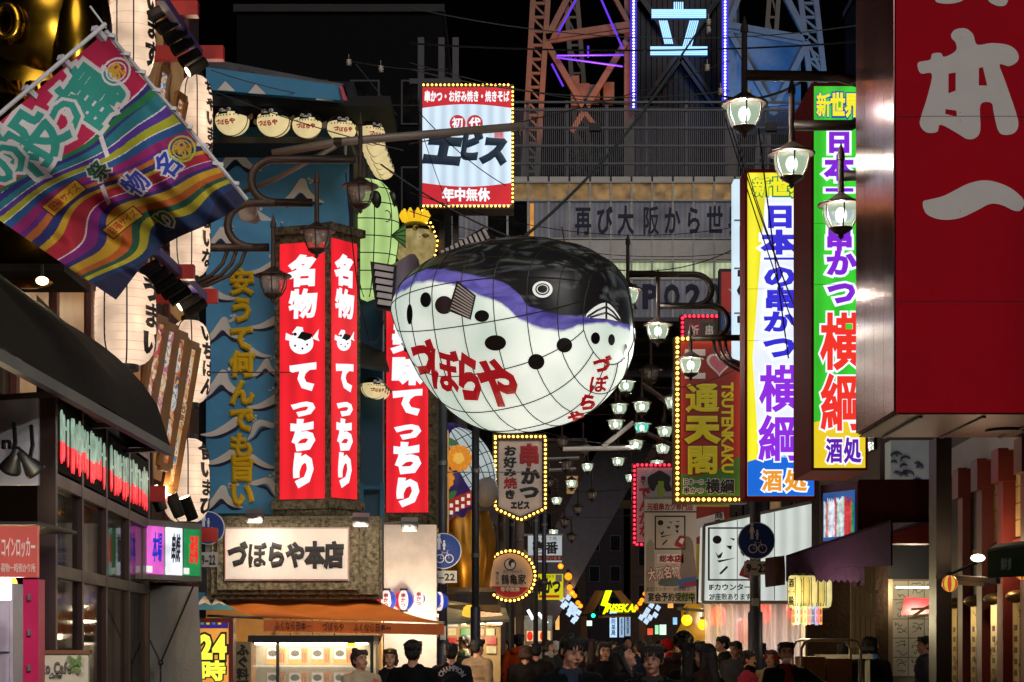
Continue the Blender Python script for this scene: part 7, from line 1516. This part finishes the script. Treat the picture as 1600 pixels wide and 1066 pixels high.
# ------------------------------------------------------------------ people
def cap_mesh(a, b, ra, rb, n=14):
    a, b = Vector(a), Vector(b); d = (b-a); L = d.length; d = d.normalized() if L > 1e-6 else Vector((0, 0, 1)); pts = []; rs = []
    for k in range(5): t = R(-88+22*k*.999); pts.append(a+d*ra*math.sin(t)); rs.append(ra*math.cos(t))
    for k in range(5): t = R(22*k); pts.append(b+d*rb*math.sin(min(t, R(88)))); rs.append(max(.0005, rb*math.cos(min(t, R(88)))))
    return pts, rs
SKIN = '#c08c74'
PEOPLE = []
def person(px, ytop, d, yaw, label, coat='#15151a', pants='#14141a', hair='#100c0a', style='short', head=(0, 0, 0), inner=None, scarf=None, hood=None, arms=None, vox=None, puffy=False, mask=None, hat=None, long=False, skin=SKIN, lean=0.):
    PEOPLE.append(dict(px=px, ytop=ytop, d=d, yaw=yaw, label=label, coat=coat, pants=pants, hair=hair, style=style, head=head, inner=inner, scarf=scarf, hood=hood, arms=arms or {}, vox=vox, puffy=puffy, mask=mask, hat=hat, long=long, skin=skin, lean=lean))
def build_person(s):
    """all solids of one figure in its own metres: feet at z = 0, facing -Y; returns body solids, hair solids, head matrix"""
    B = []; H = []
    cap = lambda a, b, ra, rb, m, fl=1.: B.append(('c', Vector(a), Vector(b), ra, rb, m))
    el = lambda c, r, m, M=None: B.append(('e', Vector(c), r, M, m))
    k = 1.08 if s['puffy'] else 1.
    el((0, .01, 1.235), (.195*k, .14*k, .23), 'coat'); cap((-.15, .012, 1.375), (.15, .012, 1.375), .07*k, .07*k, 'coat'); el((0, .005, 1.02), (.178*k, .135*k, .2), 'coat'); el((0, .01, .9), (.182, .14, .13), 'coat' if s['long'] else 'coat')
    if s['long']: cap((0, .01, .9), (0, .01, .55), .18, .2, 'coat')
    cap((-.075, .02, 1.43), (.075, .02, 1.43), .05, .05, 'coat')
    if s['puffy']:
        for z in (1.02, 1.1, 1.18, 1.26, 1.34): el((0, .01, z), (.212-.1*max(0, z-1.3), .155, .036), 'coat')
    for sg in (-1, 1):
        a = s['arms'].get('r' if sg < 0 else 'l')   # r = figure's right hand, on -X when facing the viewer
        sh_ = Vector((sg*.2, .01, 1.37)); e, w_ = (Vector(a[0]), Vector(a[1])) if a else (Vector((sg*.26, .05, 1.09)), Vector((sg*.245, -.05, .85)))
        cap(sh_, e, .068*k, .055*k, 'coat'); cap(e, w_, .053*k, .042*k, 'coat'); dv = (w_-e).normalized(); p = w_+dv*.06
        cap(w_, p, .03, .036, 'skin'); up = Vector((sg, 0, 0)); up = (up-dv*up.dot(dv)).normalized(); sd_ = dv.cross(up)
        for f in range(4):
            b0 = p+sd_*(.03-.02*f)+dv*.02; ln = (.068, .076, .072, .056)[f]; b1 = b0+dv*ln*.55; b2 = b1+(dv*.75-up*.55).normalized()*ln*.5; cap(b0, b1, .0105, .0095, 'skin'); cap(b1, b2, .0095, .008, 'skin')
        cap(w_+dv*.03+sd_*.03, w_+dv*.075+sd_*.065-up*.01, .013, .011, 'skin')
        cap((sg*.09, 0, .88), (sg*.1, -.012, .49), .092, .068, 'pants'); cap((sg*.1, -.012, .49), (sg*.1, .02, .1), .062, .05, 'pants'); cap((sg*.1, .03, .05), (sg*.108, -.13, .04), .048, .04, 'shoe')
    hm = Matrix.Translation((0, .01, 1.47)) @ Matrix.Rotation(R(s['head'][0]), 4, 'Z') @ Matrix.Rotation(R(s['head'][1]), 4, 'X') @ Matrix.Rotation(R(s['head'][2]), 4, 'Y')
    R3 = hm.to_3x3().to_4x4(); hp = lambda x, y, z: hm @ Vector((x, y, z))   # head space: origin at the neck base, crown at z = .245
    cap((0, .015, 1.36), hp(0, .01, .07), .058, .05, 'skin')
    el(hp(0, .0, .145), (.074, .093, .098), 'skin', R3); el(hp(0, -.03, .07), (.056, .062, .062), 'skin', R3); el(hp(0, -.072, .028), (.026, .02, .02), 'skin', R3); el(hp(0, -.07, .165), (.058, .03, .04), 'skin', R3)
    for sg in (-1, 1): el(hp(sg*.04, -.062, .085), (.026, .026, .028), 'skin', R3); el(hp(sg*.076, .012, .12), (.012, .02, .032), 'skin', R3)
    cap(hp(0, -.092, .138), hp(0, -.108, .1), .009, .0135, 'skin'); el(hp(0, -.099, .098), (.019, .012, .010), 'skin', R3); el(hp(0, -.086, .062), (.027, .014, .014), 'skin', R3)
    if s['inner']: cap((0, -.02, 1.40), (0, -.075, 1.28), .07, .075, 'inner'); cap((-.055, -.01, 1.43), (.055, -.01, 1.43), .042, .042, 'inner')
    if s['scarf']: cap((-.06, .0, 1.455), (.06, .0, 1.455), .068, .068, 'scarf'); cap((-.03, -.04, 1.45), (.03, -.04, 1.45), .06, .06, 'scarf')
    if s['hood']: cap((-.075, .09, 1.43), (.075, .09, 1.43), .068, .068, 'hood'); cap((-.1, .0, 1.43), (.1, .0, 1.43), .045, .045, 'hood')
    h = lambda c, r: H.append(('e', hp(*c), r, R3, 'hair')); hc = lambda a, b, ra, rb: H.append(('c', hp(*a), hp(*b), ra, rb, 'hair'))
    st = s['style']
    if st != 'bald':
        h((0, .022, .172), (.087, .098, .09)); h((0, .045, .13), (.081, .07, .09))
        for q in [-.066+.0110*j for j in range(13)]: hc((q*1.02, -.058, .222), (q*1.12+.004, -.092+abs(q)*.42, (.186 if st != 'fringe' else .167)+.005*math.sin(q*190)), .026, .0155)
        for sg in (-1, 1): hc((sg*.07, -.02, .2), (sg*.079, -.018, .135 if st == 'short' else .115), .022, .012)
        if st == 'long':
            hc((0, .05, .14), (0, .09, -.12), .085, .075); hc((0, .09, -.1), (0, .11, -.28), .08, .05)
            for sg in (-1, 1): hc((sg*.072, .0, .15), (sg*.085, -.005, -.1), .03, .026)
        if st == 'bob':
            hc((-.05, .05, .1), (.05, .05, .1), .06, .06)
            for sg in (-1, 1): hc((sg*.075, .0, .16), (sg*.078, -.01, .04), .028, .024)
        if st == 'bun': h((0, .06, .265), (.042, .042, .04))
        if st == 'mess':
            for q in range(10): a = q*.63; hc((.045*math.cos(a), .02+.045*math.sin(a), .215), (.085*math.cos(a), .02+.085*math.sin(a), .205-.02*math.sin(q*2.1)), .035, .017)
    else: h((0, .055, .11), (.077, .055, .05))
    if s['hat']: H.append(('e', hp(0, .012, .192), (.09, .108, .08), R3, 'hat')); H.append(('c', hp(-.03, .0, .16), hp(.03, .0, .16), .088, .088, 'hat')) if s['hat'][1] == 'knit' else (H.append(('e', hp(0, -.075, .178), (.07, .07, .012), R3, 'hat')) if s['hat'][1] == 'cap' else None)
    return B, H, hm
def solids_mesh(S):
    mb = MB()
    for q in S:
        if q[0] == 'c': pts, rs = cap_mesh(q[1], q[2], q[3], q[4]); mb.tube(pts, rs, 12)
        else: mb.ball(q[1], q[2], 18, 12, q[3])
    return mb
def near_tag(Pt, S):
    """which solid each surface point belongs to"""
    best = np.full(len(Pt), 9.); idx = np.zeros(len(Pt), dtype=int)
    for i, q in enumerate(S):
        if q[0] == 'c':
            a, b = np.array(q[1]), np.array(q[2]); ab = b-a; t = np.clip(((Pt-a)@ab)/max(1e-9, ab@ab), 0, 1); dd = np.linalg.norm(Pt-(a+t[:, None]*ab), axis=1)-(q[3]+(q[4]-q[3])*t)
        else:
            c_ = np.array(q[1]); Q = Pt-c_
            if q[3] is not None: Q = Q @ np.array(q[3].to_3x3())
            r = np.array(q[2]); kk = np.linalg.norm(Q/r, axis=1); dd = (kk-1)*np.linalg.norm(Q, axis=1)/np.maximum(kk, 1e-6)
        m = dd < best; best[m] = dd[m]; idx[m] = i
    return idx
person(561, 1014, 19.0, 35, 'woman with hair bun and cream coat holding up a pink phone', '#b8a890', '#3a342c', '#2a1c14', 'bun', (8, -14, 0), arms={'r': ((-.24, -.08, 1.12), (-.05, -.26, 1.22)), 'l': ((.25, -.06, 1.1), (.05, -.27, 1.19))}, long=True)
person(610, 1013, 21.3, -8, 'smiling shop woman with yellow cap raising one arm', '#16141a', '#16141a', '#1c120e', 'bob', (8, -8, 0), hat=('#d8b030', 'band'), arms={'r': ((-.34, .0, 1.58), (-.16, -.02, 1.86))})
person(645, 999, 17.6, 172, 'man with thick black hair and black jacket seen from behind', '#08080a', '#0a0a0c', '#0a0807', 'mess')
person(680, 996, 27, -50, 'man with dark beanie and blue denim jacket looking aside', '#3c4c60', '#20242c', '#14110f', 'short', hat=('#1a1a1e', 'knit'), scarf='#4a4038')
person(705, 1004, 21.6, 180, 'man with navy jacket lettered across the back', '#10131e', '#10131a', '#0e0a08', 'short')
person(727, 993, 28, -70, 'man with grey flat cap and grey jacket in profile', '#4c5048', '#22242a', '#2a2622', 'short', hat=('#3a3c40', 'cap'), scarf='#88907c')
person(745, 997, 24.4, 140, 'man with beige quilted jacket seen from behind', '#84705a', '#1c1a1c', '#0e0a08', 'short', puffy=True)
person(772, 1000, 33, 165, 'dark haired passer-by with black coat under the slim post', '#141416', '#101014', '#0c0a0a', 'short')
person(811, 990, 31, 176, 'person with bright orange hooded jacket seen from behind', '#c84a18', '#161418', '#0c0a08', 'short', hood='#c84a18')
person(821, 1008, 24.5, 170, 'woman with reddish brown hair and dark coat beside the orange jacket', '#181414', '#141216', '#3c1c14', 'bob', long=True)
person(838, 1004, 26, 175, 'man with dark brown coat seen from behind beside the orange jacket', '#1c1614', '#121014', '#0a0808', 'short')
person(855, 999, 30.5, 78, 'woman in profile with pale collar behind the crowd', '#2a2a2c', '#1a1a1c', '#1c1410', 'bob', scarf='#a8a49c')
person(893, 989, 12.9, 14, 'young man in the foreground gazing up with parted lips', '#0c0c10', '#0e0e12', '#0a0706', 'fringe', (14, 12, 4), inner='#2c3444', vox=.0068, skin='#c48f78')
person(923, 998, 27, 172, 'woman with long brown hair and brown coat seen from behind', '#3c2418', '#1a1414', '#40241a', 'long', long=True)
person(944, 1002, 22.2, 4, 'woman with short dark hair and black coat facing forward', '#121216', '#101014', '#0e0a0a', 'bob', (6, -2, 0), inner='#0c0c10')
person(973, 1004, 16.2, 55, 'woman bending her head with long black hair hiding her face', '#0a0a0c', '#0a0a0c', '#080606', 'long', (20, -28, 8))
person(981, 997, 40, 10, 'far pedestrian with thin grey hair', '#38383c', '#202024', '#78706a', 'bald')
person(994, 1000, 34, 6, 'far pedestrian with black fringe facing forward', '#1c1a1e', '#141418', '#0e0a0a', 'fringe')
person(1012, 992, 42, 175, 'far pedestrian with round grey head and violet coat', '#3c3440', '#201c24', '#6c6660', 'short')
person(1020, 1006, 13.6, -12, 'young man in the foreground with black jacket and grey shirt', '#09090b', '#0c0c10', '#0a0706', 'fringe', (-4, -3, -2), inner='#3a3436', vox=.007, skin='#bc8872')
person(1043, 998, 26, 100, 'person with a red patterned headscarf in profile', '#382a28', '#201a1c', '#1c1210', 'short', hat=('#b01c20', 'knit'), scarf='#a01a20')
person(1068, 986, 20.2, 178, 'tall man with black knit hat and brown fur coat seen from behind', '#32241a', '#16120f', '#0c0a09', 'mess', hat=('#0c0b0c', 'knit'), hood='#3c2c20')
person(1079, 1004, 18.2, 150, 'woman with black hair lifting one hand to her hair', '#0c0b0e', '#0c0b0e', '#090707', 'long', arms={'r': ((-.3, -.1, 1.3), (-.16, -.04, 1.5))})
person(1103, 1005, 17.4, -115, 'woman with very long black hair and brown coat walking away', '#2e2018', '#181416', '#0c0808', 'long', long=True)
person(1130, 993, 27, -88, 'young man in profile with hooded dark brown jacket before the curtain', '#30281e', '#18161a', '#0c0908', 'short', hood='#2a241c')
person(1168, 1016, 22, 75, 'person with black face mask and pink quilted jacket', '#a02c44', '#18161c', '#2a1610', 'short', scarf='#0c0c10', puffy=True, mask='#101014')
person(1206, 1015, 22.4, -30, 'woman with red and white knit hat and beige coat', '#a89272', '#2a2420', '#30201a', 'bob', (0, -16, 0), hat=('#8c2430', 'knit'), long=True)
person(1228, 1002, 18.9, 6, 'man with glasses and white chin mask reaching to the trolley', '#0b0b0e', '#0c0c10', '#120e0c', 'mess', (-6, -10, 0), mask='#e4e2e0', arms={'l': ((.38, -.02, 1.24), (.5, -.12, 1.22))}, inner='#601820')
person(1358, 994, 21.8, 160, 'dark figure with black coat and blue scarf before the barred window', '#0c0c10', '#0e0e12', '#080707', 'bob', scarf='#4a74b0', long=True)
person(1446, 993, 24.3, -86, 'young man in profile with grey blue jacket before the autograph cards', '#3a3e4e', '#1c1e26', '#120d0b', 'short', hood='#30343e')
FILL = [(598, 1004, 27, 160, 'shopper with grey scarf behind the woman with the yellow cap', '#2c2c34', '#1a1310', 'short', '#6a6a70'), (662, 1001, 30, 30, 'shopper with olive coat facing the goods display', '#4a4a30', '#20140e', 'bob', None), (760, 999, 36, 12, 'small walker with blue coat between the two posts', '#2a3c5c', '#14100e', 'fringe', None),
        (790, 1000, 38, -10, 'small walker with tan coat left of the orange jacket', '#7a6244', '#1a120e', 'bob', None), (868, 1001, 34, 170, 'walker with white cap left of the gazing young man', '#30302c', '#d0ccc4', 'short', None), (908, 1001, 31, 6, 'walker with grey coat just behind the gazing young man', '#4a4a4e', '#120e0c', 'short', '#7a2a28'),
        (934, 1000, 38, 175, 'small walker with green coat in the middle of the street', '#2c3a2c', '#16110e', 'short', None), (957, 1001, 33, 5, 'woman with cream scarf in the middle of the crowd', '#2c2228', '#1c120e', 'long', '#b8a888'), (1002, 1001, 29, 178, 'walker with dark blue hooded coat behind the black jacket man', '#1c2438', '#0e0c0b', 'short', None),
        (1031, 1000, 37, -6, 'small walker with red scarf near the red headscarf', '#2a2426', '#1a120e', 'bob', '#9a2a28'), (1056, 1000, 32, 10, 'walker with brown jacket left of the tall fur coat man', '#4c3626', '#120d0a', 'fringe', None), (1092, 1000, 30, 20, 'walker with pale face and black coat under the yellow globes', '#16161a', '#0e0a0a', 'fringe', None),
        (1150, 1001, 25.5, -40, 'walker with grey hood before the vinyl curtain', '#48464a', '#241a14', 'short', None), (1188, 1003, 28, 160, 'walker with violet jacket behind the right post', '#3a2c4a', '#120e0c', 'bob', None), (1318, 1004, 23, 172, 'porter with brown apron behind the cage trolley', '#4a3424', '#14100e', 'short', None)]
for px_, yt_, d_2, yw_, lb2, ct_, hr_, st_, sf_ in FILL: person(px_, yt_, d_2, yw_, lb2, ct_, '#16151a', hr_, st_, scarf=sf_)
TMP = []
for s in PEOPLE:
    B, H, hm = build_person(s); v = s['vox'] or (.0105 if s['d'] < 23 else .013)
    pr_ = []
    for S, vx in ((B, v), (H, min(v, .0105))):
        mb = solids_mesh(S); me = bpy.data.meshes.new('t'); me.from_pydata(mb.v, [], mb.f); o = bpy.data.objects.new('t', me); C.objects.link(o)
        md = o.modifiers.new('r', 'REMESH'); md.mode = 'VOXEL'; md.voxel_size = vx; m2 = o.modifiers.new('s', 'SMOOTH'); m2.factor = .5; m2.iterations = 2 if S is B else 3; pr_.append(o)
    TMP.append((s, B, H, hm, pr_))
dg = bpy.context.evaluated_depsgraph_get()
for s, B, H, hm, pr_ in TMP:
    ztop = CZ+(HY-s['ytop'])/F*s['d']; k = ztop/1.735; loc = Vector(((s['px']-HX)/F*s['d'], s['d'], 0)); yaw = Matrix.Rotation(R(s['yaw']), 4, 'Z')
    hc_ = yaw @ (hm @ Vector((0, .01, .13)))*k; loc.x -= hc_.x; loc.y -= hc_.y
    T = Matrix.Translation(loc) @ yaw @ Matrix.Scale(k, 4)
    t = thing('person', s['label'], 'person', loc)
    mats = {'coat': paint(s['coat'], .8, var=.22, scale=9., bump=.25, bscale=120), 'pants': paint(s['pants'], .8), 'skin': paint(s['skin'], .5, var=.09, scale=14.), 'shoe': BLACK, 'inner': paint(s['inner'] or '#333333', .8), 'scarf': paint(s['scarf'] or '#333333', .9, var=.3, scale=30, bump=.4, bscale=90), 'hood': paint(s['hood'] or '#333333', .85, var=.2, scale=12), 'hair': paint(s['hair'], .42, var=.35, scale=40, bump=.5, bscale=140), 'hat': paint(s['hat'][0] if s['hat'] else '#333333', .85, var=.25, scale=30, bump=.4, bscale=90)}
    for nm, S, o in (('body', B, pr_[0]), ('hair', H, pr_[1])):
        me = bpy.data.meshes.new_from_object(o.evaluated_get(dg)); n = len(me.vertices); co = np.empty(n*3); me.vertices.foreach_get('co', co); co = co.reshape(-1, 3)
        if nm == 'hair':   # combed strands
            ang = np.arctan2(co[:, 0], co[:, 1]-.02); sw = .0035*np.sin(ang*34+co[:, 2]*30)+.003*np.sin(ang*61-co[:, 2]*50); ctr = np.array(hm @ Vector((0, .02, .15))); dv = co-ctr; dv /= np.maximum(1e-6, np.linalg.norm(dv, axis=1))[:, None]; co = co+dv*sw[:, None]
        else:   # cloth folds
            fo_ = .006*np.sin(co[:, 2]*38+co[:, 0]*23+5*np.sin(co[:, 1]*17))*np.clip((1.4-co[:, 2])*8, 0, 1); co[:, 1] += fo_; co[:, 0] += fo_*.6
        fc = np.empty(len(me.polygons)*3); me.polygons.foreach_get('center', fc); idx = near_tag(fc.reshape(-1, 3), S)
        names = sorted({q[-1] for q in S}); me.materials.clear()
        for m_ in names: me.materials.append(mats[m_])
        lut = np.array([names.index(q[-1]) for q in S]); me.polygons.foreach_set('material_index', lut[idx].astype(np.int32)); me.polygons.foreach_set('use_smooth', [True]*len(me.polygons))
        TM = np.array(yaw @ Matrix.Scale(k, 4))[:3, :3]; me.vertices.foreach_set('co', (co @ TM.T).ravel()); me.update()
        po_ = bpy.data.objects.new(nm, me); C.objects.link(po_); po_.parent = t; WL[po_.name] = Vector(loc)
        if nm == 'body': s['body'] = po_
        bpy.data.objects.remove(o)
    hq = lambda x, y, z: T @ (hm @ Vector((x, y, z))); hr = (yaw @ hm).to_3x3().to_4x4()
    if s['d'] < 36 and abs(((s['yaw']+s['head'][0]+180) % 360)-180) < 125:
        for sg in (-1, 1):
            MB().ball(hq(sg*.031, -.083, .132), (.0155*k, .009*k, .0068*k), 12, 8, hr).build('eye', paint('#cfc4bc', .25, var=.03), t, True)
            MB().ball(hq(sg*.031, -.0905, .132), (.0068*k, .004*k, .0068*k), 10, 6, hr).build('iris', paint('#140c08', .15), t, True)
            mb = MB(); mb.tube([hq(sg*.014, -.093, .153), hq(sg*.032, -.093, .158), hq(sg*.052, -.078, .152)], [.0032*k, .0042*k, .002*k], 6); mb.build('eyebrow', mats['hair'], t, True)
            mb = MB(); mb.tube([hq(sg*.016, -.092, .136), hq(sg*.032, -.0945, .1405), hq(sg*.048, -.084, .135)], .0024*k, 5); mb.build('eyelid', mats['hair'], t, True)
        op = 'parted lips' in s['label']
        mb = MB(); mb.tube([hq(-.022, -.091, .062), hq(-.008, -.101, .0655), hq(.008, -.101, .0655), hq(.022, -.091, .062)], [.002*k, .0042*k, .0042*k, .002*k], 6); mb.tube([hq(-.018, -.092, .060-.010*op), hq(0, -.101, .056-.012*op), hq(.018, -.092, .060-.010*op)], [.002*k, .005*k, .002*k], 6); mb.build('lips', paint('#8c4a40', .4), t, True)
        if op: MB().ball(hq(0, -.094, .056), (.014*k, .006*k, .007*k), 10, 6, hr).build('open_mouth', paint('#1c0a08', .5), t, True)
        if s['mask']:
            zc_ = .04 if s['mask'] != '#101014' else .08
            MB().ball(hq(0, -.058, zc_), (.05*k, .05*k, .034*k), 18, 12, hr).build('face_mask', paint(s['mask'], .8, var=.05), t, True)
            for sg in (-1, 1): MB().tube([hq(sg*.05, -.05, zc_+.02), hq(sg*.078, .0, .12)], .002*k, 5).build('mask_strap', WHITE, t)
        if 'glasses' in s['label']:
            for sg in (-1, 1): MB().tube([hq(sg*.034+.026*math.cos(a), -.103+.006*abs(math.cos(a)), .130+.019*math.sin(a)) for a in [i*math.pi/8 for i in range(17)]], .0028*k, 5, False).build('glasses_rim', BLACK, t)
            MB().tube([hq(-.008, -.106, .134), hq(.008, -.106, .134)], .0025*k, 5).build('glasses_bridge', BLACK, t)
    if s['d'] < 23 and not s['hat'] and s['style'] != 'bald':   # loose strands over the cap of hair
        rs_ = random.Random(int(s['px'])); mb = MB()
        for q in range(150):
            az = rs_.uniform(0, 2*math.pi); front = math.cos(az+math.pi/2) > .55; t1 = rs_.uniform(62, 76) if front else rs_.uniform(85, 118); pts_ = []; wob = rs_.uniform(-.25, .25); ofs = rs_.uniform(1.005, 1.05)
            for e_ in range(6):
                th = R(12+(t1-12)*e_/5); a2 = az+wob*e_/5; pts_.append(hq(.087*ofs*math.sin(th)*math.cos(a2), .022+.098*ofs*math.sin(th)*math.sin(a2), .172+.09*ofs*math.cos(th)))
            if front: pts_.append(pts_[-1]+Vector((rs_.uniform(-.006, .006), 0, -rs_.uniform(.012, .03)*k)))
            mb.tube(pts_, [.0022*k]*(len(pts_)-1)+[.0006*k], 4)
        mb.build('hair_strands', mats['hair'], t, True)
    if 'lettered across the back' in s['label']:
        me = s['body'].data; bvp = BVHTree.FromPolygons([Vector(v.co)+loc for v in me.vertices], [tuple(p.vertices) for p in me.polygons])
        def onp(a, b, o_):
            ang = R(155-130*a); rr = 17+8*b; x, y = 706+rr*1.0*math.cos(ang)*1.0, 1066-rr*math.sin(ang)*1.05; dr = (P(x, y, 1.)-cam0).normalized(); h, n_, _, _ = bvp.ray_cast(cam0, dr); return (h if h else P(x, y, s['d']-.2))-dr*(.008+o_)
        text('back_lettering', 'CHAMPION', None, None, paint('#8a8690', .8), t, .04, fn=onp)
    if 'pink phone' in s['label']:
        q = T @ Vector((0, -.33, 1.29)); t3 = thing('phone', 'pink phone case held up by the woman with the bun', 'phone', q-Vector((0, 0, .08))); MB().box((-.04, -.005, -.08), (.04, .005, .08), Matrix.Translation(q) @ yaw @ Matrix.Rotation(R(25), 4, 'Y') @ Matrix.Rotation(R(-20), 4, 'X')).build('case', paint('#d8685c', .4), t3)
        MB().box((-.036, .0052, -.075), (.036, .007, .075), Matrix.Translation(q) @ yaw @ Matrix.Rotation(R(25), 4, 'Y') @ Matrix.Rotation(R(-20), 4, 'X')).build('screen', glow('#a8b8d0', .6, 0.), t3)
# ------------------------------------------------------------------ pipes, cables and wires
pa = thing('steel_boom', 'long pale round boom reaching from the wave wall to the square lightbox', 'boom', P(425, 252, 21.5))
MB().tube([P(425, 240, 21.5), P(528, 222, 21.5), P(820, 197, 21.5)], .05, 12).build('pipe', paint('#8a8078', .5, .3), pa, True); MB().tube([P(525, 228, 21.5), P(430, 280, 21.9), P(355, 310, 22.4)], .032, 10).build('strut', paint('#8a8078', .5, .3), pa, True)
MB().lathe([(.055, -.05), (.055, .05)], P(528, 222, 21.5), 14, Matrix.Rotation(R(90), 4, 'Y')).build('clamp', IRON, pa); MB().tube([P(812, 199, 21.5), P(812, 212, 21.5)], .015, 6).build('hook', STEEL, pa); MB().tube([P(540, 228, 21.5), P(540, 250, 21.5)], .02, 8).build('hanger', STEEL, pa)
t = thing('loudspeaker_horn', 'small round horn speaker on the wave wall beside the curled bracket', 'horn', P(392, 342, 22.4)); M = Matrix.Rotation(R(80), 4, 'X') @ Matrix.Rotation(R(-15), 4, 'Y'); MB().lathe([(.06, -.14), (.08, -.05), (.12, .08), (.135, .1), (.115, .09), (.05, -.03)], P(392, 336, 22.3), 20, M).build('horn', paint('#a09080', .5), t, True)
GRN = paint('#4a5a54', .5); BRN = paint('#5a4638', .6); GRY = paint('#4a4a50', .5)
WR = [((1110, 20, 34), (1068, 82, 32), .0, .03, GRN, 'thick green cable end looping before the neon character'), ((1068, 82, 32), (812, 376, 24.3), .25, .035, GRN, 'thick grey green cable running up from the balloon to the tower'),
      ((812, 376, 24.3), (560, 230, 25), .12, .022, GRY, 'cable from the balloon ring to the restaurant roof corner'), ((885, 396, 24.2), (878, 355, 26), .0, .016, BRN, 'short rope above the rear balloon ring'),
      ((812, 376, 24.3), (1150, 388, 30), .4, .014, CABLE, 'thin cable sagging right of the balloon ring across the office hall'), ((640, 12, 30), (1340, 40, 30), .35, .014, GRN, 'topmost thin wire crossing before the tower'),
      ((640, 68, 28), (1340, 66, 28), .12, .022, CABLE, 'heavy black wire crossing at the neon character base'), ((640, 98, 32), (1345, 150, 36), .5, .014, GRY, 'thin wire drooping across the tower shaft'),
      ((640, 108, 33), (1140, 142, 36), .3, .018, GRN, 'greenish wire below the heavy black wire'), ((640, 225, 26), (1140, 95, 40), .15, .016, BRN, 'brown rope slanting upwards across the terrace fence'),
      ((1133, 185, 22), (1275, 602, 21), .1, .012, CABLE, 'first of the wires falling before the yellow vertical sign'), ((1138, 185, 22), (1280, 570, 21), .14, .012, CABLE, 'second of the wires falling before the yellow vertical sign'),
      ((1145, 190, 22), (1290, 590, 21), .2, .010, GRY, 'third of the wires falling before the yellow vertical sign'), ((1185, 200, 20), (1232, 560, 20), .05, .014, CABLE, 'dark wire hanging under the middle lit lamp'),
      ((1128, 150, 24), (1250, 130, 20), .1, .025, CABLE, 'twisted cable between the insulator and the lamp arms'), ((340, 145, 23), (630, 235, 22), .05, .012, GRY, 'pale wire slanting down over the fish lantern row'),
      ((330, 110, 22.5), (660, 165, 24), .12, .010, BRN, 'thin wire just under the wave wall roof'), ((545, 95, 24), (700, 108, 30), .05, .012, GRY, 'wire from the roof insulator to the square lightbox'),
      ((556, 100, 24), (620, 180, 24), .0, .010, GRY, 'wire dropping from the roof insulator'), ((540, 270, 20), (600, 500, 21), .9, .012, CABLE, 'black cable looping over the pillar sign'),
      ((640, 300, 27), (1150, 355, 30), .35, .010, CABLE, 'upper thin black wire across the office hall windows'), ((640, 330, 27), (1150, 395, 30), .3, .010, CABLE, 'lower thin black wire across the office hall windows'),
      ((650, 170, 27), (790, 290, 29), .1, .012, CABLE, 'black wire slanting across the square lightbox'), ((640, 140, 27), (700, 320, 30), .1, .010, CABLE, 'dark wire passing the left edge of the square lightbox'),
      ((690, 738, 26), (850, 738, 36), .0, .014, GRY, 'straight thin rod behind the pentagon bulb sign'), ((745, 640, 27), (1060, 690, 36), .25, .010, CABLE, 'thin black wire under the balloon belly'),
      ((850, 760, 40), (1060, 745, 38), .2, .010, CABLE, 'thin wire low under the far lamps'), ((840, 800, 44), (1060, 790, 40), .2, .012, GRY, 'grey wire between the small white sign and the red light sign'), ((330, 582, 20), (455, 582, 21), .0, .012, BRN, 'thin brown rod across the wave wall lettering'),
      ((1000, 600, 30), (1180, 560, 24), .2, .010, CABLE, 'thin wire from the right post towards the balloon chin')]
for a, b, s_, r, m_, lb_ in WR: tag(MB().tube(sag(P(*a), P(*b), s_), r*.62, 6).build('overhead_wire', m_, None), lb_, 'wire')
for i, (x, y, d) in enumerate(((1107, 35, 30), (1107, 47, 30), (1105, 106, 30), (1126, 143, 24), (1170, 145, 22), (545, 98, 24), (595, 108, 25))):
    t = thing('insulator', f'{["upper of the two joined white","lower of the two joined white","single white","round grey","small pale","ribbed white roof","round white roof"][i]} insulator hanging on the overhead wires', 'insulator', P(x, y+5, d)); c_ = P(x, y, d); k = 5*d/F
    MB().lathe([(k*.3, -k), (k*.9, -k*.8), (k*.5, -k*.4), (k, 0), (k*.5, k*.4), (k*.9, k*.8), (k*.3, k)], c_, 14).build('porcelain', paint('#cfc8c0', .3), t, True); MB().tube([c_+Vector((0, 0, k)), c_+Vector((0, 0, k*2.6))], k*.15, 5).build('link', STEEL, t)
